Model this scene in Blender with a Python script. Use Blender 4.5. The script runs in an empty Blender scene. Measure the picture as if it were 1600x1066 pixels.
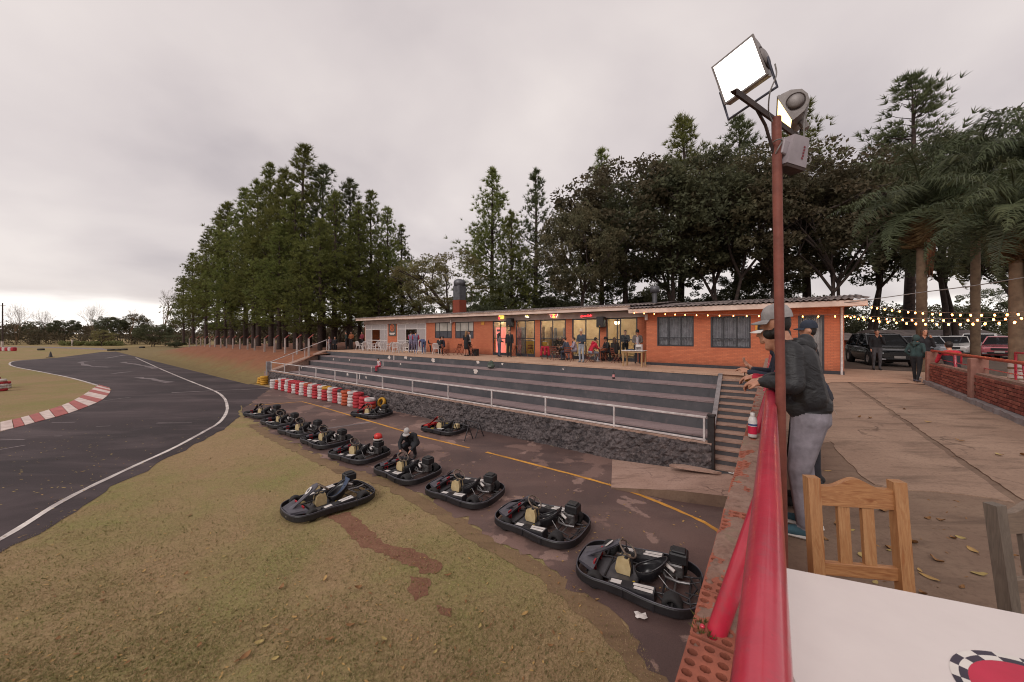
import bpy, bmesh, math, random
import numpy as np
from mathutils import Vector, Matrix, noise as mnoise

scene = bpy.context.scene
COL = scene.collection
PI = math.pi
R = math.radians
random.seed(7)

# ------------------------------------------------------------------ camera
FPX, CX, HY, CAMZ = 580.0, 800.0, 521.0, 1.6     # photograph geometry (1600 px wide)
cam_d = bpy.data.cameras.new('camera')
cam_d.sensor_width = 36.0
cam_d.lens = FPX / 1600.0 * 36.0
cam_d.shift_y = -(533.0 - HY) / 1600.0
cam_d.clip_start = 0.05
cam_d.clip_end = 6000
cam_d.dof.use_dof = True
cam_d.dof.focus_distance = 9.0
cam_d.dof.aperture_fstop = 5.6
cam = bpy.data.objects.new('camera', cam_d)
COL.objects.link(cam)
cam.location = (0, 0, CAMZ)
cam.rotation_euler = (PI / 2, 0, 0)
scene.camera = cam

# ------------------------------------------------------------------ sky and sun (overcast, late afternoon)
world = bpy.data.worlds.new('World')
scene.world = world
world.use_nodes = True
wn, wl = world.node_tree.nodes, world.node_tree.links
wn.clear()
w_out = wn.new('ShaderNodeOutputWorld')
w_bg = wn.new('ShaderNodeBackground')
w_bg.inputs['Strength'].default_value = 0.1
w_sky = wn.new('ShaderNodeTexSky')
w_sky.sky_type = 'NISHITA'
w_sky.sun_disc = False
SUN_EL, SUN_ROT = R(38), R(215)
w_sky.sun_elevation = SUN_EL
w_sky.sun_rotation = SUN_ROT
w_tc = wn.new('ShaderNodeTexCoord')
w_sep = wn.new('ShaderNodeSeparateXYZ')
wl.new(w_tc.outputs['Generated'], w_sep.inputs[0])


def wmath(op, a, b=None, clamp=False):
    n = wn.new('ShaderNodeMath')
    n.operation = op
    n.use_clamp = clamp
    for i, x in enumerate((a, b)):
        if x is None:
            continue
        if isinstance(x, (int, float)):
            n.inputs[i].default_value = x
        else:
            wl.new(x, n.inputs[i])
    return n.outputs[0]


w_zc = wmath('MAXIMUM', w_sep.outputs['Z'], 0.0)
w_den = wmath('ADD', w_zc, 0.30)
w_cmb = wn.new('ShaderNodeCombineXYZ')
wl.new(wmath('DIVIDE', w_sep.outputs['X'], w_den), w_cmb.inputs[0])
wl.new(wmath('DIVIDE', w_sep.outputs['Y'], w_den), w_cmb.inputs[1])
w_n1 = wn.new('ShaderNodeTexNoise')
w_n1.inputs['Scale'].default_value = 1.25
w_n1.inputs['Detail'].default_value = 6
w_n1.inputs['Roughness'].default_value = 0.46
w_n1.inputs['Distortion'].default_value = 0.25
wl.new(w_cmb.outputs[0], w_n1.inputs['Vector'])
w_ramp = wn.new('ShaderNodeValToRGB')
cr = w_ramp.color_ramp
cr.elements[0].position, cr.elements[0].color = 0.30, (4.2, 3.75, 3.8, 1)
cr.elements[1].position, cr.elements[1].color = 0.68, (6.8, 6.15, 5.85, 1)
e = cr.elements.new(0.46)
e.color = (5.5, 4.92, 4.82, 1)
wl.new(w_n1.outputs['Fac'], w_ramp.inputs['Fac'])
# brighter gap between the cloud base and the horizon
w_hn = wn.new('ShaderNodeTexNoise')
w_hn.inputs['Scale'].default_value = 5.0
w_hn.inputs['Detail'].default_value = 4
w_mp = wn.new('ShaderNodeMapping')
w_mp.inputs['Scale'].default_value = (1, 1, 5)
wl.new(w_tc.outputs['Generated'], w_mp.inputs['Vector'])
wl.new(w_mp.outputs[0], w_hn.inputs['Vector'])
w_zz = wmath('ADD', w_sep.outputs['Z'], wmath('MULTIPLY', wmath('SUBTRACT', w_hn.outputs['Fac'], 0.5), 0.055))
w_band = wn.new('ShaderNodeMapRange')
w_band.interpolation_type = 'SMOOTHSTEP'
w_band.inputs['From Min'].default_value = 0.078
w_band.inputs['From Max'].default_value = 0.052
w_band.inputs['To Min'].default_value = 0.0
w_band.inputs['To Max'].default_value = 1.0
wl.new(w_zz, w_band.inputs['Value'])
w_mixb = wn.new('ShaderNodeMix')
w_mixb.data_type = 'RGBA'
wl.new(w_band.outputs[0], w_mixb.inputs['Factor'])
wl.new(w_ramp.outputs[0], w_mixb.inputs['A'])
w_mixb.inputs['B'].default_value = (9.2, 8.6, 8.2, 1)
w_mix = wn.new('ShaderNodeMix')
w_mix.data_type = 'RGBA'
w_mix.inputs['Factor'].default_value = 0.93
wl.new(w_sky.outputs[0], w_mix.inputs['A'])
wl.new(w_mixb.outputs['Result'], w_mix.inputs['B'])
wl.new(w_mix.outputs['Result'], w_bg.inputs['Color'])
wl.new(w_bg.outputs[0], w_out.inputs['Surface'])

sun_d = bpy.data.lights.new('sun', 'SUN')
sun_d.energy = 1.1
sun_d.angle = R(25)
sun_d.color = (1.0, 0.95, 0.9)
sun = bpy.data.objects.new('sun', sun_d)
COL.objects.link(sun)
# sun stands behind the camera, to the left
sd = Vector((math.sin(SUN_ROT) * math.cos(SUN_EL), math.cos(SUN_ROT) * math.cos(SUN_EL), math.sin(SUN_EL)))
sun.rotation_euler = sd.to_track_quat('Z', 'Y').to_euler()
sun.location = (0, 0, 40)

scene.view_settings.view_transform = 'Standard'
scene.view_settings.look = 'None'
scene.view_settings.gamma = 1.0
scene.view_settings.exposure = 0.42
scene.view_settings.use_curve_mapping = False
try:
    scene.cycles.use_denoising = True
    scene.cycles.filter_width = 1.05
    scene.cycles.max_bounces = 6
    scene.cycles.transparent_max_bounces = 12
    scene.cycles.caustics_reflective = False
    scene.cycles.caustics_refractive = False
    scene.cycles.sample_clamp_indirect = 4.0
except Exception:
    pass


# ------------------------------------------------------------------ small library
def C(h):
    h = h.lstrip('#')
    out = []
    for i in (0, 2, 4):
        c = int(h[i:i + 2], 16) / 255.0
        out.append(c / 12.92 if c <= 0.04045 else ((c + 0.055) / 1.055) ** 2.4)
    return (*out, 1.0)


class NT:
    """tiny node-tree helper"""

    def __init__(self, name):
        self.m = bpy.data.materials.new(name)
        self.m.use_nodes = True
        self.n = self.m.node_tree.nodes
        self.l = self.m.node_tree.links
        self.n.clear()
        self.out = self.n.new('ShaderNodeOutputMaterial')
        self.p = self.n.new('ShaderNodeBsdfPrincipled')
        self.l.new(self.p.outputs[0], self.out.inputs[0])
        self._tc = None

    def set(self, sock, v):
        if isinstance(v, bpy.types.NodeSocket):
            self.l.new(v, sock)
        else:
            sock.default_value = v

    def P(self, **k):
        for key, v in k.items():
            self.set(self.p.inputs[key.replace('_', ' ')], v)
        return self

    def obj(self):
        if not self._tc:
            self._tc = self.n.new('ShaderNodeTexCoord')
        return self._tc.outputs['Object']

    def pos(self):
        g = self.n.new('ShaderNodeNewGeometry')
        return g.outputs['Position']

    def noise(self, vec, scale, detail=5, rough=0.55, dist=0.0):
        t = self.n.new('ShaderNodeTexNoise')
        self.l.new(vec, t.inputs['Vector'])
        t.inputs['Scale'].default_value = scale
        t.inputs['Detail'].default_value = detail
        t.inputs['Roughness'].default_value = rough
        t.inputs['Distortion'].default_value = dist
        return t.outputs['Fac']

    def voro(self, vec, scale, feature='F1', out='Distance', rnd=1.0):
        t = self.n.new('ShaderNodeTexVoronoi')
        t.feature = feature
        self.l.new(vec, t.inputs['Vector'])
        t.inputs['Scale'].default_value = scale
        t.inputs['Randomness'].default_value = rnd
        return t.outputs[out]

    def ramp(self, fac, *stops, interp='LINEAR'):
        r = self.n.new('ShaderNodeValToRGB')
        r.color_ramp.interpolation = interp
        while len(r.color_ramp.elements) < len(stops):
            r.color_ramp.elements.new(0.5)
        for e_, (p, c) in zip(r.color_ramp.elements, stops):
            e_.position = p
            e_.color = c if not isinstance(c, (int, float)) else (c, c, c, 1)
        self.l.new(fac, r.inputs[0])
        return r.outputs[0]

    def mix(self, f, a, b, blend='MIX'):
        m = self.n.new('ShaderNodeMix')
        m.data_type = 'RGBA'
        m.blend_type = blend
        self.set(m.inputs['Factor'], f)
        self.set(m.inputs['A'], a)
        self.set(m.inputs['B'], b)
        return m.outputs['Result']

    def math(self, op, a, b=0.0, clamp=False):
        m = self.n.new('ShaderNodeMath')
        m.operation = op
        m.use_clamp = clamp
        self.set(m.inputs[0], a)
        self.set(m.inputs[1], b)
        return m.outputs[0]

    def mapv(self, vec, scale=(1, 1, 1), rot=(0, 0, 0), loc=(0, 0, 0)):
        m = self.n.new('ShaderNodeMapping')
        self.l.new(vec, m.inputs['Vector'])
        m.inputs['Scale'].default_value = scale
        m.inputs['Rotation'].default_value = rot
        m.inputs['Location'].default_value = loc
        return m.outputs[0]

    def bump(self, h, strength=0.3, dist=0.02):
        b = self.n.new('ShaderNodeBump')
        b.inputs['Strength'].default_value = strength
        b.inputs['Distance'].default_value = dist
        self.l.new(h, b.inputs['Height'])
        self.l.new(b.outputs[0], self.p.inputs['Normal'])
        return self


MATS = {}


def simple(name, c1, c2=None, scale=6.0, rough=0.6, bump=0.0, bscale=40.0, metal=0.0, spec=0.5, coord='obj', rv=0.12):
    """two-tone noisy paint / plastic / cloth"""
    t = NT(name)
    v = t.obj() if coord == 'obj' else t.pos()
    c1 = C(c1) if isinstance(c1, str) else c1
    c2 = C(c2) if isinstance(c2, str) else (c2 or tuple([x * 0.72 for x in c1[:3]] + [1]))
    n = t.noise(v, scale, 6, 0.62)
    t.P(Base_Color=t.mix(t.ramp(n, (0.35, 0.0), (0.66, 1.0)), c1, c2), Metallic=metal)
    t.p.inputs['Specular IOR Level'].default_value = spec
    t.P(Roughness=t.math('ADD', rough - rv / 2, t.math('MULTIPLY', t.noise(v, scale * 3.1, 4), rv)))
    if bump:
        t.bump(t.noise(v, bscale, 4), bump, 0.01)
    MATS[name] = t.m
    return t.m


def emit(name, col, strength, base=None):
    t = NT(name)
    col = C(col) if isinstance(col, str) else col
    t.P(Base_Color=base or col, Emission_Color=col, Emission_Strength=strength, Roughness=0.4)
    MATS[name] = t.m
    return t.m


def glassmat(name, tint=(0.9, 0.92, 0.93, 1), rough=0.02):
    t = NT(name)
    g = t.n.new('ShaderNodeBsdfGlossy')
    g.inputs['Roughness'].default_value = rough
    tr = t.n.new('ShaderNodeBsdfTransparent')
    tr.inputs['Color'].default_value = tint
    fr = t.n.new('ShaderNodeFresnel')
    fr.inputs['IOR'].default_value = 1.28
    mx = t.n.new('ShaderNodeMixShader')
    t.l.new(fr.outputs[0], mx.inputs[0])
    t.l.new(tr.outputs[0], mx.inputs[1])
    t.l.new(g.outputs[0], mx.inputs[2])
    t.l.new(mx.outputs[0], t.out.inputs[0])
    t.n.remove(t.p)
    MATS[name] = t.m
    return t.m


def rotz(a):
    return Matrix.Rotation(a, 4, 'Z')


class MB:
    """mesh builder: collects pieces of one part, builds ONE mesh object"""

    def __init__(self):
        self.v, self.f, self.m, self.s = [], [], [], []

    def add(self, vs, fs, mi=0, smooth=False, M=None):
        b = len(self.v)
        if M is not None:
            vs = [tuple(M @ Vector(p)) for p in vs]
        self.v.extend([tuple(p) for p in vs])
        for q in fs:
            self.f.append(tuple(b + i for i in q))
            self.m.append(mi)
            self.s.append(smooth)
        return self

    def box(self, c, s, M=None, mi=0, bev=0.0):
        x, y, z = s[0] / 2, s[1] / 2, s[2] / 2
        T = Matrix.Translation(Vector(c))
        if M is not None:
            T = T @ M
        if bev <= 0:
            vs = [(-x, -y, -z), (x, -y, -z), (x, y, -z), (-x, y, -z), (-x, -y, z), (x, -y, z), (x, y, z), (-x, y, z)]
            fs = [(0, 3, 2, 1), (4, 5, 6, 7), (0, 1, 5, 4), (1, 2, 6, 5), (2, 3, 7, 6), (3, 0, 4, 7)]
            return self.add(vs, fs, mi, False, T)
        b = min(bev, x * 0.9, y * 0.9, z * 0.9)
        vs, idx = [], {}
        for sx in (-1, 1):
            for sy in (-1, 1):
                for sz in (-1, 1):
                    for ax in range(3):
                        p = [sx * (x - b), sy * (y - b), sz * (z - b)]
                        p[ax] = (sx * x, sy * y, sz * z)[ax]
                        idx[(sx, sy, sz, ax)] = len(vs)
                        vs.append(tuple(p))
        fs = []
        g = idx
        for s_ in (-1, 1):
            q = [(-1, -1), (1, -1), (1, 1), (-1, 1)]
            if s_ < 0:
                q = q[::-1]
            fs.append(tuple(g[(s_, a, c_, 0)] for a, c_ in q))
            fs.append(tuple(g[(a, s_, c_, 1)] for a, c_ in q[::-1]))
            fs.append(tuple(g[(a, c_, s_, 2)] for a, c_ in q))
        for a in (-1, 1):
            for c_ in (-1, 1):
                for q, fl in (([(-1, a, c_, 1), (1, a, c_, 1), (1, a, c_, 2), (-1, a, c_, 2)], a * c_ < 0),
                              ([(a, -1, c_, 0), (a, 1, c_, 0), (a, 1, c_, 2), (a, -1, c_, 2)], a * c_ > 0),
                              ([(a, c_, -1, 0), (a, c_, 1, 0), (a, c_, 1, 1), (a, c_, -1, 1)], a * c_ < 0)):
                    t_ = tuple(g[k] for k in q)
                    fs.append(t_[::-1] if not fl else t_)
        for sx in (-1, 1):
            for sy in (-1, 1):
                for sz in (-1, 1):
                    t_ = (g[(sx, sy, sz, 0)], g[(sx, sy, sz, 1)], g[(sx, sy, sz, 2)])
                    fs.append(t_ if sx * sy * sz > 0 else t_[::-1])
        return self.add(vs, fs, mi, False, T)

    def hexa(self, b4, t4, mi=0):
        vs = list(b4) + list(t4)
        fs = [(0, 3, 2, 1), (4, 5, 6, 7), (0, 1, 5, 4), (1, 2, 6, 5), (2, 3, 7, 6), (3, 0, 4, 7)]
        return self.add(vs, fs, mi)

    def tube(self, pts, r, n=8, closed=False, caps=True, mi=0, smooth=True, flat=1.0):
        pts = [Vector(p) for p in pts]
        k = len(pts)
        rs = r if isinstance(r, (list, tuple)) else [r] * k
        tans = []
        for i in range(k):
            if closed:
                t = pts[(i + 1) % k] - pts[i - 1]
            else:
                t = pts[min(i + 1, k - 1)] - pts[max(i - 1, 0)]
            tans.append(t.normalized() if t.length > 1e-9 else Vector((0, 0, 1)))
        up = Vector((0, 0, 1)) if abs(tans[0].z) < 0.9 else Vector((1, 0, 0))
        nrm = (up - tans[0] * up.dot(tans[0])).normalized()
        vs = []
        for i in range(k):
            t = tans[i]
            nrm = (nrm - t * nrm.dot(t))
            nrm = nrm.normalized() if nrm.length > 1e-6 else t.orthogonal().normalized()
            bi = t.cross(nrm)
            for j in range(n):
                a = 2 * PI * j / n
                vs.append(pts[i] + nrm * (math.cos(a) * rs[i] * flat) + bi * (math.sin(a) * rs[i]))
        fs = []
        for i in range(k if closed else k - 1):
            i2 = (i + 1) % k
            for j in range(n):
                j2 = (j + 1) % n
                fs.append((i * n + j, i2 * n + j, i2 * n + j2, i * n + j2)[::-1])
        self.add(vs, fs, mi, smooth)
        if caps and not closed:
            self.add(vs[:n], [tuple(range(n))], mi)
            self.add(vs[-n:], [tuple(range(n))[::-1]], mi)
        return self

    def cyl(self, p0, p1, r0, r1=None, n=12, mi=0, caps=True, smooth=True):
        return self.tube([p0, p1], [r0, r0 if r1 is None else r1], n, False, caps, mi, smooth)

    def lathe(self, prof, n=16, c=(0, 0, 0), M=None, mi=0, smooth=True, closed=False):
        vs, fs = [], []
        k = len(prof)
        for (r_, z_) in prof:
            for j in range(n):
                a = 2 * PI * j / n
                vs.append((c[0] + r_ * math.cos(a), c[1] + r_ * math.sin(a), c[2] + z_))
        for i in range(k if closed else k - 1):
            i2 = (i + 1) % k
            for j in range(n):
                j2 = (j + 1) % n
                fs.append((i * n + j, i * n + j2, i2 * n + j2, i2 * n + j))
        return self.add(vs, fs, mi, smooth, M)

    def ell(self, c, r, n=10, k=7, M=None, mi=0):
        if isinstance(r, (int, float)):
            r = (r, r, r)
        vs, fs = [(0, 0, r[2])], []
        for i in range(1, k):
            t = PI * i / k
            for j in range(n):
                a = 2 * PI * j / n
                vs.append((r[0] * math.sin(t) * math.cos(a), r[1] * math.sin(t) * math.sin(a), r[2] * math.cos(t)))
        vs.append((0, 0, -r[2]))
        for j in range(n):
            fs.append((0, 1 + j, 1 + (j + 1) % n))
            fs.append((len(vs) - 1, 1 + (k - 2) * n + (j + 1) % n, 1 + (k - 2) * n + j))
        for i in range(k - 2):
            for j in range(n):
                j2 = (j + 1) % n
                fs.append((1 + i * n + j, 1 + (i + 1) * n + j, 1 + (i + 1) * n + j2, 1 + i * n + j2))
        T = Matrix.Translation(Vector(c))
        if M is not None:
            T = T @ M
        return self.add(vs, fs, mi, True, T)

    def prism(self, poly, z0, z1, mi=0, M=None, mi_side=None):
        n = len(poly)
        ar = sum(poly[i][0] * poly[(i + 1) % n][1] - poly[(i + 1) % n][0] * poly[i][1] for i in range(n))
        if ar < 0:
            poly = poly[::-1]
        vs = [(p[0], p[1], z0) for p in poly] + [(p[0], p[1], z1) for p in poly]
        self.add(vs, [tuple(range(n - 1, -1, -1)), tuple(range(n, 2 * n))], mi, False, M)
        self.add(vs, [(i, (i + 1) % n, n + (i + 1) % n, n + i) for i in range(n)], mi if mi_side is None else mi_side, False, M)
        return self

    def mesh(self, name, mats):
        me = bpy.data.meshes.new(name)
        me.from_pydata(self.v, [], self.f)
        for m in (mats if isinstance(mats, (list, tuple)) else [mats]):
            me.materials.append(MATS[m] if isinstance(m, str) else m)
        me.polygons.foreach_set('material_index', self.m)
        me.polygons.foreach_set('use_smooth', self.s)
        me.update()
        return me

    def build(self, name, mats, parent=None, loc=None, rz=0.0, **tags):
        return put(name, self.mesh(name, mats), parent, loc, rz, **tags)


def put(name, me, parent=None, loc=None, rz=0.0, **tags):
    o = bpy.data.objects.new(name, me)
    COL.objects.link(o)
    if parent is not None:
        o.parent = parent
    if loc is not None:
        o.location = loc
    if rz:
        o.rotation_euler.z = rz
    for k, v in tags.items():
        if v is not None:
            o[k] = v
    return o


def thing(name, label, cat, loc=(0, 0, 0), rz=0.0, group=None):
    return put(name, None, None, loc, rz, label=label, category=cat, group=group)


def kids(o):
    return [c for c in bpy.data.objects if c.parent == o]


def copy_tree(o, label=None, loc=None, rz=None, group=None, parent=None, tree=None):
    """copy a thing with its parts and sub-parts"""
    if tree is None:
        tree = {}
        for c in bpy.data.objects:
            if c.parent:
                tree.setdefault(c.parent.name, []).append(c)
    c = o.copy()
    COL.objects.link(c)
    c.parent = parent
    if label:
        c['label'] = label
    if group:
        c['group'] = group
    if loc is not None:
        c.location = loc
    if rz is not None:
        c.rotation_euler.z = rz
    for ch in tree.get(o.name, []):
        copy_tree(ch, parent=c, tree=tree)
    return c


def np_mesh(name, verts, faces, mats, smooth=False):
    """verts (n,3), faces (m,k) arrays"""
    me = bpy.data.meshes.new(name)
    verts = np.asarray(verts, dtype=np.float32)
    faces = np.asarray(faces, dtype=np.int32)
    m, k = faces.shape
    me.vertices.add(len(verts))
    me.vertices.foreach_set('co', verts.ravel())
    me.loops.add(m * k)
    me.loops.foreach_set('vertex_index', faces.ravel())
    me.polygons.add(m)
    me.polygons.foreach_set('loop_start', np.arange(0, m * k, k, dtype=np.int32))
    for mt in (mats if isinstance(mats, (list, tuple)) else [mats]):
        me.materials.append(MATS[mt] if isinstance(mt, str) else mt)
    me.update(calc_edges=True)
    if smooth:
        me.polygons.foreach_set('use_smooth', np.ones(m, dtype=bool))
    me.validate()
    return me


def fbm(x, y, z=0.0, o=4):
    return mnoise.fractal(Vector((x, y, z)), 1.0, 2.0, o)


# ------------------------------------------------------------------ layout frames
# F frame: x' = right along the bleachers and clubhouse, y' = v away from the track
FO, FA_ = Vector((5.45, 9.95, 0)), math.atan2(-0.6202, 0.7844)
FM = Matrix.Translation(FO) @ rotz(FA_)
# W frame: y' = s along the terrace wall and red rail, x' = to its right
WA_ = math.atan2(-0.5744, 0.8186)
WM = rotz(WA_)
PAD = -2.4      # paddock and track level; the deck and the terrace are at 0


def F(a, v, z=0.0):
    return FM @ Vector((a, v, z))


def W(x, s, z=0.0):
    return WM @ Vector((x, s, z))


def G(px, py, z=PAD):
    """point on level z that stands at this place of the photograph"""
    Y = FPX * (CAMZ - z) / (py - HY)
    return Vector(((px - CX) / FPX * Y, Y, z))


def colF(px, v):
    """where the line of sight of column px meets the vertical plane v of the F frame -> (a, depth)"""
    k = (px - CX) / FPX
    # v = (kY-5.45)*.6202 + (Y-9.95)*.7844
    Y = (v + 5.45 * 0.6202 + 9.95 * 0.7844) / (k * 0.6202 + 0.7844)
    X = k * Y
    return (X - 5.45) * 0.7844 - (Y - 9.95) * 0.6202, Y


def zF(px, py, v):
    a, Y = colF(px, v)
    return CAMZ - (py - HY) * Y / FPX

# ------------------------------------------------------------------ materials of the setting
def mk_grass():
    t = NT('grass_ground')
    v = t.pos()
    big = t.noise(v, 0.30, 6, 0.68, 0.4)
    mid = t.noise(v, 1.3, 6, 0.65)
    fine = t.noise(v, 14, 6, 0.7)
    col = t.mix(t.ramp(big, (0.40, 0.0), (0.60, 1.0)), C('#9a8262'), C('#858050'))
    col = t.mix(t.ramp(mid, (0.45, 0.0), (0.75, 0.8)), col, C('#937a5c'))
    col = t.mix(t.ramp(fine, (0.40, 0.0), (0.70, 0.6)), col, C('#75634a'))
    col = t.mix(t.ramp(t.noise(v, 45, 3, 0.7), (0.5, 0.0), (0.72, 0.6)), col, C('#b3987a'))
    soil = t.ramp(t.noise(v, 0.5, 7, 0.7, 0.4), (0.66, 0.0), (0.73, 0.65))
    col = t.mix(soil, col, C('#7d5a45'))
    t.P(Base_Color=col, Roughness=0.95)
    t.p.inputs['Specular IOR Level'].default_value = 0.1
    t.bump(t.math('ADD', t.noise(v, 30, 4, 0.7), t.math('MULTIPLY', mid, 0.8)), 0.8, 0.03)
    MATS['grass_ground'] = t.m


def mk_asphalt(name, c1, c2, c3, patch, pscale=0.35, rough=0.72):
    t = NT(name)
    v = t.pos()
    big = t.noise(v, pscale, 6, 0.6, 0.6)
    col = t.mix(t.ramp(big, (0.36, 0.0), (0.66, 1.0)), C(c1), C(c2))
    st = t.noise(t.mapv(v, (0.16, 0.5, 1), (0, 0, R(-52))), 1.2, 6, 0.65, 0.5)
    col = t.mix(t.ramp(st, (0.46, 0.0), (0.78, 0.75)), col, C(c3))
    if patch:
        pn = t.noise(v, 0.55, 7, 0.55, 0.2)
        col = t.mix(t.ramp(pn, (0.565, 0.0), (0.585, 0.75)), col, C(patch))
        pn2 = t.noise(t.mapv(v, (1, 1, 1), (0, 0, 0), (31, 7, 0)), 0.9, 6, 0.55, 0.3)
        col = t.mix(t.ramp(pn2, (0.62, 0.0), (0.635, 0.6)), col, C('#a5877c'))
    grit = t.noise(v, 90, 3, 0.8)
    col = t.mix(t.ramp(grit, (0.42, 0.0), (0.8, 0.55)), col, C('#1d181b'))
    t.P(Base_Color=col, Roughness=t.math('ADD', rough, t.math('MULTIPLY', big, 0.25)))
    t.p.inputs['Specular IOR Level'].default_value = 0.35
    t.bump(t.math('ADD', t.noise(v, 120, 3, 0.7), t.math('MULTIPLY', t.noise(v, 6, 5), 0.6)), 0.35, 0.012)
    MATS[name] = t.m


def mk_deck(name, c1, c2, c3, crack=True):
    t = NT(name)
    v = t.pos()
    a = t.noise(v, 0.7, 7, 0.65, 0.4)
    col = t.mix(t.ramp(a, (0.35, 0.0), (0.68, 1.0)), C(c1), C(c2))
    st = t.noise(t.mapv(v, (0.5, 2.2, 1), (0, 0, R(-18))), 1.6, 7, 0.7, 0.5)
    col = t.mix(t.ramp(st, (0.50, 0.0), (0.72, 0.85)), col, C(c3))
    f = t.noise(v, 22, 6, 0.75)
    col = t.mix(t.ramp(f, (0.50, 0.0), (0.78, 0.7)), col, C('#5a473d'))
    hgt = t.math('ADD', t.math('MULTIPLY', a, 0.9), t.math('MULTIPLY', f, 0.35))
    if crack:
        vv = t.n.new('ShaderNodeVectorMath')
        vv.operation = 'ADD'
        nz = t.n.new('ShaderNodeTexNoise')
        nz.inputs['Scale'].default_value = 2.2
        nz.inputs['Detail'].default_value = 5
        t.l.new(v, nz.inputs['Vector'])
        sc = t.n.new('ShaderNodeVectorMath')
        sc.operation = 'SCALE'
        sc.inputs['Scale'].default_value = 0.6
        t.l.new(nz.outputs['Color'], sc.inputs[0])
        t.l.new(v, vv.inputs[0])
        t.l.new(sc.outputs[0], vv.inputs[1])
        cd = t.voro(vv.outputs[0], 0.55, 'DISTANCE_TO_EDGE')
        ck = t.math('MULTIPLY', t.ramp(cd, (0.0, 1.0), (0.012, 0.0)), t.ramp(t.noise(v, 0.9, 3), (0.46, 0.0), (0.60, 0.55)))
        col = t.mix(ck, col, C('#3a2c27'))
        hgt = t.math('SUBTRACT', hgt, t.math('MULTIPLY', ck, 0.8))
    t.P(Base_Color=col, Roughness=0.88)
    t.p.inputs['Specular IOR Level'].default_value = 0.25
    t.bump(hgt, 0.7, 0.03)
    MATS[name] = t.m


def mk_riser():
    t = NT('riser_paint')
    v = t.pos()
    n = t.noise(v, 0.8, 6, 0.6)
    col = t.mix(t.ramp(n, (0.35, 0.0), (0.7, 1.0)), C('#424246'), C('#565356'))
    wear = t.ramp(t.noise(v, 3.2, 8, 0.72), (0.56, 0.0), (0.68, 0.45))
    col = t.mix(wear, col, C('#6c6162'))
    col = t.mix(t.ramp(t.noise(t.mapv(v, (1, 1, 0.25)), 7, 5, 0.7), (0.58, 0.0), (0.75, 0.6)), col, C('#24211f'))
    t.P(Base_Color=col, Roughness=0.62)
    t.bump(t.noise(v, 18, 6, 0.7), 0.35, 0.012)
    MATS['riser_paint'] = t.m


def mk_brick(name, c1, c2, mortar, bw=0.19, bh=0.062, ms=0.006):
    """fine far-off courses: too small to pick apart"""
    t = NT(name)
    v = t.mapv(t.obj(), (1, 1, 1), (R(90), 0, 0))
    b = t.n.new('ShaderNodeTexBrick')
    t.l.new(v, b.inputs['Vector'])
    b.inputs['Scale'].default_value = 1.0
    b.inputs['Brick Width'].default_value = bw
    b.inputs['Row Height'].default_value = bh
    b.inputs['Mortar Size'].default_value = ms
    b.inputs['Color1'].default_value = C(c1)
    b.inputs['Color2'].default_value = C(c2)
    b.inputs['Mortar'].default_value = C(mortar)
    o = t.obj()
    col = t.mix(t.ramp(t.noise(o, 1.1, 6, 0.6), (0.4, 0.0), (0.75, 0.6)), b.outputs['Color'], C('#a3563a'))
    sep = t.n.new('ShaderNodeSeparateXYZ')
    t.l.new(o, sep.inputs[0])
    # splash dirt near the floor, ragged
    dirt = t.math('MULTIPLY', t.ramp(t.math('ADD', sep.outputs['Z'], t.math('MULTIPLY', t.noise(o, 3, 6, 0.7), 0.7)), (0.35, 1.0), (0.85, 0.0)), 0.55)
    col = t.mix(dirt, col, C('#5b3526'))
    t.P(Base_Color=col, Roughness=0.8)
    t.bump(t.math('MULTIPLY', b.outputs['Fac'], -1.0), 0.6, 0.006)
    MATS[name] = t.m


mk_grass()
mk_asphalt('track_asphalt', '#332a2c', '#483c3e', '#6c5d5e', None, 0.13)
mk_asphalt('paddock_asphalt', '#54423f', '#6c544e', '#806860', '#866a61', 0.4, 0.6)
mk_deck('deck_concrete', '#8a7161', '#9e8472', '#5e4d42')
mk_deck('terrace_floor', '#b08f7a', '#bb9a84', '#92735f', False)
mk_deck('deck_dirt', '#705a4d', '#86705f', '#54443a', False)
mk_deck('tread_concrete', '#827172', '#93807f', '#645656', False)
mk_deck('ramp_slab', '#96796b', '#ab8e80', '#5f4a42')
mk_deck('forest_floor', '#6b3f2b', '#7d4a30', '#5b4a2e', False)
mk_deck('plateau_ground', '#5e5048', '#6d5c50', '#473c36', False)
mk_riser()
mk_brick('orange_brick', '#c0704e', '#b16344', '#9a5c46')
simple('white_paint', '#d8cdc6', '#b3a49c', 3, 0.6, 0.2, 30, coord='pos')
simple('road_white', '#d9cfc9', '#8e8280', 1.6, 0.7, 0.3, 60, coord='pos')
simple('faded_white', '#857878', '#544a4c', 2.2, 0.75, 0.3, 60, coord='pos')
simple('road_yellow', '#d99a3c', '#a3722f', 2.2, 0.7, 0.3, 60, coord='pos')
simple('kerb_red', '#b0605a', '#95504b', 2.5, 0.7, 0.3, 40, coord='pos')
simple('kerb_white', '#d9c6be', '#b9a39b', 2.5, 0.7, 0.3, 40, coord='pos')
simple('grey_paint', '#8a8384', '#6d6666', 4, 0.6, 0.2, 30)
simple('fascia_paint', '#d9c1b3', '#bda598', 2, 0.6, 0.15, 30)
simple('beam_paint', '#b5a29a', '#9c8982', 2, 0.7, 0.2, 30)
simple('dark_frame', '#34343a', '#26262b', 8, 0.45)
simple('white_frame', '#cfc7c4', '#b1a8a6', 8, 0.5)
simple('roof_sheet', '#80736f', '#5a4f4d', 1.7, 0.85, 0.3, 20)
simple('soffit', '#6f3a2b', '#56301f', 4, 0.8)
simple('steel_dark', '#3a3536', '#2a2626', 9, 0.5, metal=0.3)
simple('galvanised', '#6a696d', '#515054', 7, 0.5, metal=0.6)
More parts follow.
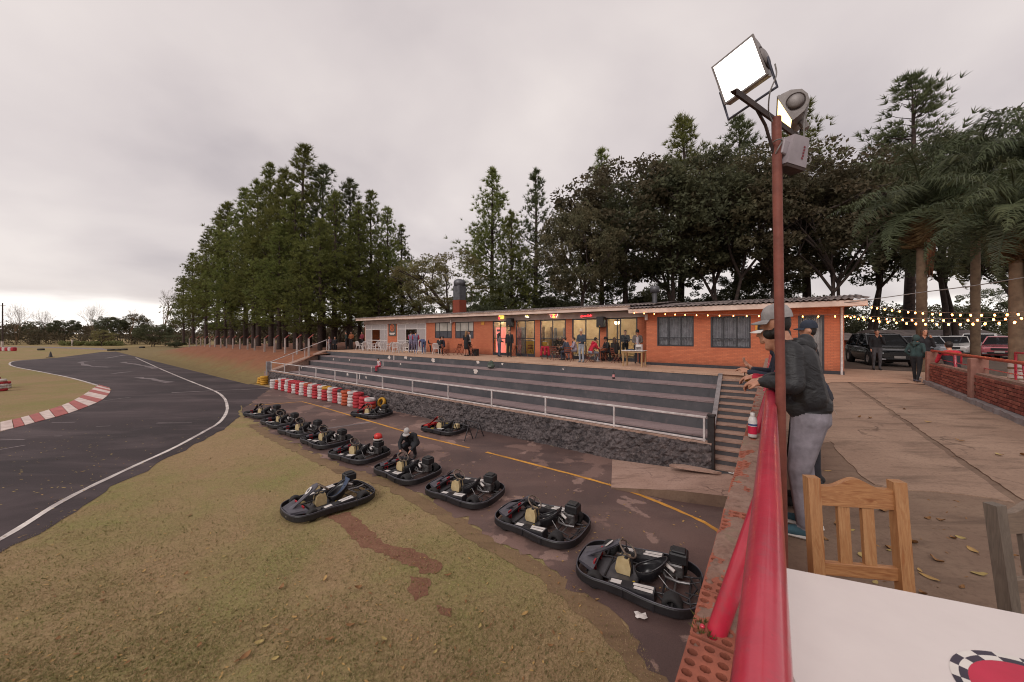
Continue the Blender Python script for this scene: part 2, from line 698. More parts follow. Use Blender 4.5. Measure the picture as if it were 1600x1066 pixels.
simple('curtain_cloth', '#9a9295', '#736b70', 5, 0.9)
simple('curtain_white', '#c9bdb8', '#a99d99', 5, 0.9)
simple('interior_wall', '#c9ad84', '#b0946c', 2, 0.8)
simple('interior_dark', '#5c5248', '#453c35', 2, 0.8)
simple('interior_ceiling', '#cbbfa8', '#b5a890', 2, 0.8)
glassmat('window_glass')


# ------------------------------------------------------------------ helpers for flat sheets
def smooth_line(pts, n=6):
    """Catmull-Rom through the points"""
    P_ = [Vector(p) for p in pts]
    P_ = [P_[0] * 2 - P_[1]] + P_ + [P_[-1] * 2 - P_[-2]]
    out = []
    for i in range(1, len(P_) - 2):
        for j in range(n):
            t = j / n
            a, b, c, d = P_[i - 1:i + 3]
            out.append(0.5 * ((2 * b) + (c - a) * t + (2 * a - 5 * b + 4 * c - d) * t * t + (3 * b - 3 * c + d - a) * t ** 3))
    out.append(P_[-2])
    return out


def side(pts, i):
    a, b = pts[max(i - 1, 0)], pts[min(i + 1, len(pts) - 1)]
    d = (b - a)
    d.z = 0
    d.normalize()
    return Vector((-d.y, d.x, 0))


def ribbon(name, pts, w, z, mat, parent=None, jit=0.0, th=0.0, **tags):
    vs, fs = [], []
    for i, p in enumerate(pts):
        n = side(pts, i)
        w1 = w / 2 + (fbm(p.x * 3, p.y * 3, 1) * jit)
        w2 = w / 2 + (fbm(p.x * 3, p.y * 3, 9) * jit)
        vs += [(p.x + n.x * w1, p.y + n.y * w1, z), (p.x - n.x * w2, p.y - n.y * w2, z)]
    for i in range(len(pts) - 1):
        fs.append((2 * i + 1, 2 * i + 3, 2 * i + 2, 2 * i))
    m = MB().add(vs, fs)
    return m.build(name, mat, parent, **tags)


def sheet(name, pts, z, mat, jit=0.0, step=0.4, **tags):
    """flat polygon with a ragged outline"""
    out = []
    n = len(pts)
    for i in range(n):
        a, b = Vector(pts[i]), Vector(pts[(i + 1) % n])
        k = max(1, min(60, int((b - a).length / step))) if jit else 1
        for j in range(k):
            p = a.lerp(b, j / k)
            if jit and 0 < j:
                d = (b - a).normalized()
                p = p + Vector((-d.y, d.x, 0)) * (fbm(p.x * 1.7, p.y * 1.7, 3) + .45 * fbm(p.x * 7, p.y * 7, 3)) * jit
            out.append((p.x, p.y, z))
    ar = sum(out[i][0] * out[(i + 1) % len(out)][1] - out[(i + 1) % len(out)][0] * out[i][1] for i in range(len(out)))
    if ar < 0:
        out = out[::-1]
    return MB().add(out, [tuple(range(len(out)))]).build(name, mat, **tags)


S = dict(kind='structure')


def resample_line(pts, d):
    out = []
    for a, b in zip(pts, pts[1:]):
        n_ = max(1, int((b - a).length / d))
        out += [a.lerp(b, i / n_) for i in range(n_)]
    return out + [pts[-1]]


# ------------------------------------------------------------------ ground, track, paddock
gm = MB()
gm.add([(-2500, -60, PAD - 0.006), (2500, -60, PAD - 0.006), (2500, 2500, PAD - 0.006), (-2500, 2500, PAD - 0.006)], [(0, 1, 2, 3)])
gm.build('ground', 'grass_ground', **S)

line_px = [(-560, 1150), (-250, 968), (0, 843), (100, 782), (200, 733), (270, 701), (320, 674), (343, 660), (353, 646), (355, 635), (350, 622), (337, 612), (310, 601), (280, 589), (245, 574), (212, 559)]
wline = smooth_line([G(*p) for p in line_px], 6)
edge = [p + side(wline, i) * -0.55 * (1 + 0.4 * fbm(p.x, p.y, 2)) for i, p in enumerate(wline) if i <= 6 * 9]
track_poly = edge + [G(*p) for p in [(378, 646), (400, 625), (425, 606.5), (365, 595), (300, 574), (250, 556), (225, 549), (205, 548.5), (160, 550), (90, 559), (40, 562.5), (22, 564), (15, 567.5), (20, 573), (60, 580), (110, 590), (155, 603), (172, 607), (171, 615), (155, 627), (110, 645), (0, 675), (-200, 725), (-560, 800)]]
sheet('track', track_poly, PAD + 0.002, 'track_asphalt', 0.12, 0.8, **S)
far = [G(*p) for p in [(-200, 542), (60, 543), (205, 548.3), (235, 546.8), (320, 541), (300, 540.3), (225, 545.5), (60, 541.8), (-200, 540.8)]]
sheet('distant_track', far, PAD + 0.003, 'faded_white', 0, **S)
paddock_poly = [G(*p) for p in [(374, 644), (392, 656), (420, 674), (480, 704), (540, 731), (620, 754), (690, 793), (770, 841), (870, 893), (925, 935), (1000, 1003), (1050, 1075), (1090, 1180)]]
paddock_poly += [W(-0.15, 0.3), W(-0.15, 12.0), F(0.2, 0.2), F(-31.8, 0.2), G(424, 606)]
sheet('paddock', paddock_poly, PAD + 0.006, 'paddock_asphalt', 0.26, 0.12, **S)
mk_deck('margin_dirt', '#755e49', '#836c50', '#5f4c38', False)
ribbon('soil_margin', [p + Vector((-.10, -.14, 0)) for p in resample_line([G(*q_) for q_ in [(400, 662), (420, 674), (480, 704), (540, 731), (620, 754), (690, 793), (770, 841), (870, 893), (925, 935), (1000, 1003), (1050, 1075)]], .10)], 0.36, PAD + 0.003, 'margin_dirt', jit=0.10, **S)

marks = thing('road_marking', 'white edge line curving along the right side of the kart track', 'road marking')
ribbon('line', wline, 0.13, PAD + 0.010, 'road_white', marks, 0.02)
mk2 = thing('road_marking', 'thin white edge line along the infield grass up to the kerb', 'road marking')
ribbon('line', smooth_line([G(*p) for p in [(60, 562), (25, 564.5), (15, 568), (22, 573), (60, 580.5), (110, 590.5), (158, 604)]], 6), 0.16, PAD + 0.010, 'road_white', mk2, 0.02)
mk3 = thing('road_marking', 'faded white cross line from the track to the yellow tyres', 'road marking')
ribbon('line', [G(268, 614), G(330, 611), G(424, 607)], 0.22, PAD + 0.011, 'faded_white', mk3, 0.06)
mk4 = thing('road_marking', 'yellow line running along the paddock in front of the stone wall', 'road marking')
yl = [G(*p) for p in [(398, 634), (440, 630.5), (472, 628), (490, 632.5), (560, 653), (660, 683), (733, 700.5)]]
ribbon('line', yl, 0.10, PAD + 0.012, 'road_yellow', mk4, 0.02)
ribbon('line', smooth_line([G(*p) for p in [(760, 707), (850, 730.5), (920, 749), (980, 767), (1040, 790), (1090, 812), (1125, 832)]], 6), 0.10, PAD + 0.012, 'road_yellow', mk4, 0.03)
mk5 = thing('road_marking', 'worn white bay line on the paddock behind the parked karts', 'road marking')
ribbon('line', [G(505, 671), G(540, 666), G(580, 660)], 0.2, PAD + 0.012, 'faded_white', mk5, 0.08)
mk6 = thing('road_marking', 'worn white patches of an old bend marking on the far track', 'road marking')
for q in ([(150, 564), (128, 566), (140, 572), (172, 574)], [(175, 584), (205, 581)], [(215, 590), (245, 594), (262, 598)], [(190, 566), (222, 571), (245, 576)], [(165, 560), (195, 555)]):
    ribbon('line', smooth_line([G(*p) for p in q], 4), 0.5, PAD + 0.010, 'faded_white', mk6, 0.35)
mk7 = thing('road_marking', 'short pale start stripes across the near track', 'road marking')
for q in ([(80, 661), (118, 660)], [(0, 687), (38, 687.5)], [(0, 703), (40, 696)], [(150, 667), (172, 666)], [(158, 627), (204, 621)], [(245, 661.5), (300, 661)], [(84, 682), (97, 681.5)]):
    ribbon('stripe', [G(*p) for p in q], 0.09, PAD + 0.010, 'faded_white', mk7, 0.04)

# kerb of red and white blocks
kerb = thing('kerb', 'kerb of red and white painted blocks on the inside of the bend', 'kerb')
inner = smooth_line([G(*p) for p in [(155, 602.5), (146, 608), (128, 620), (100, 634), (50, 650), (0, 662), (-120, 686), (-300, 716)]], 10)
outer = smooth_line([G(*p) for p in [(171, 606), (172, 613), (158, 626), (112, 644.5), (60, 659), (0, 674.5), (-120, 700), (-300, 740)]], 10)


def resample(pts, d):
    out, acc = [pts[0]], 0.0
    for a, b in zip(pts, pts[1:]):
        L = (b - a).length
        t = 0.0
        while acc + L - t >= d and L > 1e-6:
            t += d - acc
            out.append(a.lerp(b, t / L))
            acc = 0.0
        acc += L - t
    return out


nk = 22
ii = [inner[int(i * (len(inner) - 1) / nk)] for i in range(nk + 1)]
oo = [outer[int(i * (len(outer) - 1) / nk)] for i in range(nk + 1)]
for k in range(nk):
    g = 0.03
    A, B = ii[k].lerp(ii[k + 1], g), ii[k].lerp(ii[k + 1], 1 - g)
    D, E_ = oo[k].lerp(oo[k + 1], g), oo[k].lerp(oo[k + 1], 1 - g)
    z0, z1, z2 = PAD - 0.02, PAD + 0.07, PAD + 0.022
    MB().hexa([(D.x, D.y, z0), (A.x, A.y, z0), (B.x, B.y, z0), (E_.x, E_.y, z0)],
              [(D.x, D.y, z2), (A.x, A.y, z1), (B.x, B.y, z1), (E_.x, E_.y, z2)]).build('kerb_block', 'kerb_red' if k % 2 == 0 else 'kerb_white', kerb)

# ------------------------------------------------------------------ embankment on the left, plateau behind
def sst(a, b, x):
    t = min(1, max(0, (x - a) / (b - a)))
    return t * t * (3 - 2 * t)


NU, NV = 90, 46
vs, fs = [], []
for i in range(NU + 1):
    u = 32.3 + 118.0 * (i / NU) ** 1.3
    for j in range(NV + 1):
        v = -1.2 + 70 * (j / NV) ** 2.2
        h = 2.15 * (1 - sst(70, 118, u)) * sst(-0.8 + 0.02 * (u - 32), 4.6 + 0.02 * (u - 32), v + 0.35 * fbm(u * .4, v * .4, 5))
        vs.append(F(-u, v, PAD + 0.012 - (0.06 if j == 0 else 0) + h + 0.07 * fbm(u * 0.9, v * 0.9, 1) * min(1, h)))
for i in range(NU):
    for j in range(NV):
        k = i * (NV + 1) + j
        fs.append((k, k + 1, k + NV + 2, k + NV + 1))
m = MB()
m.add(vs, fs, 0, True)


def mk_bank():
    t = NT('bank')
    v = t.pos()
    sep = t.n.new('ShaderNodeSeparateXYZ')
    t.l.new(v, sep.inputs[0])
    hgt = t.math('ADD', sep.outputs['Z'], t.math('MULTIPLY', t.math('SUBTRACT', t.noise(v, 0.6, 6, 0.65), 0.5), 1.6))
    soil = t.ramp(t.math('MULTIPLY', t.math('ADD', hgt, 2.4), 0.42), (0.10, 0.0), (0.52, 1.0))
    g = t.mix(t.ramp(t.noise(v, 2.5, 6, 0.7), (0.4, 0.0), (0.7, 1.0)), C('#7b6a40'), C('#6a5434'))
    s_ = t.mix(t.ramp(t.noise(v, 1.9, 6, 0.7), (0.35, 0.0), (0.7, 1.0)), C('#7a4a33'), C('#8c5a3e'))
    t.P(Base_Color=t.mix(soil, g, s_), Roughness=0.95)
    t.bump(t.noise(v, 9, 6, 0.7), 0.8, 0.05)
    MATS['bank'] = t.m


mk_bank()
m.build('embankment', 'bank', **S)
pl = MB()
pl.add([F(-33.2, 5.3, -0.03), F(-33.2, 90, -0.03), F(90, 90, -0.03), F(90, -60, -0.03), F(14, -60, -0.03), F(14, 8.0, -0.03), F(0.5, 5.3, -0.03)][::-1], [tuple(range(7))])
pl.build('plateau', 'plateau_ground', **S)

# ------------------------------------------------------------------ deck to the right of the brick wall
DZ = 0.0
sheet('deck_soil', [W(0.06, -3), W(0.06, 16.2), F(0.75, 5.15), F(0.9, 8.3), F(16, 8.3), F(16, -14), W(8, -3)], -0.008, 'deck_dirt', 0, **S)
gr0, gr1 = G(1330, 600, 0), G(1600, 790, 0)
gd = (gr1 - gr0).normalized()
gn = Vector((-gd.y, gd.x, 0))
if gn.x < 0:
    gn = -gn                                          # towards the right
gA, gB = gr0 - gd * 2.6, gr1 - gd * 0.05
slabL = [G(*p, 0) for p in [(1298, 690), (1310, 707), (1321, 718), (1348, 745), (1367, 757), (1391, 764), (1466, 768), (1548, 778)]]
top_edge = G(1300, 597, 0)


def slab(name, pts, z1, mat, jit, step=0.12, **tags):
    out = []
    for i in range(len(pts)):
        a, b = Vector(pts[i]), Vector(pts[(i + 1) % len(pts)])
        k = max(1, min(120, int((b - a).length / step)))
        d = (b - a).normalized()
        for j in range(k):
            p = a.lerp(b, j / k) + Vector((-d.y, d.x, 0)) * fbm(a.lerp(b, j / k).x * 4, a.lerp(b, j / k).y * 4, 2) * jit * (1 if j else 0)
            out.append((p.x, p.y))
    return MB().prism(out, -0.25, z1).build(name, mat, **tags)


jl = [G(1180, 596, 0), G(1300, 597.5, 0), G(1380, 598, 0), G(1449, 601, 0)]
dk = thing('deck_slab', '', 'deck')
del dk['label'], dk['category']
dk['kind'] = 'structure'
dk.name = 'deck'
slab('slab', slabL + [gB - gn * 0.036, gA - gn * 0.036 + gd * 1.35, jl[1], W(0.12, 11.2), W(0.12, 6.3)], 0.0, 'deck_concrete', 0.03, parent=dk)
slab('slab', [gA + gn * 0.046 + gd * 1.4, jl[2], G(1447, 602, 0), G(1700, 706, 0), G(1700, 775, 0), gB + gn * 0.046], 0.004, 'deck_concrete', 0.03, parent=dk)
slab('filler_strip', [gA - gn * 0.09 + gd * 1.5, gA + gn * 0.09 + gd * 1.5, gB + gn * 0.09, gB - gn * 0.09], -0.009, 'deck_dirt', 0.0, parent=dk)
# terrace in front of the clubhouse and round its corner
sheet('terrace', [F(-33.0, 5.2), F(0.5, 5.2), W(-0.17, 15.9), W(0.12, 11.4), jl[1], jl[2], jl[3], F(11.0, 7.2), F(7.2, 11.3), F(-33.0, 11.3)], 0.008, 'terrace_floor', 0, **S)

# ------------------------------------------------------------------ bleachers
bl = thing('bleachers', 'long dark painted concrete bleachers below the clubhouse terrace', 'bleachers', FO, FA_)
VI = [5.2 - 0.88 * i for i in range(6)]


def aL(v):
    return -(31.8 + 0.25 * v)


def aR(v):
    return -0.30 - 0.095 * v


for i in range(5):
    z1, z0 = -0.4 * i - 0.002, -0.4 * (i + 1)
    v0, v1 = VI[i + 1], VI[i]
    # riser face with its tread edge lip, one step per object
    vf, vb = VI[i], VI[i] + (0.5 if i == 0 else 0.35)
    MB().hexa([(aL(vf), vf, z0 - 0.05), (aR(vf), vf, z0 - 0.05), (aR(vf), vb, z0 - 0.05), (aL(vf), vb, z0 - 0.05)],
              [(aL(vf), vf, z1 - 0.055), (aR(vf), vf, z1 - 0.055), (aR(vf), vb, z1 - 0.055), (aL(vf), vb, z1 - 0.055)]).build('riser', 'riser_paint', bl)
    if i == 0:
        MB().hexa([(aL(vf), vf - 0.025, -0.055), (aR(vf), vf - 0.025, -0.055), (aR(vf), vb, -0.055), (aL(vf), vb, -0.055)],
                  [(aL(vf), vf - 0.02, 0.012), (aR(vf), vf - 0.02, 0.012), (aR(vf), vb, 0.012), (aL(vf), vb, 0.012)]).build('terrace_edge', 'terrace_floor', bl)
    else:
        vb2 = VI[i - 1]
        MB().hexa([(aL(vf), vf - 0.02, z1 - 0.055), (aR(vf), vf - 0.02, z1 - 0.055), (aR(vb2), vb2 + 0.01, z1 - 0.055), (aL(vb2), vb2 + 0.01, z1 - 0.055)],
                  [(aL(vf), vf - 0.018, z1), (aR(vf), vf - 0.018, z1), (aR(vb2), vb2 + 0.01, z1), (aL(vb2), vb2 + 0.01, z1)]).build('tread', 'tread_concrete', bl)
MB().hexa([(aL(0), 0.3, -2.1), (aR(0), 0.3, -2.1), (aR(VI[4]), VI[4] + .01, -2.1), (aL(VI[4]), VI[4] + .01, -2.1)],
          [(aL(0), 0.3, -2.002), (aR(0), 0.3, -2.002), (aR(VI[4]), VI[4] + .01, -2.002), (aL(VI[4]), VI[4] + .01, -2.002)]).build('tread', 'tread_concrete', bl)
# sloping side wall on the left and the stringer beside the stairs
MB().hexa([(aL(0) - 0.9, 0, -2.6), (aL(0) + 0.05, 0, -2.6), (aL(5.4) + 0.05, 5.4, -2.6), (aL(5.4) - 0.9, 5.4, -2.6)],
          [(aL(0) - 0.9, 0, -1.52), (aL(0) + 0.05, 0, -1.52), (aL(5.4) + 0.05, 5.4, 0.03), (aL(5.4) - 0.9, 5.4, 0.03)]).build('side_ramp', 'ramp_slab', bl)
MB().hexa([(aR(0.25) + 0.02, 0.25, -2.5), (aR(0.25) + 0.16, 0.25, -2.5), (aR(5.3) + 0.16, 5.3, -2.5), (aR(5.3) + 0.02, 5.3, -2.5)],
          [(aR(0.25) + 0.02, 0.25, -1.95), (aR(0.25) + 0.16, 0.25, -1.95), (aR(5.3) + 0.16, 5.3, 0.03), (aR(5.3) + 0.02, 5.3, 0.03)]).build('stringer', 'grey_paint', bl)
# painted stepping line that zig-zags down the risers
pts_px = [615.5, 598.6, 580.3, 562.0, 545.0]
for i in range(4):
    a0 = colF(pts_px[i], VI[i])[0]
    a1 = colF(pts_px[i + 1], VI[i + 1])[0]
    MB().box((a0, VI[i] - 0.004, -0.4 * i - 0.2), (0.10, 0.006, 0.40)).build('painted_stripe', 'road_white', bl)
    if i:
        MB().box(((a0 + colF(pts_px[i - 1], VI[i - 1])[0]) / 2, VI[i] - 0.022, -0.4 * i - 0.03), (abs(a0 - colF(pts_px[i - 1], VI[i - 1])[0]), 0.006, 0.07)).build('painted_stripe', 'road_white', bl)
# chips where the paint has flaked to white
random.seed(3)
for (px, i, sz) in [(608, 0, .32), (634, 0, .3), (677, 0, .3), (747, 0, .26), (743, 1, .28), (785, 0, .14), (642, 0, .12), (880, 0, .1), (626, 1, .14), (521, 1, .2), (546, 1, .16), (543, 3, .25), (572, 3, .2), (471, 3, .15)]:
    a0 = colF(px, VI[i])[0]
    zc = -0.4 * i - 0.2 + random.uniform(-.06, .08)
    poly = []
    for k in range(11):
        an = 2 * PI * k / 11
        rr = sz * random.uniform(0.35, 0.75)
        poly.append((a0 + math.cos(an) * rr, VI[i] - 0.005, max(min(zc + math.sin(an) * rr * 0.8, -0.4 * i - 0.07), -0.4 * i - 0.38)))
    MB().add(poly, [tuple(range(11))]).build('paint_chip', 'white_paint', bl)

# ------------------------------------------------------------------ stone wall in front of the bleachers
def mk_stone():
    t = NT('rough_stone')
    v = t.pos()
    n = t.noise(v, 2.0, 7, 0.65, 0.5)
    col = t.mix(t.ramp(n, (0.38, 0.0), (0.66, 1.0)), C('#393436'), C('#665c5c'))
    vo = t.voro(v, 9.0, 'F1', 'Color')
    col = t.mix(0.35, col, t.mix(t.ramp(t.noise(v, 11, 4), (0.4, 0.0), (0.6, 1.0)), C('#29262a'), C('#857a79')))
    col = t.mix(t.ramp(t.noise(v, 5, 5, 0.7), (0.60, 0.0), (0.72, 0.7)), col, C('#9d918c'))
    t.P(Base_Color=col, Roughness=0.9)
    t.bump(t.math('ADD', t.voro(v, 10.0), t.noise(v, 25, 5, 0.7)), 0.9, 0.05)
    MATS['rough_stone'] = t.m


mk_stone()
sw = thing('stone_wall', 'rough dark stone wall below the white railing', 'wall', FO, FA_)
NA, NZ = 420, 15
vs, fs = [], []
ztop = -1.42
for i in range(NA + 1):
    a = -31.75 + (31.65) * i / NA
    for j in range(NZ + 1):
        z = -2.45 + (ztop + 2.45) * j / NZ
        d = mnoise.voronoi(Vector((a * 3.2, z * 3.9, 0)))[0]
        q = -0.11 * (0.45 - min(0.5, d[1] - d[0])) * 1.4 + 0.03 * fbm(a * 2, z * 2, 4)
        vs.append((a, 0.02 + q * -1.0 - 0.03, z + (0.015 * fbm(a * 3, 0, 1) if j == NZ else 0)))
    vs.append((a, 0.34, ztop + 0.01 * fbm(a * 3, 3, 1)))
for i in range(NA):
    for j in range(NZ + 1):
        k = i * (NZ + 2) + j
        fs.append((k, k + NZ + 2, k + NZ + 3, k + 1))
MB().add(vs, fs, 0, False).add([(-31.75, 0, -2.45), (-31.75, .34, -2.45), (-31.75, .34, ztop), (-31.75, 0, ztop)], [(0, 3, 2, 1)]).build('rubble_face', 'rough_stone', sw)
MB().box((-15.9, 0.17, ztop + 0.012), (31.6, 0.26, 0.05)).build('coping', 'ramp_slab', sw)

# ------------------------------------------------------------------ white railing on the stone wall
simple('rail_white', '#cfc6c4', '#a79d9b', 5, 0.5, coord='pos')
rl = thing('railing', 'white steel railing on top of the stone wall with two rails', 'railing', FO, FA_)
for k in range(13):
    a = -31.6 + 31.3 * k / 12
    MB().box((a, 0.16, (-1.41 - 0.72) / 2), (0.055, 0.055, 0.70), bev=0.004).build('post', 'rail_white', rl)
MB().box((-15.95, 0.16, -0.715), (31.4, 0.06, 0.05), bev=0.006).build('top_rail', 'rail_white', rl)
MB().box((-15.95, 0.16, -1.345), (31.38, 0.05, 0.05), bev=0.006).build('bottom_rail', 'rail_white', rl)
p0, p1 = Vector((aL(0) - 0.1, 0.16, -0.72)), Vector((aL(5.3) - 0.1, 5.3, 1.0))
MB().tube([p0, p1], 0.03, 6).build('sloping_rail', 'rail_white', rl)
for t_ in (0.37, 0.58):
    q = p0.lerp(p1, t_)
    MB().cyl((q.x, q.y, q.z), (q.x, q.y, q.z - 0.82), 0.028, n=6).build('post', 'rail_white', rl)
MB().cyl((p1.x, p1.y, 1.0), (p1.x, p1.y, 0), 0.03, n=6).build('post', 'rail_white', rl)
gp = thing('concrete_post', 'grey square concrete post at the left end of the stone wall', 'post', FO, FA_)
MB().box((aL(0) - 0.25, 0.1, -1.55), (0.28, 0.28, 1.75), bev=0.01).build('post', 'grey_paint', gp)
gp = thing('end_post', 'black square steel post at the foot of the concrete stairs', 'post', FO, FA_)
MB().box((-0.12, 0.14, -1.55), (0.17, 0.15, 1.75), bev=0.01).build('post', 'steel_dark', gp)
MB().box((-0.12, 0.14, -0.64), (0.20, 0.18, 0.06), bev=0.008).build('cap', 'steel_dark', gp)
lg = thing('terrace_gate', 'low grey pipe barrier of four bars at the left end of the terrace', 'barrier', FO, FA_)
g0, g1 = Vector((aL(5.3) - 1.9, 6.4, 0)), Vector((aL(5.3) + 0.0, 5.4, 0))
for z in (0.1, 0.4, 0.7, 1.0):
    MB().cyl(g0 + Vector((0, 0, z)), g1 + Vector((0, 0, z)), 0.025, n=6).build('bar', 'rail_white', lg)
for q in (g0, g0.lerp(g1, .5)):
    MB().cyl(q, q + Vector((0, 0, 1.02)), 0.028, n=6).build('post', 'rail_white', lg)

# ------------------------------------------------------------------ stairs between bleachers and brick wall
st = thing('stairs', 'narrow flight of dark concrete stairs with pale treads beside the brick wall', 'stairs')
N_ST = 13
for k in range(N_ST):
    t0, t1 = k / N_ST, (k + 1) / N_ST
    vA, vB = 5.28 - 5.0 * t0, 5.28 - 5.0 * t1
    zt = -(k + 1) * (2.1 / (N_ST + 0.0)) + 0.0
    la0, la1 = F(aR(vA) + 0.16, vA), F(aR(vB) + 0.16, vB)
    # right edge on the brick wall's face
    def wx(p):
        q = WM.inverted() @ p
        return W(-0.198, q.y + 0.06)
    ra0, ra1 = wx(la0), wx(la1)
    sd_ = (la0 - la1).normalized()
    o2 = sd_ * 0.02
    MB().hexa([tuple(la1.xy) + (zt - .22,), tuple(ra1.xy) + (zt - .22,), tuple(ra0.xy) + (zt - .22,), tuple(la0.xy) + (zt - .22,)],
              [tuple(la1.xy) + (zt - .042,), tuple(ra1.xy) + (zt - .042,), tuple(ra0.xy) + (zt - .042,), tuple(la0.xy) + (zt - .042,)]).build('riser', 'riser_paint', st)
    l1, r1 = la1 - o2, ra1 - o2
    MB().hexa([tuple(l1.xy) + (zt - .04,), tuple(r1.xy) + (zt - .04,), tuple(ra0.xy) + (zt - .04,), tuple(la0.xy) + (zt - .04,)],
              [tuple(l1.xy) + (zt,), tuple(r1.xy) + (zt,), tuple(ra0.xy) + (zt,), tuple(la0.xy) + (zt,)]).build('tread', 'ramp_slab', st)
la = F(aR(5.28) + 0.16, 5.28)
ra = WM.inverted() @ la
ra = W(-0.198, ra.y + 0.06)
MB().hexa([tuple(la.xy) + (-.2,), tuple(ra.xy) + (-.2,), tuple((ra + Vector((.5, .7, 0))).xy) + (-.2,), tuple((la + Vector((.5, .7, 0))).xy) + (-.2,)],
          [tuple(la.xy) + (.013,), tuple(ra.xy) + (.013,), tuple((ra + Vector((.5, .7, 0))).xy) + (.013,), tuple((la + Vector((.5, .7, 0))).xy) + (.013,)]).build('landing', 'terrace_floor', st)
# raised concrete slab at the foot of the stairs
rs = [F(-2.9, 0.0), F(0.1, 0.0), F(0.4, 0.1), W(-0.198, 10.4), W(-0.198, 7.1), G(1140, 776, -2.12), G(1060, 766, -2.13), G(955, 752, -2.2)]
slab2 = []
zz = [-2.385, -2.14, -2.1, -2.1, -2.1, -2.12, -2.14, -2.36]
MB().add([(p.x, p.y, z) for p, z in zip(rs, zz)] + [(p.x, p.y, -2.5) for p in rs], [tuple(range(7, -1, -1))[::-1]] + []).add([(p.x, p.y, z - .003) for p, z in zip(rs, zz)] + [(p.x, p.y, -2.5) for p in rs], [(i, i + 8, (i + 1) % 8 + 8, (i + 1) % 8) for i in range(8)], 1).build(
    'concrete_ramp', ['ramp_slab', 'deck_dirt'], label='worn low concrete ramp at the foot of the stairs', category='ramp')

# ------------------------------------------------------------------ clubhouse
club = thing('clubhouse', 'long single-storey orange brick clubhouse with corrugated roof behind the bleachers', 'building', FO, FA_)
VL, VR = 9.3, 7.9                       # front wall planes of the left and the right wing
aLL = colF(570, VL)[0]
aRE = colF(1319, VR)[0]
aMID = colF(1010, VR)[0]
ZL = 2.50


def wallbox(a0, a1, v, z0, z1, mat='orange_brick', th=0.2, name='wall'):
    return MB().box(((a0 + a1) / 2, v + th / 2, (z0 + z1) / 2), (a1 - a0, th, z1 - z0)).build(name, mat, club)


def A(px, v=VL):
    return colF(px, v)[0]


def window(a0, a1, z0, z1, v, vert, horiz, fmat='dark_frame', bar=0.05, pmat='window_glass', name='window', skip=(), pane_mats=None):
    m = MB()
    d = 0.06
    for x in (a0 + bar / 2, a1 - bar / 2):
        m.box((x, v + d / 2, (z0 + z1) / 2), (bar, d, z1 - z0))
    for z in (z0 + bar / 2, z1 - bar / 2):
        m.box(((a0 + a1) / 2, v + d / 2, z), (a1 - a0 - 2 * bar, d - .004, bar))
    xs = [a0] + [a0 + (a1 - a0) * t for t in vert] + [a1]
    zs = [z0] + [z0 + (z1 - z0) * t for t in horiz] + [z1]
    for x in xs[1:-1]:
        m.box((x, v + d / 2, (z0 + z1) / 2), (bar * 0.8, d - .01, z1 - z0 - 2 * bar))
    for z in zs[1:-1]:
        m.box(((a0 + a1) / 2, v + d / 2 + .002, z), (a1 - a0 - 2 * bar, d - .016, bar * 0.8))
    w = m.build(name, fmat, club)
    for i in range(len(xs) - 1):
        for j in range(len(zs) - 1):
            if (i, j) in skip:
                continue
            pm = (pane_mats or {}).get((i, j), pmat)
            MB().box(((xs[i] + xs[i + 1]) / 2, v + 0.03, (zs[j] + zs[j + 1]) / 2), (xs[i + 1] - xs[i] - 0.03, 0.006, zs[j + 1] - zs[j] - 0.03)).build('pane', pm, w)
    return w


def curtain(w, a0, a1, z0, z1, v, mat, waves=14, amp=0.05):
    m = MB()
    n = waves * 6
    vs, fs = [], []
    for i in range(n + 1):
        t = i / n
        x = a0 + (a1 - a0) * t
        y = v + amp * math.sin(t * waves * 2 * PI + 1.3 * math.sin(t * 9)) + 0.03 * math.sin(t * 23)
        for z in (z0, z1):
            vs.append((x, y, z))
    for i in range(n):
        fs.append((2 * i, 2 * i + 2, 2 * i + 3, 2 * i + 1))
    m.add(vs, fs, 0, True)
    return m.build('curtain', mat, w)


# openings of the left wing, given by their columns in the photograph
segs = [(571, 605.5, 'd1'), (621, 666, 'd2'), (680, 706, 'w'), (711.5, 740, 'w'), (770, 798, 's'), (806, 836, 's'), (844, 884, 's'), (894, 937.5, 's'), (947.5, 996, 's')]
zW1 = 1.2
prev = aLL
simple('lattice_pane', '#a89f9e', '#8b8282', 30, 0.5)
simple('opaque_pane', '#43434b', '#35353d', 5, 0.3)
simple('frosted_pane', '#a9a29a', '#7f786f', 1.2, 0.35)
for i, (p0_, p1_, kd) in enumerate(segs):
    a0, a1 = A(p0_), A(p1_)
    if a0 - prev > 0.03:
        wallbox(prev, a0, VL, 0, ZL)
    if kd == 'w':
        wallbox(a0, a1, VL, 0, zW1)
        window(a0, a1, zW1, ZL - 0.01, VL - 0.01, [0.27, 0.73], [0.44], 'dark_frame', 0.05,
               pane_mats={(x, 0): 'opaque_pane' for x in range(3)} | {(x, 1): 'frosted_pane' for x in range(3)})
    elif kd == 's':
        sp = 0.5 if i not in (4,) else 0.42
        w = window(a0, a1, 0.14, ZL - 0.01, VL - 0.01, [sp] if i != 8 else [0.36, 0.46], [0.47], 'dark_frame', 0.07)
        wallbox(a0, a1, VL + 0.01, 0, 0.14, 'dark_frame', name='sill')
    else:
        if kd == 'd1':
            w = window(a0, a1, 0.02, ZL - 0.01, VL - 0.01, [0.30, 0.68, 0.86], [0.36, 0.80], 'white_frame', 0.09, 'lattice_pane', 'door', skip={(1, 0), (1, 1)})
        else:
            w = window(a0, a1, 0.02, ZL - 0.01, VL - 0.01, [0.30, 0.70], [0.36, 0.80], 'white_frame', 0.09, 'lattice_pane', 'door', skip={(1, 0), (1, 1)})
    prev = a1
wallbox(prev, aMID + 0.4, VL, 0, ZL)
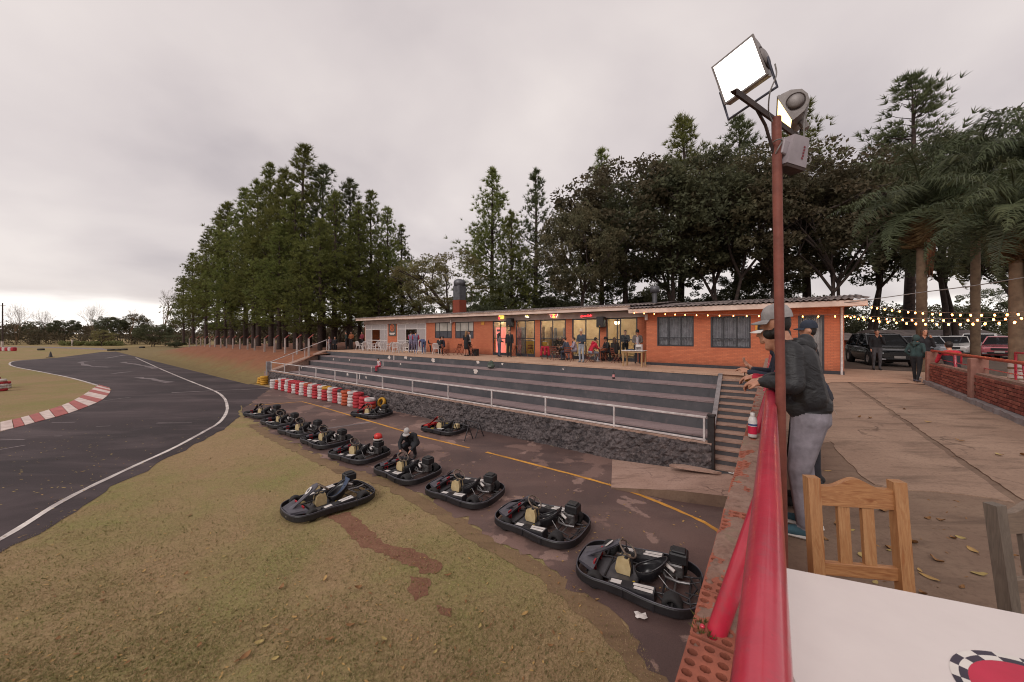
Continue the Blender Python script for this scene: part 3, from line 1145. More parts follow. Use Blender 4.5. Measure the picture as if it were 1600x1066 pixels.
# beam over the openings, soffit, fascia board
MB().box(((aLL + aMID) / 2, VL + 0.03, 2.665), (aMID - aLL + 0.02, 0.30, 0.33)).build('beam', 'beam_paint', club)
MB().box(((aLL + aMID) / 2, VL - 0.2, 2.90), (aMID - aLL + 0.6, 0.9, 0.05)).build('soffit', 'soffit', club)
aFL = A(985, 8.62)
MB().box(((aLL - 0.5 + aFL) / 2, 8.62, 2.985), (aFL - aLL + 0.5, 0.05, 0.25), bev=0.006).build('fascia', 'fascia_paint', club)
MB().tube([(aLL - 0.5, 8.57, 3.085), (aFL, 8.57, 3.085)], 0.045, 8).build('gutter', 'fascia_paint', club)
# right wing
w1 = (A(1027, VR), A(1084, VR), zF(1055, 541, VR), zF(1055, 494.5, VR))
w2 = (A(1110.5, VR), A(1173, VR), zF(1140, 543.5, VR), zF(1140, 494.2, VR))
d3 = (A(1247, VR), A(1288, VR), 0.12, 2.32)
zB = min(w1[2], w2[2])
zT = 2.62
cells = [(aMID, w1[0], 0), (w1[1], w2[0], 0), (w2[1], d3[0], 0), (d3[1], aRE, 0)]
for (x0, x1, _) in cells:
    wallbox(x0, x1, VR, 0.0, zT)
for (x0, x1, z0, z1) in (w1, w2):
    wallbox(x0, x1, VR, 0.0, z0)
    wallbox(x0, x1, VR, z1, zT)
    w = window(x0, x1, z0, z1, VR - 0.015, [0.33, 0.66], [0.28], 'dark_frame', 0.06)
    curtain(w, x0 + 0.05, x1 - 0.05, z0, z1, VR + 0.15, 'curtain_cloth', 11)
wallbox(d3[0], d3[1], VR, d3[3], zT)
wallbox(d3[0], d3[1], VR, 0, d3[2], 'dark_frame', name='sill')
w = window(d3[0], d3[1], d3[2], d3[3], VR - 0.015, [0.5], [], 'dark_frame', 0.07, name='glass_door')
curtain(w, d3[0] + .05, d3[1] - .05, d3[2], d3[3], VR + 0.15, 'curtain_white', 9)
MB().box(((aMID + aRE) / 2, VR - 0.012, 0.07), (aRE - aMID + 0.02, 0.03, 0.14)).build('plinth', 'dark_frame', club)
MB().box((aRE - 0.1, VR + 3.4, zT / 2), (0.2, 6.4, zT)).build('wall', 'orange_brick', club)
MB().box((aMID + 0.1, VR + 0.8, zT / 2), (0.2, 1.4, zT)).build('wall', 'orange_brick', club)
aE = A(1356, 7.3)
MB().box(((aMID - 0.6 + aE) / 2, VR - 0.27, 2.645), (aE - aMID + 0.5, 0.62, 0.05)).build('soffit', 'fascia_paint', club)
MB().box(((aMID - 0.7 + aE) / 2, 7.3, 2.72), (aE - aMID + 0.7, 0.05, 0.22), bev=0.006).build('fascia', 'fascia_paint', club)
MB().tube([(aRE - 0.07, VR - 0.06, 2.6), (aRE - 0.07, VR - 0.06, 0.0)], 0.04, 8).build('downpipe', 'white_frame', club)
MB().box((aMID + 0.02, VR - 0.06, 2.42), (0.14, 0.1, 0.3), bev=0.01).build('junction_box', 'white_frame', club)

# room behind the glass, right part of the left wing
ra0, ra1 = A(745), aMID + 0.3
vb = VL + 5.2
MB().box(((ra0 + ra1) / 2, vb, 1.45), (ra1 - ra0, 0.1, 2.9)).build('interior_wall', 'interior_wall', club)
MB().box((ra0 - 0.05, (VL + vb) / 2, 1.45), (0.1, vb - VL - 0.4, 2.9)).build('interior_wall', 'interior_wall', club)
MB().box((ra1 + 0.05, (VL + vb) / 2 + .3, 1.45), (0.1, vb - VL - 0.6, 2.9)).build('interior_wall', 'interior_wall', club)
MB().box(((aLL + ra1) / 2, (VL + vb) / 2 + .15, 2.86), (ra1 - aLL, vb - VL - 0.3, 0.06)).build('interior_ceiling', 'interior_ceiling', club)
MB().box(((aLL + ra1) / 2, (VL + vb) / 2, 0.012), (ra1 - aLL, vb - VL, 0.02)).build('interior_floor', 'interior_dark', club)
MB().box(((aLL + ra0) / 2, vb - 1.6, 1.4), (ra0 - aLL - .2, 0.1, 2.8)).build('interior_wall', 'interior_dark', club)
MB().box((aLL + 0.1, VL + 3.0, 1.3), (0.2, 5.9, 2.6)).build('wall', 'orange_brick', club)
MB().box(((aLL + aRE) / 2, VL + 5.9, 1.3), (aRE - aLL, 0.2, 2.6)).build('wall', 'orange_brick', club)
emit('tube_light', (1.0, 0.86, 0.66, 1), 70.0)
emit('warm_lamp', (1.0, 0.62, 0.25, 1), 16.0)
tubes = [(815, 2.2), (834, 3.8), (858, 1.2), (866, 2.4), (880, 3.6), (905, 1.6), (913, 3.2), (925, 2.4), (985, 2.0), (790, 3.0), (1000, 3.4)]
ORD11 = ['first', 'second', 'third', 'fourth', 'fifth', 'sixth', 'seventh', 'eighth', 'ninth', 'tenth', 'eleventh']
for k, (px, dv) in enumerate(tubes):
    a = A(px, VL + dv)
    lt = thing('tube_light', f'fluorescent tube light on the cafe ceiling, {ORD11[sorted(tubes).index((px, dv))]} from the left', 'ceiling light', F(a, VL + dv, 2.78), FA_, 'cafe ceiling lights')
    MB().box((0, 0, 0.02), (1.24, 0.12, 0.05), bev=.01).build('housing', 'white_frame', lt)
    MB().cyl((-0.6, 0, -0.03), (0.6, 0, -0.03), 0.022, n=8).build('tube', 'tube_light', lt)
lp = thing('ceiling_lamp', 'round glowing orange lamp behind the rightmost glass door', 'ceiling lamp', F(A(964, VL + 1.2), VL + 1.2, 2.3), 0)
MB().lathe([(0.02, 0.45), (0.03, 0.2), (0.22, 0.06), (0.26, 0.0)], 14).build('shade', 'interior_wall', lp)
MB().ell((0, 0, -0.04), (0.17, 0.17, 0.13)).build('globe', 'warm_lamp', lp)
lp = thing('ceiling_lamp', 'pale square lamp inside the open door behind the overalls', 'ceiling lamp', F(A(643, VL + .9), VL + 0.9, 2.45), FA_)
MB().box((0, 0, 0), (0.5, 0.3, 0.14), bev=.03).build('globe', 'tube_light', lp)
MB().cyl((0, 0, 0.07), (0, 0, 0.38), 0.015, n=6).build('stem', 'dark_frame', lp)

# shelves and counters seen through the glass
simple('counter_yellow', '#b5923c', '#94742c', 4, 0.5)
simple('shelf_wood', '#8a6f52', '#6d563d', 6, 0.6)
simple('fridge_metal', '#8d8c90', '#6d6c70', 6, 0.35, metal=0.4)
random.seed(11)
for k, (p0_, p1_, dv, h, mt, nm, lab) in enumerate([
        (823, 836, 1.4, 1.05, 'counter_yellow', 'counter', 'yellow counter behind the second glass front from the open cooler door'),
        (846, 852, 1.5, 1.0, 'counter_yellow', 'counter', 'narrow yellow cabinet behind the glass left of the long-haired sitters'),
        (808, 818, 2.2, 2.0, 'fridge_metal', 'upright_fridge', 'grey upright fridge behind the glass beside the standing man in black'),
        (849, 861, 4.6, 2.1, 'shelf_wood', 'shelf_rack', 'wooden shelf rack on the back wall behind the wide middle window'),
        (868, 882, 4.6, 2.0, 'fridge_metal', 'shelf_rack', 'grey metal shelf rack on the back wall of the cafe')]):
    a0, a1 = A(p0_, VL + dv), A(p1_, VL + dv)
    r_ = thing(nm, lab, 'cabinet' if 'counter' in nm else ('fridge' if 'fridge' in nm else 'shelf'), F((a0 + a1) / 2, VL + dv, 0.025), FA_)
    wd = a1 - a0
    if nm == 'shelf_rack':
        for x in (-wd / 2, wd / 2):
            MB().box((x, 0, h / 2), (0.04, 0.35, h)).build('upright', mt, r_)
        for z in (0.3, 0.8, 1.3, 1.75):
            MB().box((0, 0, z), (wd - .05, 0.34, 0.03)).build('shelf', mt, r_)
    else:
        MB().box((0, 0, h / 2 - .02), (wd, 0.55, h - 0.04), bev=.01).build('body', mt, r_)
        MB().box((0, 0, h), (wd + 0.06, 0.6, 0.04), bev=.008).build('top', 'fridge_metal', r_)
        MB().box((wd * .3, -0.29, h * .6), (0.03, 0.03, 0.3)).build('handle', 'dark_frame', r_)
emit('cooler_glow', (1.0, 0.24, 0.18, 1), 0.75)
emit('cooler_inside', (1.0, 0.75, 0.55, 1), 0.6)
a0, a1 = A(771.5), A(779)
cl = thing('drinks_cooler', 'tall glowing red drinks cooler in the leftmost glass doorway', 'cooler', F((a0 + a1) / 2, VL + 0.55, 0.03), FA_)
wd = 0.62
MB().box((0, 0, 1.0), (wd, 0.5, 2.0), bev=.03).build('body', 'cooler_glow', cl)
MB().box((0, -0.255, 1.25), (wd * .62, 0.02, 0.55)).build('door_glass', 'interior_dark', cl)
MB().box((0, -0.257, 1.78), (wd * .6, 0.02, 0.16), bev=.008).build('header', 'interior_dark', cl)
MB().box((0, -0.257, 0.5), (wd * .62, 0.02, 0.7)).build('lower_panel', 'cooler_glow', cl)
MB().box((0, -0.255, 0.1), (wd * .7, 0.02, 0.12)).build('grille', 'dark_frame', cl)

# corrugated roofs, one object for each sheet
def roof_sheet_mesh(w, vlen, rise, waves=6, name='roof_sheet'):
    vs, fs = [], []
    n = waves * 6
    for i in range(n + 1):
        x = w * i / n
        z = 0.028 * math.cos(2 * PI * waves * i / n)
        for (vv, zz_) in ((0, 0), (vlen, rise), (vlen, rise - 0.012), (0, -0.012)):
            vs.append((x, vv, z + zz_))
    for i in range(n):
        k = 4 * i
        for (a, b) in ((0, 1), (1, 2), (2, 3), (3, 0)):
            fs.append((k + a, k + 4 + a, k + 4 + b, k + b))
    return MB().add(vs, fs, 0, True).mesh(name, 'roof_sheet')


def roof(a0, a1, v0, z0, v1, z1, group):
    n = round((a1 - a0) / 1.1)
    w = (a1 - a0) / n
    half = (v1 - v0) / 2
    me = roof_sheet_mesh(w + 0.06, half + 0.15, (z1 - z0) * (half + 0.15) / (v1 - v0))
    for row in (0, 1):
        for i in range(n):
            o = put('roof_sheet', me, club, (a0 + i * w, v0 + row * half, z0 + row * (z1 - z0) / 2 + (0.022 if row else 0) + 0.004 * (i % 2) + 0.006 * fbm(i * .7, row, 2)))
            o.rotation_euler.y = 0.003 * fbm(i * 1.3, row, 5)


roof(aLL - 0.55, aMID + 0.2, 8.5, 3.12, 13.4, 3.56, 0)
roof(aMID - 0.75, aE, 7.2, 2.88, 12.2, 3.36, 0)
MB().hexa([(aLL - .5, 13.4, 3.44), (aMID, 13.4, 3.44), (aMID, 17.5, 2.92), (aLL - .5, 17.5, 2.92)], [(aLL - .5, 13.4, 3.53), (aMID, 13.4, 3.53), (aMID, 17.5, 3.0), (aLL - .5, 17.5, 3.0)]).build('rear_roof', 'roof_sheet', club)
MB().hexa([(aMID, 12.1, 3.24), (aE, 12.1, 3.24), (aE, 16.5, 2.82), (aMID, 16.5, 2.82)], [(aMID, 12.1, 3.33), (aE, 12.1, 3.33), (aE, 16.5, 2.9), (aMID, 16.5, 2.9)]).build('rear_roof', 'roof_sheet', club)
# brick chimney with sheet-metal hood, and a flue pipe
simple('chimney_brick', '#8a4230', '#6d3122', 9, 0.9, 0.5, 25)
ac, Yc = colF(718, 11.5)
pc = CAMZ - (485 - HY) * Yc / FPX
ch = MB().box((ac, 11.5, 3.75), (0.85, 0.85, 1.5), bev=.01).build('chimney', 'chimney_brick', club)
zc = zF(718, 472, 11.5)
MB().box((ac, 11.5, (4.5 + zF(718, 447, 11.5)) / 2), (0.8, 0.8, zF(718, 447, 11.5) - 4.5), bev=.02).build('flue', 'galvanised', ch)
MB().lathe([(0.38, -0.02), (0.5, 0.02), (0.52, 0.32), (0.42, 0.52), (0.15, 0.6), (0.0, 0.62)], 8, (ac, 11.5, zF(718, 447, 11.5))).build('hood', 'galvanised', ch)
a5, Y5 = colF(1023, 11.0)
fz = zF(1023, 457, 11)
fl = MB().cyl((a5, 11, 3.2), (a5, 11, fz), 0.14, n=10).build('flue_pipe', 'galvanised', club)
MB().lathe([(0.15, -0.02), (0.27, 0.0), (0.27, 0.28), (0.22, 0.36), (0.0, 0.4)], 10, (a5, 11, fz)).build('cowl', 'galvanised', fl)
# small yellow notices and lamps on the wall
for px, py, v in ((754.5, 505, VL), (1187, 511, VR)):
    MB().box((A(px, v), v - 0.02, zF(px, py, v)), (0.32, 0.02, 0.26)).build('notice', 'road_yellow', club)
MB().box((A(707), VL - 0.12, zF(707, 503, VL)), (0.14, 0.2, 0.28), bev=.02).build('wall_lamp', 'white_frame', club)
# club sign: round orange emblem over a white word on grey
sg = thing('club_sign', 'grey sign with orange round emblem and white lettering between the white doors', 'sign', F(A(613.5), VL - 0.03, 0), FA_)
z0, z1 = zF(613, 525, VL), zF(613, 505, VL)
wd = A(619) - A(607.5)
simple('sign_grey', '#5a544f', '#49443f', 6, 0.6)
simple('sign_orange', '#e0703c', '#c95c2e', 6, 0.6)
MB().box((0, 0, (z0 + z1) / 2), (wd, 0.04, z1 - z0), bev=.008).build('panel', 'sign_grey', sg)
rr = (z1 - z0) * 0.28
zc = z0 + (z1 - z0) * 0.62
MB().lathe([(rr * .78, 0), (rr, 0), (rr, .012), (rr * .78, .012)], 24, (0, 0, 0), Matrix.Translation((0, -0.022, zc)) @ Matrix.Rotation(R(90), 4, 'X'), closed=True).build('emblem_ring', 'sign_orange', sg)


def text_mesh(s, size, mat, name='lettering', ext=0.004, bold=0.0):
    cu = bpy.data.curves.new(name, 'FONT')
    cu.body = s
    cu.size = size
    cu.extrude = ext
    cu.offset = bold
    cu.align_x = 'CENTER'
    cu.align_y = 'CENTER'
    cu.resolution_u = 3
    o = bpy.data.objects.new(name, cu)
    COL.objects.link(o)
    dg = bpy.context.evaluated_depsgraph_get()
    me = bpy.data.meshes.new_from_object(o.evaluated_get(dg))
    bpy.data.objects.remove(o)
    bpy.data.curves.remove(cu)
    me.materials.clear()
    me.materials.append(MATS[mat])
    me.name = name
    return me


o = put('emblem', text_mesh('R', rr * 1.5, 'sign_orange', 'emblem', .006), sg, (0, -0.03, zc))
o.rotation_euler.x = R(90)
for dz, sz in ((0.20, 0.105), (0.12, 0.06)):
    MB().box((0, -0.024, z0 + (z1 - z0) * dz), (wd * (.74 if dz > .15 else .5), 0.008, sz)).build('lettering', 'white_paint', sg)
# speakers under the eaves
simple('speaker_black', '#222226', '#17171a', 20, 0.55)
for k, (px, py0, py1, lab) in enumerate(((797, 497.5, 511, 'black loudspeaker on the beam above the standing man in black'), (939, 495, 512, 'black loudspeaker on the beam next to the rightmost glass door'))):
    z0, z1 = zF(px, py1, VL - .25), zF(px, py0, VL - .25)
    spk = thing('loudspeaker', lab, 'loudspeaker', F(A(px, VL - .28), VL - 0.28, z0), FA_)
    MB().box((0, 0, (z1 - z0) / 2), (0.46, 0.34, z1 - z0), bev=.03).build('cabinet', 'speaker_black', spk)
    MB().box((0, -0.175, (z1 - z0) / 2), (0.40, 0.012, (z1 - z0) * .9), bev=.004).build('grille', 'steel_dark', spk)
    MB().box((0, -0.184, (z1 - z0) * .12), (0.06, 0.008, 0.05)).build('badge', 'road_yellow', spk)
    MB().box((0, 0.24, (z1 - z0) * .6), (0.06, 0.16, 0.06)).build('bracket', 'steel_dark', spk)
# lit brand signs on the beam
emit('sign_red', (1.0, 0.05, 0.06, 1), 1.6)
emit('sign_yellow', (1.0, 0.72, 0.12, 1), 1.3)
emit('sign_white', (1.0, 0.86, 0.7, 1), 1.2)


def beam_sign(px, py, lab):
    return thing('lit_sign', lab, 'sign', F(A(px, VL - .18), VL - 0.18, zF(px, py, VL - .18)), FA_)


s1 = beam_sign(783, 495.5, 'small lit yellow and red sign above the drinks cooler')
MB().box((0, 0, 0), (0.44, 0.05, 0.26), bev=.02).build('panel', 'sign_yellow', s1)
MB().lathe([(0, .005), (.1, .005), (.1, -.01)], 14, M=Matrix.Translation((-.14, -.03, -.06)) @ Matrix.Rotation(R(90), 4, 'X')).build('disc', 'sign_red', s1)
o = put('lettering', text_mesh('B2', .2, 'speaker_black'), s1, (0.07, -0.032, 0.02))
o.rotation_euler.x = R(90)
s2 = beam_sign(824, 495.2, 'small lit sign with white script and a yellow crown, above the second glass front')
MB().box((0, 0, -0.02), (0.42, 0.05, 0.14), M=Matrix.Rotation(R(10), 4, 'Y'), bev=.02).build('panel', 'speaker_black', s2)
o = put('lettering', text_mesh('Schin', .17, 'sign_white', bold=.006), s2, (0, -0.035, 0))
o.rotation_euler = (R(90), R(10), 0)
MB().box((0, -.01, 0.09), (0.1, 0.05, 0.06), bev=.01).build('crown', 'sign_yellow', s2)
s3 = beam_sign(865.5, 494.2, 'lit sign with yellow disc and two red bulls above the middle window')
MB().lathe([(0, .008), (.13, .008), (.13, -.015)], 18, M=Matrix.Translation((0, -.02, .01)) @ Matrix.Rotation(R(90), 4, 'X')).build('disc', 'sign_yellow', s3)
for sx in (-1, 1):
    q = [(0.02, 0.02), (0.1, 0.09), (0.2, 0.1), (0.27, 0.13), (0.25, 0.03), (0.2, -0.02), (0.17, -0.1), (0.13, -0.03), (0.05, -0.02)]
    MB().prism([(sx * x, z) for x, z in q], -0.01, 0.01, M=Matrix.Translation((0, -.045, 0)) @ Matrix.Rotation(R(90), 4, 'X')).build('bull', 'sign_red', s3)
    MB().prism([(sx * x * 1.12, z * 1.15 - .005) for x, z in q], -0.006, 0.006, M=Matrix.Translation((0, -.028, 0)) @ Matrix.Rotation(R(90), 4, 'X')).build('backing', 'sign_white', s3)
s4 = beam_sign(916, 493.8, 'lit red script sign above the window beside the right loudspeaker')
MB().box((0, 0, 0), (0.6, 0.04, 0.16), M=Matrix.Rotation(R(-4), 4, 'Y'), bev=.03).build('panel', 'soffit', s4)
o = put('lettering', text_mesh('Coca-Cola', .17, 'sign_red', bold=.008), s4, (0, -0.03, 0))
o.rotation_euler = (R(90), R(-4), 0)
o.data.transform(Matrix(((1, .25, 0, 0), (0, 1, 0, 0), (0, 0, 1, 0), (0, 0, 0, 1))))

# ------------------------------------------------------------------ vegetation
def mk_leaf(name, c1, c2, c3, rough=0.65, trans=0.12):
    t = NT(name)
    v = t.pos()
    oi = t.n.new('ShaderNodeObjectInfo')
    n = t.noise(v, 0.55, 3, 0.6)
    fine = t.noise(v, 6, 3, 0.7)
    col = t.mix(t.ramp(n, (0.36, 0.0), (0.64, 1.0)), C(c1), C(c2))
    col = t.mix(t.ramp(fine, (0.48, 0.0), (0.72, 1.0)), col, C(c3))
    hs = t.n.new('ShaderNodeHueSaturation')
    t.l.new(col, hs.inputs['Color'])
    t.l.new(t.math('ADD', 0.8, t.math('MULTIPLY', oi.outputs['Random'], 0.45)), hs.inputs['Value'])
    t.l.new(t.math('ADD', 0.485, t.math('MULTIPLY', oi.outputs['Random'], 0.03)), hs.inputs['Hue'])
    t.P(Base_Color=hs.outputs[0], Roughness=rough)
    t.p.inputs['Specular IOR Level'].default_value = 0.25
    tl = t.n.new('ShaderNodeBsdfTranslucent')
    t.l.new(hs.outputs[0], tl.inputs['Color'])
    mx = t.n.new('ShaderNodeMixShader')
    mx.inputs[0].default_value = 0.38
    t.l.new(t.p.outputs[0], mx.inputs[1])
    t.l.new(tl.outputs[0], mx.inputs[2])
    t.l.new(mx.outputs[0], t.out.inputs[0])
    MATS[name] = t.m


mk_leaf('pine_needles', '#666b3c', '#7d8046', '#444b2d')
mk_leaf('pine_needles_dark', '#555b40', '#666947', '#3a4232')
mk_leaf('leaf_reddish', '#5e5c45', '#6b6048', '#424331')
mk_leaf('leaf_dark', '#565a44', '#656549', '#3c4134')
mk_leaf('leaf_olive', '#74714a', '#877d52', '#54553a')
mk_leaf('leaf_palm', '#4f573f', '#62674a', '#384030', 0.45)
mk_leaf('leaf_bare', '#7a6650', '#8a7058', '#5d4c40')
simple('bark', '#4b3d37', '#2e2623', 5, 0.95, 0.8, 14)
simple('bark_pine', '#4a3a34', '#2b2321', 5, 0.95, 0.8, 10)
simple('palm_bark', '#7b6652', '#5a4839', 3, 0.95, 0.8, 12)
mk_leaf('palm_dead', '#7a6446', '#6c5138', '#4f3c2a')
simple('palm_fibre', '#7a4f36', '#573624', 6, 0.95, 0.8, 20)
simple('lime_wash', '#c3b8b2', '#a0948e', 4, 0.8, 0.3, 20)


def blades(rng, centers, dirs, per, L, Wd, spread):
    """triangular needles bursting from each centre"""
    n = len(centers)
    c = np.repeat(centers, per, 0)
    d = np.repeat(dirs, per, 0)
    r = rng.normal(size=(n * per, 3))
    r /= np.linalg.norm(r, axis=1, keepdims=True)
    v = d + r * spread
    v /= np.linalg.norm(v, axis=1, keepdims=True)
    side_ = np.cross(v, rng.normal(size=(n * per, 3)))
    side_ /= np.linalg.norm(side_, axis=1, keepdims=True) + 1e-9
    ln = L * rng.uniform(0.6, 1.25, (n * per, 1))
    base = c + v * ln * 0.05
    a, b, e_ = base - side_ * Wd, base + side_ * Wd, c + v * ln
    verts = np.stack([a, b, e_], 1).reshape(-1, 3)
    return verts, np.arange(len(verts)).reshape(-1, 3)


def leafquads(rng, centers, radii, per, size, flat=0.7):
    """leaf-sized kites filling soft clumps"""
    n = len(centers)
    c = np.repeat(centers, per, 0)
    rad = np.repeat(np.asarray(radii).reshape(-1, 1), per, 0)
    p = rng.normal(size=(n * per, 3))
    p /= np.linalg.norm(p, axis=1, keepdims=True)
    p *= rng.uniform(0.35, 1.0, (n * per, 1)) ** 0.5
    p[:, 2] *= flat
    c = c + p * rad
    ax = rng.normal(size=(n * per, 3)) + p * 0.8
    ax /= np.linalg.norm(ax, axis=1, keepdims=True)
    sd_ = np.cross(ax, rng.normal(size=(n * per, 3)))
    sd_ /= np.linalg.norm(sd_, axis=1, keepdims=True) + 1e-9
    s = size * rng.uniform(0.6, 1.4, (n * per, 1))
    q = np.stack([c - ax * s * 0.5, c + sd_ * s * 0.27, c + ax * s * 0.6, c - sd_ * s * 0.27], 1).reshape(-1, 3)
    return q, np.arange(len(q)).reshape(-1, 4)


def pine_parts(seed, H=1.0, base=0.22, rad=0.17, whorls=24, shape=0.85, dens=1.0, mat='pine_needles'):
    """a 20 m pine; returns (wood mesh, needle mesh)"""
    rng = np.random.default_rng(seed)
    H = 20.0
    m = MB()
    bend = rng.normal(size=2) * 0.25
    tr = [(bend[0] * math.sin(t * 3) * t, bend[1] * math.sin(t * 2.4) * t, H * t * 0.985) for t in np.linspace(0, 1, 12)]
    m.tube(tr, [0.30 * (1 - t) ** 0.8 + 0.02 for t in np.linspace(0, 1, 12)], 8)
    cs, ds = [], []
    for w in range(whorls):
        t = base + (1 - base) * ((w + rng.uniform(0, .7)) / whorls)
        z = H * t
        tt = (t - base) / (1 - base)
        prof = (1 - tt) ** shape * (0.66 + 0.34 * min(1, tt * 5)) + 0.012
        for b in range(rng.integers(4, 7)):
            az = rng.uniform(0, 2 * PI)
            L = H * rad * prof * rng.uniform(0.5, 1.4)
            up = 0.10 + 0.75 * tt + rng.uniform(-.15, .2)
            p0 = np.array([bend[0] * math.sin(t * 3) * t, bend[1] * math.sin(t * 2.4) * t, z])
            d = np.array([math.cos(az), math.sin(az), up])
            d /= np.linalg.norm(d)
            p1 = p0 + d * L * 0.55
            d2 = d + np.array([0, 0, 0.35])
            d2 /= np.linalg.norm(d2)
            p2 = p1 + d2 * L * 0.5
            m.tube([p0, p1, p2], [0.055 * (1 - tt) + 0.018, 0.03 * (1 - tt) + 0.012, 0.008], 4, caps=False)
            k = max(5, int(L * 6.6 * dens))
            for j in range(k):
                s = 0.46 + 0.54 * (j + 1) / k
                p = p0 + (p1 - p0) * min(1, s / .55) + (p2 - p1) * max(0, (s - .55) / .45)
                off = rng.normal(size=3) * np.array([0.46, 0.46, 0.26]) * (0.35 + 0.2 * L) * 1.0
                cs.append(p + off)
                dd = d + off * 0.8 + np.array([0, 0, 0.8])
                ds.append(dd / np.linalg.norm(dd))
    for j in range(8):
        cs.append(np.array([bend[0] * math.sin(3), bend[1] * math.sin(2.4), H * (0.95 + 0.006 * j)]) + rng.normal(size=3) * .12)
        ds.append(np.array([0, 0, 1.0]))
    v, f = blades(rng, np.array(cs), np.array(ds), 17, 0.46, 0.028, 0.75)
    return m.mesh('trunk', 'bark_pine'), np_mesh('crown', v, f, mat)


def broad_parts(seed, mat, trunk_h=0.32, spread=0.34, clumps=150, size=0.24, flat=0.6, per=150, dome=0.75, bare=False):
    """a 16 m broadleaf tree"""
    rng = np.random.default_rng(seed)
    H = 16.0
    m = MB()
    tips = []

    def grow(p, d, L, r, lvl):
        q = p + d * L * 0.5 + rng.normal(size=3) * L * 0.05
        e_ = q + (d + rng.normal(size=3) * 0.12) * L * 0.5
        m.tube([p, q, e_], [r, r * 0.82, r * 0.62], 6 if lvl < 2 else 4, caps=False)
        if lvl >= (5 if bare else 3):
            tips.append(e_)
            return
        for k in range(rng.integers(2, 4) + (1 if lvl == 0 else 0)):
            az = rng.uniform(0, 2 * PI)
            sp = rng.uniform(0.45, 0.95)
            nd = d + np.array([math.cos(az) * sp, math.sin(az) * sp, rng.uniform(-.1, .3)])
            nd /= np.linalg.norm(nd)
            grow(e_, nd, L * rng.uniform(0.6, 0.82), r * 0.6, lvl + 1)

    nst = rng.integers(1, 4)
    for s_ in range(nst):
        d = np.array([rng.uniform(-.22, .22), rng.uniform(-.22, .22), 1.0])
        grow(np.array([rng.uniform(-.3, .3), rng.uniform(-.3, .3), -0.2]), d / np.linalg.norm(d), H * trunk_h, 0.30 / math.sqrt(nst), 0)
    if bare:
        return m.mesh('trunk', 'leaf_bare'), None
    cs, rs = [], []
    for k in range(clumps):
        if k < len(tips):
            c = tips[k] + rng.normal(size=3) * 0.3
        else:
            u = rng.normal(size=3)
            u /= np.linalg.norm(u)
            rr = rng.uniform(0.55, 1.0) ** 0.6
            c = np.array([u[0] * spread * H * rr, u[1] * spread * H * rr, H * (0.60 + 0.36 * u[2] * rr * (dome if u[2] > 0 else 0.75))])
        cs.append(c)
        rs.append(rng.uniform(0.55, 1.25))
    v, f = leafquads(rng, np.array(cs), rs, per, size, flat)
    return m.mesh('trunk', 'bark'), np_mesh('crown', v, f, mat)


PINES = [pine_parts(1, rad=.20, shape=.9), pine_parts(2, rad=0.235, base=0.18, shape=.85), pine_parts(3, rad=0.18, base=0.3, shape=0.75), pine_parts(4, rad=0.225, base=0.2, dens=1.0, shape=.9),
         pine_parts(5, rad=0.19, base=0.35, whorls=26, shape=0.7, dens=0.7, mat='pine_needles_dark'), pine_parts(6, rad=0.18, base=0.15, whorls=26, dens=0.7, mat='pine_needles_dark')]
BROAD = [broad_parts(11, 'leaf_reddish'), broad_parts(12, 'leaf_dark', spread=0.38, clumps=180), broad_parts(13, 'leaf_reddish', clumps=120, per=130), broad_parts(14, 'leaf_olive', 0.28, 0.30, 90, 0.22, 0.5, 90),
         broad_parts(15, 'leaf_dark', 0.2, 0.42, 150, 0.26, 0.6)]
BARE = [broad_parts(21, 'leaf_bare', bare=True), broad_parts(22, 'leaf_bare', bare=True)]


def tree(kind, pr, px, pytop, Y, zbase, label, group, wide=1.0, H0=20.0, rot=None, name=None, cat='tree'):
    """a tree standing at depth Y under column px; its top reaches row pytop"""
    X = (px - CX) / FPX * Y
    H = CAMZ + (HY - pytop) * Y / FPX - zbase
    s = H / H0
    t = thing(name or kind, label, cat, (X, Y, zbase), rot if rot is not None else random.uniform(0, 6.28), group)
    t.scale = (s * wide, s * wide, s)
    put('trunk', pr[0], t)
    if pr[1] is not None:
        put('crown', pr[1], t)
    return t


random.seed(5)
# pines on the bank behind the concrete posts, left to right by their tops
PL = [(287, 432, 76, 0, 1.0), (302, 398, 71, 1, 1.0), (322, 366, 67, 3, 1.0), (340, 340, 63, 0, 1.0), (362, 318, 60, 2, 1.1), (384, 298, 57, 1, 1.0), (404, 283, 54, 3, 0.95),
      (424, 258, 52, 0, 0.9), (446, 270, 50, 1, 1.0), (482, 228, 48, 2, 1.1), (462, 300, 44, 3, 1.1), (505, 262, 50, 4, 1.0), (436, 352, 43, 1, 1.15), (396, 378, 47, 3, 1.15), (352, 405, 53, 1, 1.1),
      (522, 300, 43, 3, 1.1), (500, 345, 40, 1, 1.2), (545, 283, 53, 4, 0.95), (562, 318, 47, 0, 1.0), (580, 302, 52, 1, 0.95), (606, 324, 50, 3, 0.95), (548, 388, 42, 3, 1.2), (592, 392, 45, 1, 1.0), (628, 352, 54, 0, 0.9), (470, 398, 39, 1, 1.2)]
ORD = ['first', 'second', 'third', 'fourth', 'fifth', 'sixth', 'seventh', 'eighth', 'ninth', 'tenth']
srt = sorted(p[0] for p in PL if p[2] >= 45)
frt = sorted(p[0] for p in PL if p[2] < 45)
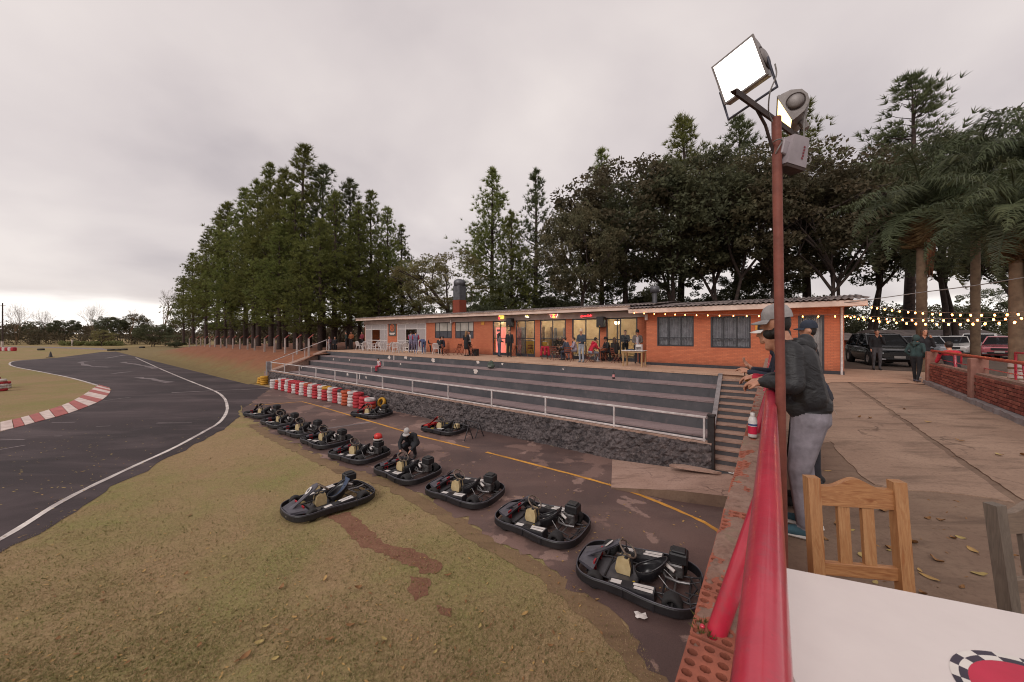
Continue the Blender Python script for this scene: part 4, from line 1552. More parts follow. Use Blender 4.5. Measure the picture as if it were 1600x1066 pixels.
for k, (px, py, Y, kd, wd) in enumerate(PL):
    if (px, py) == (482, 228):
        lab = 'tallest pine of the left grove, its thin crown rising above all the others'
    elif Y < 45:
        lab = f'bushy front pine with low yellow-green boughs, {ORD[frt.index(px)]} of the front row from the left'
    else:
        i_ = srt.index(px)
        j_ = len(srt) - 1 - i_
        lab = f'tall pine of the left grove, its top {ORD[i_]} from the left' if i_ < 10 else f'tall pine of the left grove, its top {ORD[j_]} from the right'
    dpt = -0.35
    tree('pine_tree', PINES[kd], px, py, Y, dpt, lab, 'pines of the left grove', wd)
# pines and broadleaf trees behind the clubhouse
BK = [('p', 768, 268, 50, 1, 1.05, 'green pine behind the brick chimney, left one of the two pointed pines'),
      ('p', 836, 262, 52, 5, 1.0, 'thin pointed pine, right one of the two standing behind the glass front'),
      ('p', 800, 330, 46, 3, 1.0, 'short dense pine between the two pointed pines'),
      ('b', 700, 368, 44, 3, 1.15, 'open olive broadleaf tree with thin fanning stems left of the chimney'),
      ('b', 655, 380, 48, 3, 0.9, 'small olive broadleaf tree at the right edge of the pine grove'),
      ('p', 940, 234, 54, 0, 0.95, 'pine whose pointed top rises left of the dark reddish trees'),
      ('b', 985, 228, 48, 0, 1.05, 'large dark reddish broadleaf tree behind the right loudspeaker'),
      ('b', 905, 300, 42, 0, 0.8, 'lower reddish tree hanging over the roof behind the lit red script sign'),
      ('p', 1062, 188, 55, 2, 1.1, 'pine with a rounded top showing above the broadleaf crowns near the flue pipe'),
      ('b', 1060, 232, 46, 1, 1.0, 'broad dark green tree behind the flue pipe'),
      ('b', 1130, 214, 44, 2, 1.0, 'layered olive-red tree behind the two curtained windows'),
      ('p', 1150, 186, 54, 4, 1.0, 'pine top peeping out just left of the floodlight pole'),
      ('b', 1215, 225, 42, 0, 1.0, 'reddish tree directly behind the floodlight pole'),
      ('p', 1262, 160, 50, 2, 1.15, 'tall pine behind the right-hand floodlight'),
      ('b', 1310, 215, 40, 2, 1.0, 'open reddish tree with bare lower branches behind the right end of the roof'),
      ('b', 1360, 235, 46, 1, 0.9, 'dark broadleaf tree left of the palms'),
      ('p', 1420, 120, 52, 4, 1.2, 'tall pine with a round airy top standing above the palms'),
      ('b', 1490, 190, 38, 1, 0.9, 'dark dense tree behind the palm fronds'),
      ('b', 1590, 160, 32, 4, 0.9, 'dark dense tree at the right edge of the picture'),
      ('b', 870, 400, 50, 4, 1.0, 'low dark tree behind the middle of the corrugated roof'),
      ('b', 760, 420, 44, 4, 1.0, 'low green tree just right of the chimney'),
      ('b', 1000, 395, 50, 4, 1.0, 'low dark tree left of the flue pipe'),
      ('b', 1110, 395, 52, 4, 1.0, 'low dark tree behind the first curtained window'),
      ('b', 1190, 400, 50, 1, 1.0, 'low dark tree beside the floodlight pole, above the roof'),
      ('b', 1540, 440, 60, 4, 1.0, 'dark round tree behind the parked cars'),
      ('b', 600, 450, 60, 4, 1.0, 'low dark shrubby tree among the trunks near the club sign'),
      ('b', 530, 470, 70, 4, 1.2, 'low dark shrubby tree seen between pine trunks above the terrace'),
      ('b', 420, 480, 80, 4, 1.4, 'low shrubby tree seen between pine trunks over the concrete posts'),
      ('b', 340, 480, 95, 4, 1.6, 'low shrubby tree behind the leftmost trunks of the grove')]
for (kd, px, py, Y, i, wd, lab) in BK:
    if kd == 'p':
        tree('pine_tree', PINES[i], px, py, Y, -0.05, lab, 'trees behind the clubhouse', wd)
    else:
        tree('broadleaf_tree', BROAD[i], px, py, Y, -0.05, lab, 'trees behind the clubhouse', wd, 16.0 * 0.97)

# ------------------------------------------------------------------ palms
def frond_mesh(seed, L=3.3, droop=1.0, mat='leaf_palm'):
    rng = np.random.default_rng(seed)
    m = MB()
    n = 26
    pts = []
    p = np.array([0.0, 0, 0])
    ang = R(62)
    for i in range(n + 1):
        pts.append(p.copy())
        t = i / n
        ang -= R(5.4) * droop * (0.45 + 1.1 * t)
        p = p + np.array([math.cos(ang), 0.0, math.sin(ang)]) * (L / n)
    m.tube(pts[::2], [0.035 * (1 - i / (n / 2 + 1)) + 0.006 for i in range(len(pts[::2]))], 4, caps=False)
    for i in range(3, n + 1):
        t = i / n
        d = pts[i] - pts[i - 1]
        d /= np.linalg.norm(d)
        ll = 0.75 * math.sin(PI * min(1, 0.18 + t * 0.85)) + 0.15
        for s in (-1, 1):
            for q in range(3):
                b0 = pts[i - 1] + (pts[i] - pts[i - 1]) * (q * .333)
                out = np.array([0, s * 1.0, 0]) + d * 0.55 + rng.normal(size=3) * 0.30 + np.array([0, 0, rng.uniform(-.2, .25)])
                out /= np.linalg.norm(out)
                m1 = b0 + out * ll * 0.5
                e_ = m1 + (out * 0.5 + np.array([0, 0, -0.9 * rng.uniform(.5, 1.2)])) * ll * 0.6
                w = np.cross(out, np.array([0, 0, 1.0]))
                w = w / (np.linalg.norm(w) + 1e-9) * 0.0135
                m.add([b0 - w, b0 + w, m1 + w * 1.2, m1 - w * 1.2, e_], [(0, 1, 2, 3), (3, 2, 4)])
    return m.mesh('frond', mat)


FR = [frond_mesh(1, 3.7, .62), frond_mesh(2, 3.5, .78), frond_mesh(3, 3.4, 0.5), frond_mesh(4, 3.6, .9)]
DEAD = [frond_mesh(7, 2.6, 1.2, 'palm_dead'), frond_mesh(8, 2.3, 1.4, 'palm_dead')]


def palm(px, Y, crown_py, tr, label, nf=24, sc=1.0, skirt=True, wash=0.0, seed=0):
    random.seed(100 + seed)
    X = (px - CX) / FPX * Y
    zc = CAMZ + (HY - crown_py) * Y / FPX
    t = thing('palm_tree', label, 'palm tree', (X, Y, -0.05), 0, 'palms beside the deck')
    prof = [(tr * 1.25, 0), (tr * 1.05, 0.4), (tr, 1.2), (tr * 0.98, zc * .55), (tr * 0.85, zc * 0.85), (tr * 0.6, zc)]
    m = MB()
    vs_, n = [], 14
    rings = 60
    pr = []
    for i in range(rings + 1):
        z = zc * i / rings
        r_ = np.interp(z, [q[1] for q in prof], [q[0] for q in prof]) * (1 + 0.03 * math.sin(i * 2.1) + 0.035 * (i % 2))
        pr.append((r_, z))
    m.lathe(pr, n)
    m.build('trunk', 'palm_bark', t)
    if wash:
        MB().lathe([(tr * 1.27, -0.02), (tr * 1.09, 0.4), (tr * 1.06, wash)], 14).build('lime_wash_band', 'lime_wash', t)
    if skirt:
        m = MB()
        for k in range(70):
            a = random.uniform(-1.9, 0.9)
            r0 = tr * 0.9
            l_ = random.uniform(1.2, 2.9) * sc
            z0 = zc - random.uniform(0.1, 0.7)
            p0 = (math.cos(a) * r0, math.sin(a) * r0, z0)
            p1 = (math.cos(a) * (r0 + .22), math.sin(a) * (r0 + .22), z0 - l_ * .5)
            p2 = (math.cos(a) * (r0 + .14), math.sin(a) * (r0 + .14), z0 - l_)
            m.tube([p0, p1, p2], [0.03, 0.05, 0.012], 3, caps=False)
        m.build('fibre_skirt', 'palm_fibre', t, kind='stuff')
    for k in range(9):
        o = put('dead_frond', DEAD[k % 2], t, (0, 0, zc - .35))
        o.rotation_euler = (random.uniform(-.2, .2), R(105 + random.uniform(-12, 12)), k * .7 + random.uniform(-.3, .3))
        o.scale = (sc * .8,) * 3
    for k in range(nf):
        o = put('frond', FR[k % 4], t, (0, 0, zc - 0.1 + 0.012 * k))
        o.rotation_euler = (random.uniform(-.25, .25), R(18 - 112 * (1 - k / nf) ** 1.15 + random.uniform(-12, 12)) * -1, k * 2.399 + random.uniform(-.3, .3))
        o.scale = (sc,) * 3
    return t


palm(1440, 15.5, 322, 0.165, 'palm with a clear straight trunk behind the couple at the wall end', 27, 0.95, True, 0.0, 1)
palm(1588, 11.2, 335, 0.15, 'palm with white limed trunk base behind the brick wall', 28, 0.75, True, 0.75, 2)
palm(1524, 16.5, 268, 0.15, 'palm hung with dense fronds between the two other palm trunks', 28, 1.0, True, 0.0, 3)
palm(1645, 14.0, 250, 0.2, 'tall palm at the right edge whose fronds hang into the picture', 30, 1.1, False, 0.0, 4)

# ------------------------------------------------------------------ far wood behind the track
rng = np.random.default_rng(44)
vsA, fsA, base_ = [], [], 0
cs, rs = [], []
for k in range(900):
    px = rng.uniform(-330, 700)
    Y = rng.uniform(128, 175) if px < 330 else rng.uniform(100, 130)
    htop = (6.3 + 4.5 * mnoise.noise(Vector((px * 0.02, 0, 3))) + 2.0 * mnoise.noise(Vector((px * 0.07, 2, 3)))) * (1 if Y > 140 or px > 330 else 0.6)
    z = PAD + htop * rng.uniform(0.02, 1.0) ** 0.7
    cs.append(((px - CX) / FPX * Y, Y, z + .6))
    rs.append(rng.uniform(1.3, 2.8))
v, f = leafquads(rng, np.array(cs), rs, 130, 0.55, 0.8)
mk_leaf('wood_leaf', '#615c45', '#6d614c', '#434437')
put('far_wood', np_mesh('far_wood', v, f, 'wood_leaf'), None, kind='stuff', label='dense mixed wood along the far side of the track', category='wood')
cs, rs = [], []
for k in range(800):
    px = rng.uniform(640, 1340)
    Y = rng.uniform(56, 72)
    z = 9.0 * rng.uniform(0.0, 1.0) ** 1.1 * (0.75 + .6 * mnoise.noise(Vector((px * 0.02, 9, 3))))
    cs.append(((px - CX) / FPX * Y, Y, z + .4))
    rs.append(rng.uniform(.7, 1.5))
v, f = leafquads(rng, np.array(cs), rs, 80, 0.34, 0.8)
put('clubhouse_wood', np_mesh('clubhouse_wood', v, f, 'leaf_dark'), None, kind='stuff', label='dark understorey of leaves between the trunks behind the clubhouse', category='wood')
cs, rs = [], []
for k in range(800):
    px = rng.uniform(1230, 1900)
    Y = rng.uniform(56, 80)
    z = 7.5 * rng.uniform(0.0, 1.0) ** 1.2 * (0.75 + .5 * mnoise.noise(Vector((px * 0.015, 7, 3))))
    cs.append(((px - CX) / FPX * Y, Y, z + .4))
    rs.append(rng.uniform(.7, 1.5))
v, f = leafquads(rng, np.array(cs), rs, 80, 0.34, 0.8)
put('car_park_wood', np_mesh('car_park_wood', v, f, 'leaf_dark'), None, kind='stuff', label='dark belt of trees behind the car park and the low house', category='wood')
cs, rs = [], []
for k in range(160):
    px = rng.uniform(95, 190)
    Y = rng.uniform(119, 124)
    cs.append(((px - CX) / FPX * Y, Y, PAD + rng.uniform(0.1, 1.1)))
    rs.append(rng.uniform(0.5, 1.0))
v, f = leafquads(rng, np.array(cs), rs, 60, 0.4, 0.7)
mk_leaf('hedge_leaf', '#6c6f44', '#7a774b', '#50543a')
put('far_undergrowth', np_mesh('far_undergrowth', v, f, 'hedge_leaf'), None, kind='stuff', label='low green undergrowth in front of the far wood', category='undergrowth')
random.seed(9)
for (px, py, Y, lab) in ((26, 482, 130, 'leafless tree standing against the sky at the far left'), (146, 482, 135, 'thin leafless tree rising over the middle of the far wood'), (259, 456, 118, 'leafless tree next to the leftmost pine'), (72, 490, 140, 'small leafless tree over the far wood left of the middle'), (206, 486, 132, 'fine leafless tree over the far wood near the big round shrub')):
    tree('bare_tree', BARE[random.randrange(2)], px, py, Y, PAD, lab, 'leafless trees over the far wood', 0.5, 16.0 * 0.86)
for k, (px, py, Y, i, wd, lab) in enumerate(((240, 500, 112, 1, 1.3, 'big round dark shrub at the near edge of the far wood'), (160, 508, 116, 3, 1.2, 'pale green round shrub in front of the far wood'), (275, 518, 104, 4, 1.4, 'low wide shrub at the foot of the leftmost pine'), (172, 488, 132, 1, 1.0, 'dark flat-topped tree over the far wood'), (212, 484, 138, 0, 1.0, 'brown rounded tree above the big round shrub'), (100, 494, 136, 1, 1.1, 'dark domed tree in the left half of the far wood'), (60, 496, 140, 4, 1.2, 'dark low tree near the far left end of the wood'))):
    tree('shrub' if k < 3 else 'broadleaf_tree', BROAD[i], px, py, Y, PAD - (1.5 if k < 3 else 0), lab, 'trees of the far wood', wd, 16.0, cat='shrub' if k < 3 else 'tree')

# ------------------------------------------------------------------ brick wall under the red rail
def mk_hollow():
    t = NT('hollow_brick')
    v = t.pos()
    n = t.noise(v, 9, 6, 0.7)
    col = t.mix(t.ramp(n, (0.35, 0.0), (0.7, 1.0)), C('#a35d48'), C('#7f4838'))
    col = t.mix(t.ramp(t.noise(v, 30, 5, 0.7), (0.55, 0.0), (0.75, 0.8)), col, C('#6c4438'))
    col = t.mix(t.ramp(t.noise(v, 4, 5, 0.7), (0.6, 0.0), (0.75, 0.7)), col, C('#8c7568'))
    t.P(Base_Color=col, Roughness=0.9)
    t.bump(t.noise(v, 120, 5, 0.7), 0.6, 0.004)
    MATS['hollow_brick'] = t.m


def mk_mortar():
    t = NT('mortar')
    v = t.pos()
    col = t.mix(t.ramp(t.noise(v, 7, 6, 0.7), (0.35, 0.0), (0.7, 1.0)), C('#94786a'), C('#7b5a4d'))
    col = t.mix(t.ramp(t.noise(v, 18, 5, 0.75), (0.5, 0.0), (0.72, 0.8)), col, C('#5c4238'))
    col = t.mix(t.ramp(t.noise(v, 3.3, 5, 0.7), (0.58, 0.0), (0.7, 0.5)), col, C('#6a6a4a'))
    t.P(Base_Color=col, Roughness=0.95)
    t.bump(t.noise(v, 90, 6, 0.75), 0.7, 0.006)
    MATS['mortar'] = t.m


mk_hollow()
mk_mortar()
WT = 0.72
bw_ = thing('brick_wall', 'perforated brick parapet wall with crumbling mortar under the red rail', 'wall', (0, 0, 0), WA_)
MB().box((-0.0825, 7.6, (WT - 0.065 - 2.5) / 2), (0.231, 16.6, WT - 0.065 + 2.5)).build('wall_core', 'hollow_brick', bw_)


def hollow_brick_mesh(L=0.228, Wd=0.112, H=0.062, nx=3, ny=6, r=0.0128):
    m = MB()
    cx_, cy_ = Wd / nx, L / ny
    k = 8
    for i in range(nx):
        for j in range(ny):
            x0, y0 = -Wd / 2 + (i + .5) * cx_, -L / 2 + (j + .5) * cy_
            sq = [(cx_ / 2, 0), (cx_ / 2, cy_ / 2), (0, cy_ / 2), (-cx_ / 2, cy_ / 2), (-cx_ / 2, 0), (-cx_ / 2, -cy_ / 2), (0, -cy_ / 2), (cx_ / 2, -cy_ / 2)]
            vs_ = [(x0 + a, y0 + b, H) for a, b in sq]
            vs_ += [(x0 + r * 1.12 * math.cos(2 * PI * q / k), y0 + r * math.sin(2 * PI * q / k), H - 0.001) for q in range(k)]
            vs_ += [(x0 + r * 1.1 * math.cos(2 * PI * q / k), y0 + r * math.sin(2 * PI * q / k), 0.004) for q in range(k)]
            fs_ = [(q, (q + 1) % k, k + (q + 1) % k, k + q) for q in range(k)] + [(k + q, k + (q + 1) % k, 2 * k + (q + 1) % k, 2 * k + q) for q in range(k)] + [tuple(range(2 * k, 3 * k))]
            m.add(vs_, fs_)
    x, y = Wd / 2, L / 2
    m.add([(-x, -y, 0), (x, -y, 0), (x, y, 0), (-x, y, 0), (-x, -y, H), (x, -y, H), (x, y, H), (-x, y, H)], [(0, 3, 2, 1), (0, 1, 5, 4), (1, 2, 6, 5), (2, 3, 7, 6), (3, 0, 4, 7)])
    return m.mesh('brick', 'hollow_brick')


hb = hollow_brick_mesh()
random.seed(21)
for k in range(30):
    for i, x in enumerate((-0.143, -0.025)):
        o = put('brick', hb, bw_, (x + random.uniform(-.003, .003), 0.36 + 0.237 * k + i * 0.1 + random.uniform(-.004, .004), WT - 0.063 + random.uniform(-.004, .003)))
        o.rotation_euler = (random.uniform(-.012, .012), random.uniform(-.012, .012), random.uniform(-.02, .02))
MB().box((-0.083, 11.8, WT - 0.03), (0.232, 8.2, 0.064)).build('capping', 'mortar', bw_)
vs, fs = [], []
ns, nx = 520, 13
for i in range(ns + 1):
    s = 0.86 + 7.0 * i / ns
    for j in range(nx + 1):
        x = -0.200 + 0.234 * j / nx
        q = fbm(x * 9 + 3, s * 5, 1, 5) + 0.32 * (x + 0.12) / 0.1 * 0.8 + 0.52 - max(0, (1.30 - s)) * 8
        edge_ = min(1, (x + 0.202) / 0.02)
        z = WT - 0.012 + min(0.017, max(-0.02, q * 0.05)) + 0.005 * fbm(x * 40, s * 40, 4, 4) - (1 - edge_) * 0.008
        vs.append((x, s, z))
for i in range(ns):
    for j in range(nx):
        k = i * (nx + 1) + j
        fs.append((k, k + 1, k + nx + 2, k + nx + 1))
MB().add(vs, fs, 0, True).build('mortar_bed', 'mortar', bw_)
# thin weeds where the support stands
mk_leaf('moss', '#5b6136', '#6c6c3c', '#40452a')
rng = np.random.default_rng(3)
c_ = np.array([[rng.uniform(-.20, -.13), rng.uniform(1.20, 1.28), WT] for _ in range(26)])
v, f = blades(rng, c_, np.tile([0, 0, 1.0], (26, 1)), 5, 0.016, 0.0016, 0.9)
put('moss_tuft', np_mesh('moss_tuft', v, f, 'moss'), bw_, kind='stuff')

# ------------------------------------------------------------------ red pipe rail
def mk_redpaint():
    t = NT('rail_red')
    v = t.pos()
    n = t.noise(v, 5, 6, 0.65)
    col = t.mix(t.ramp(n, (0.36, 0.0), (0.68, 1.0)), C('#bd2a42'), C('#a01f35'))
    col = t.mix(t.ramp(t.noise(v, 14, 6, 0.7), (0.55, 0.0), (0.68, 0.6)), col, C('#93404a'))
    col = t.mix(t.ramp(t.noise(t.mapv(v, (1, 1, 1), (0, 0, 0), (5, 5, 5)), 40, 4, 0.6), (0.68, 0.0), (0.72, 0.7)), col, C('#5c2a22'))
    t.P(Base_Color=col, Roughness=t.math('ADD', 0.2, t.math('MULTIPLY', t.noise(v, 22, 5), 0.25)))
    t.P(Coat_Weight=.5, Coat_Roughness=.12)
    t.bump(t.noise(v, 45, 5, 0.6), 0.2, 0.004)
    MATS['rail_red'] = t.m


mk_redpaint()
ZR = 1.115
rail = thing('pipe_rail', 'thick glossy red pipe handrail running away from the camera over the brick wall', 'handrail', (0, 0, 0), WA_)
MB().tube([(-0.012, -0.6, ZR), (-0.012, 1.5, ZR), (-0.012, 4.2, ZR), (-0.012, 15.4, ZR)], 0.036, 24).build('rail', 'rail_red', rail)
for s_, x0 in ((1.24, -0.145), (3.9, -0.13), (6.8, -0.10), (9.7, -0.1), (12.6, -0.1)):
    MB().tube([(x0, s_, WT - 0.04), (-0.022, s_ + 0.09, ZR - 0.01)], 0.027, 16).build('support', 'rail_red', rail)
MB().ell((-0.17, 1.225, WT + 0.012), (0.007, 0.008, 0.006)).build('weld_bead', 'rail_red', rail)

# ------------------------------------------------------------------ floodlight pole
simple('pole_rust', '#85483a', '#66342a', 5, 0.65, 0.4, 30)
simple('arm_rust', '#3d2a22', '#24191a', 9, 0.7, 0.4, 30)
simple('lamp_grey', '#8b8482', '#6e6765', 6, 0.5, 0.15, 30, metal=0.3)
simple('lamp_bracket', '#4d4d5a', '#3a3a45', 6, 0.5, metal=0.3)
simple('ballast_grey', '#a49ba0', '#8d8489', 4, 0.5)
simple('cable_grey', '#8a8583', '#6b6664', 9, 0.6)
simple('dark_red_ink', '#8a3a44', '#7a3038', 9, 0.6)
emit('flood_face', (1.0, 0.96, 0.9, 1), 4.0)
emit('flood_face_warm', (1.0, 0.72, 0.30, 1), 2.6)
pole_b = Vector(((1224 - CX) / FPX * 2.42, 2.42, 0))
pole_t = Vector(((1213 - CX) / FPX * 2.42, 2.42, CAMZ + (HY - 184) * 2.42 / FPX))
pole = thing('floodlight_pole', 'slim rust-red steel pole standing by the red rail with cross arm on top', 'pole', pole_b)
MB().tube([(0, 0, -0.02), (pole_t - pole_b).lerp(Vector((0, 0, 0)), .5), pole_t - pole_b], 0.028, 16).build('shaft', 'pole_rust', pole)


def at(px, py, Y):
    return Vector(((px - CX) / FPX * Y, Y, CAMZ - (py - HY) * Y / FPX))


armA, armB = at(1146, 141, 2.16), at(1257, 222, 2.78)
d_ = (armB - armA).normalized()
m = MB()
sidev = d_.cross(Vector((0, 0, 1))).normalized()
upv = sidev.cross(d_)
Mx = Matrix((d_, sidev, upv)).transposed().to_4x4()
L_ = (armB - armA).length
m.box((armA + armB) / 2 - pole_b, (L_, 0.04, 0.006), Mx)
m.box((armA + armB) / 2 - pole_b + sidev * 0.018 - upv * 0.018, (L_, 0.005, 0.036), Mx)
arm = m.build('cross_arm', 'arm_rust', pole)
for k in range(9):
    q = armA.lerp(armB, (k + .5) / 9) - pole_b + upv * 0.004
    MB().lathe([(0.0, 0.001), (0.006, 0.001), (0.006, -0.004)], 8, M=Matrix.Translation(q) @ Mx).build('bolt_hole', 'ballast_grey', arm)
MB().tube([armA.lerp(armB, .25) - pole_b, at(1196, 196, 2.4) - pole_b, at(1209, 240, 2.42) - pole_b], 0.009, 6).build('brace', 'arm_rust', pole)


def floodlight(centre, e1, e2, label, face, depth=0.2):
    x = e1.normalized()
    y = e2.normalized()
    z = x.cross(y).normalized()
    lx, ly = e1.length / 2, e2.length / 2
    t = thing('floodlight', label, 'floodlight', centre)
    t.rotation_euler = Matrix((x, y, z)).transposed().to_euler()
    # housing: parabolic trough behind the glass
    prof = [(ly, 0.0), (ly * 1.02, -0.02), (ly * 0.9, -depth * .55), (ly * .5, -depth * .92), (0, -depth), (-ly * .5, -depth * .92), (-ly * .9, -depth * .55), (-ly * 1.02, -0.02), (-ly, 0.0)]
    m = MB()
    vs_ = [(sx * lx, a, b) for sx in (-1, 1) for a, b in prof]
    n = len(prof)
    m.add(vs_, [(i, i + 1, n + i + 1, n + i)[::-1] for i in range(n - 1)], 0, True)
    m.build('housing', 'lamp_grey', t)
    for sx in (-1, 1):
        c = MB().add([(sx * (lx + .001), a, b) for a, b in prof], [tuple(range(n)) if sx < 0 else tuple(range(n))[::-1]]).build('end_plate', 'lamp_grey', t)
        MB().lathe([(0.0, 0.018), (ly * .34, 0.018), (ly * .46, 0.012), (ly * .5, 0.0)], 20, M=Matrix.Translation((sx * lx, 0, -depth * .45)) @ Matrix.Rotation(R(90) * sx, 4, 'Y')).build('end_cap', 'lamp_grey', c)
        MB().lathe([(ly * .5, 0.0), (ly * .56, 0.006), (ly * .56, 0.0)], 20, M=Matrix.Translation((sx * (lx + .002), 0, -depth * .45)) @ Matrix.Rotation(R(90) * sx, 4, 'Y')).build('gasket', 'arm_rust', c)
    m = MB()
    for q, s_ in (((0, ly), (2 * lx, .012)), ((0, -ly), (2 * lx, .012))):
        m.box((q[0], q[1], 0.0), (s_[0], s_[1], 0.016))
    for sx in (-1, 1):
        m.box((sx * lx, 0, 0.001), (.012, 2 * ly + .012, 0.016))
    m.build('bezel', 'lamp_grey', t)
    MB().add([(-lx, -ly, .004), (lx, -ly, .004), (lx, ly, .004), (-lx, ly, .004)], [(0, 1, 2, 3)]).build('glass', face, t)
    return t, lx, ly


TR_, BR_, TL_ = at(1176.3, 55.6, 2.35), at(1198.8, 115.9, 2.32), at(1113.7, 106, 2.55)
f1, lx, ly = floodlight((TL_ + BR_) / 2, TL_ - TR_, BR_ - TR_, 'large lit floodlight with white glowing face on the left of the pole top', 'flood_face', 0.17)
MB().tube([(-lx - .02, .02, -.05), (-lx - .02, ly + .10, -.02), (lx + .02, ly + .10, -.02), (lx + .02, .02, -.05)], 0.009, 6).build('bracket', 'lamp_bracket', f1)
TR_, BR_, TL_ = at(1216.6, 150.7, 2.6), at(1239.8, 186, 2.561), at(1215, 180, 2.85)
f2, lx, ly = floodlight((TL_ + BR_) / 2, TL_ - TR_, BR_ - TR_, 'second floodlight turned away with amber lit face, right of the pole', 'flood_face_warm', 0.13)
MB().box((0, ly + .03, -.06), (.05, .07, .04), bev=.006).build('bracket', 'lamp_grey', f2)
bx_ = thing('ballast_box', 'pale grey metal ballast box strapped to the pole under the floodlights', 'electrical box', at(1238, 240, 2.45))
bx_.rotation_euler = (R(6), R(10), R(18))
MB().hexa([(-.085, -.05, -.10), (.085, -.05, -.085), (.085, .05, -.085), (-.085, .05, -.10)], [(-.075, -.05, .085), (.055, -.05, .10), (.055, .05, .10), (-.075, .05, .085)]).build('box', 'ballast_grey', bx_)
MB().box((0, 0, -0.103), (0.165, 0.095, 0.02), Matrix.Rotation(R(-5), 4, 'Y')).build('base', 'arm_rust', bx_)
MB().box((-.10, 0, 0.0), (0.05, 0.06, 0.09), bev=.006).build('clamp', 'ballast_grey', bx_)
for k in range(5):
    MB().box((0.03 + .002 * (k % 2), -0.052, -0.04 + 0.018 * k), (0.012, 0.003, 0.011)).build('lettering', 'dark_red_ink', bx_)
for k, (pts, lab) in enumerate((([(1211, 100, 2.3), (1213, 118, 2.3), (1203, 145, 2.32), (1201, 175, 2.38), (1207, 190, 2.4)], 'thin cable hanging from the large floodlight down to the pole top'),
                                ([(1258, 165, 2.55), (1256, 200, 2.55), (1258, 235, 2.5), (1267, 250, 2.5), (1258, 258, 2.48), (1240, 263, 2.46)], 'white cable looping from the second floodlight to the ballast box'),
                                ([(1208, 222, 2.4), (1216, 218, 2.36), (1222, 220, 2.38), (1216, 232, 2.38), (1212, 240, 2.4)], 'short cable tied round the pole beside the ballast box'))):
    c = thing('cable', lab, 'cable', at(*pts[0]))
    MB().tube(smooth_line([at(*p) - at(*pts[0]) for p in pts], 5), 0.0045, 6).build('wire', 'cable_grey', c)

# ------------------------------------------------------------------ white table with the chequered emblem
def mk_tabletop():
    t = NT('table_white')
    v = t.obj()
    col = t.mix(t.ramp(t.noise(v, 2.5, 5, 0.6), (0.35, 0.0), (0.7, 1.0)), C('#d9cfcb'), C('#cfc4c1'))
    col = t.mix(t.ramp(t.noise(v, 60, 4, 0.7), (0.66, 0.0), (0.74, 0.25)), col, C('#a59893'))
    t.P(Base_Color=col, Roughness=t.math('ADD', 0.32, t.math('MULTIPLY', t.noise(v, 7, 5), 0.2)))
    MATS['table_white'] = t.m


mk_tabletop()
simple('ink_red', '#c01f42', '#b01a3a', 6, 0.35)
simple('ink_black', '#3a3040', '#2c2432', 6, 0.4)
simple('ink_white', '#ddd6cf', '#cfc8c2', 6, 0.4)
simple('table_leg', '#5a5450', '#48433f', 6, 0.6)
tb_c0 = Vector((1.013, 1.336, 0)) - Vector((.929, -.369, 0)) * .14
tb_a = math.atan2(-0.369, 0.929)
tb = thing('table', 'white square table top with a red chequered round emblem in the foreground', 'table', tb_c0, tb_a)
TS = 0.92
m = MB()
poly = []
rc = 0.03
for (cx_, cy_, a0) in ((TS - rc, -rc, 0), (rc, -rc, 90), (rc, -TS + rc, 180), (TS - rc, -TS + rc, 270)):
    for q in range(5):
        a = R(a0 + 22.5 * q)
        poly.append((cx_ + rc * math.cos(a), cy_ + rc * math.sin(a)))
m.prism(poly, 0.725, 0.75)
top = m.build('top', 'table_white', tb)
for x in (0.26, TS - 0.07):
    for y in (-0.07, -TS + 0.07):
        MB().box((x, y, 0.3625), (0.05, 0.05, 0.725), bev=.004).build('leg', 'table_leg', tb)
cx_, cy_, r0 = 0.54, -0.40, 0.178


def ringseg(r1, r2, a0, a1, z, n=4):
    vs_ = []
    for q in range(n + 1):
        a = a0 + (a1 - a0) * q / n
        vs_ += [(cx_ + r1 * math.cos(a), cy_ + r1 * math.sin(a), z), (cx_ + r2 * math.cos(a), cy_ + r2 * math.sin(a), z)]
    return vs_, [(2 * q, 2 * q + 1, 2 * q + 3, 2 * q + 2) for q in range(n)]


mk_, mw_ = MB(), MB()
NS = 22
for q in range(NS):
    a0, a1 = 2 * PI * q / NS, 2 * PI * (q + 1) / NS
    for ring, (ra, rb) in enumerate(((0.148, 0.163), (0.163, 0.178))):
        (mk_ if (q + ring) % 2 else mw_).add(*ringseg(ra, rb, a0, a1, 0.7512))
mk_.build('checker_black', 'ink_black', top, kind='stuff')
mw_.build('checker_white', 'ink_white', top, kind='stuff')
MB().add([(cx_ + 0.148 * math.cos(2 * PI * q / 40), cy_ + 0.148 * math.sin(2 * PI * q / 40), 0.7510) for q in range(40)], [tuple(range(40))]).build('emblem_disc', 'ink_red', top)
MB().add([(cx_ + 0.07 * math.cos(2 * PI * q / 24), cy_ - 0.02 + 0.075 * math.sin(2 * PI * q / 24), 0.7516) for q in range(24)], [tuple(range(24))]).build('emblem_badge', 'ink_white', top)
MB().add([(cx_ - 0.05, cy_ + 0.015, 0.752), (cx_ + 0.05, cy_ + 0.015, 0.752), (cx_ + 0.05, cy_ + 0.035, 0.752), (cx_ - 0.05, cy_ + 0.035, 0.752)], [(0, 1, 2, 3)]).build('emblem_bar', 'ink_black', top)

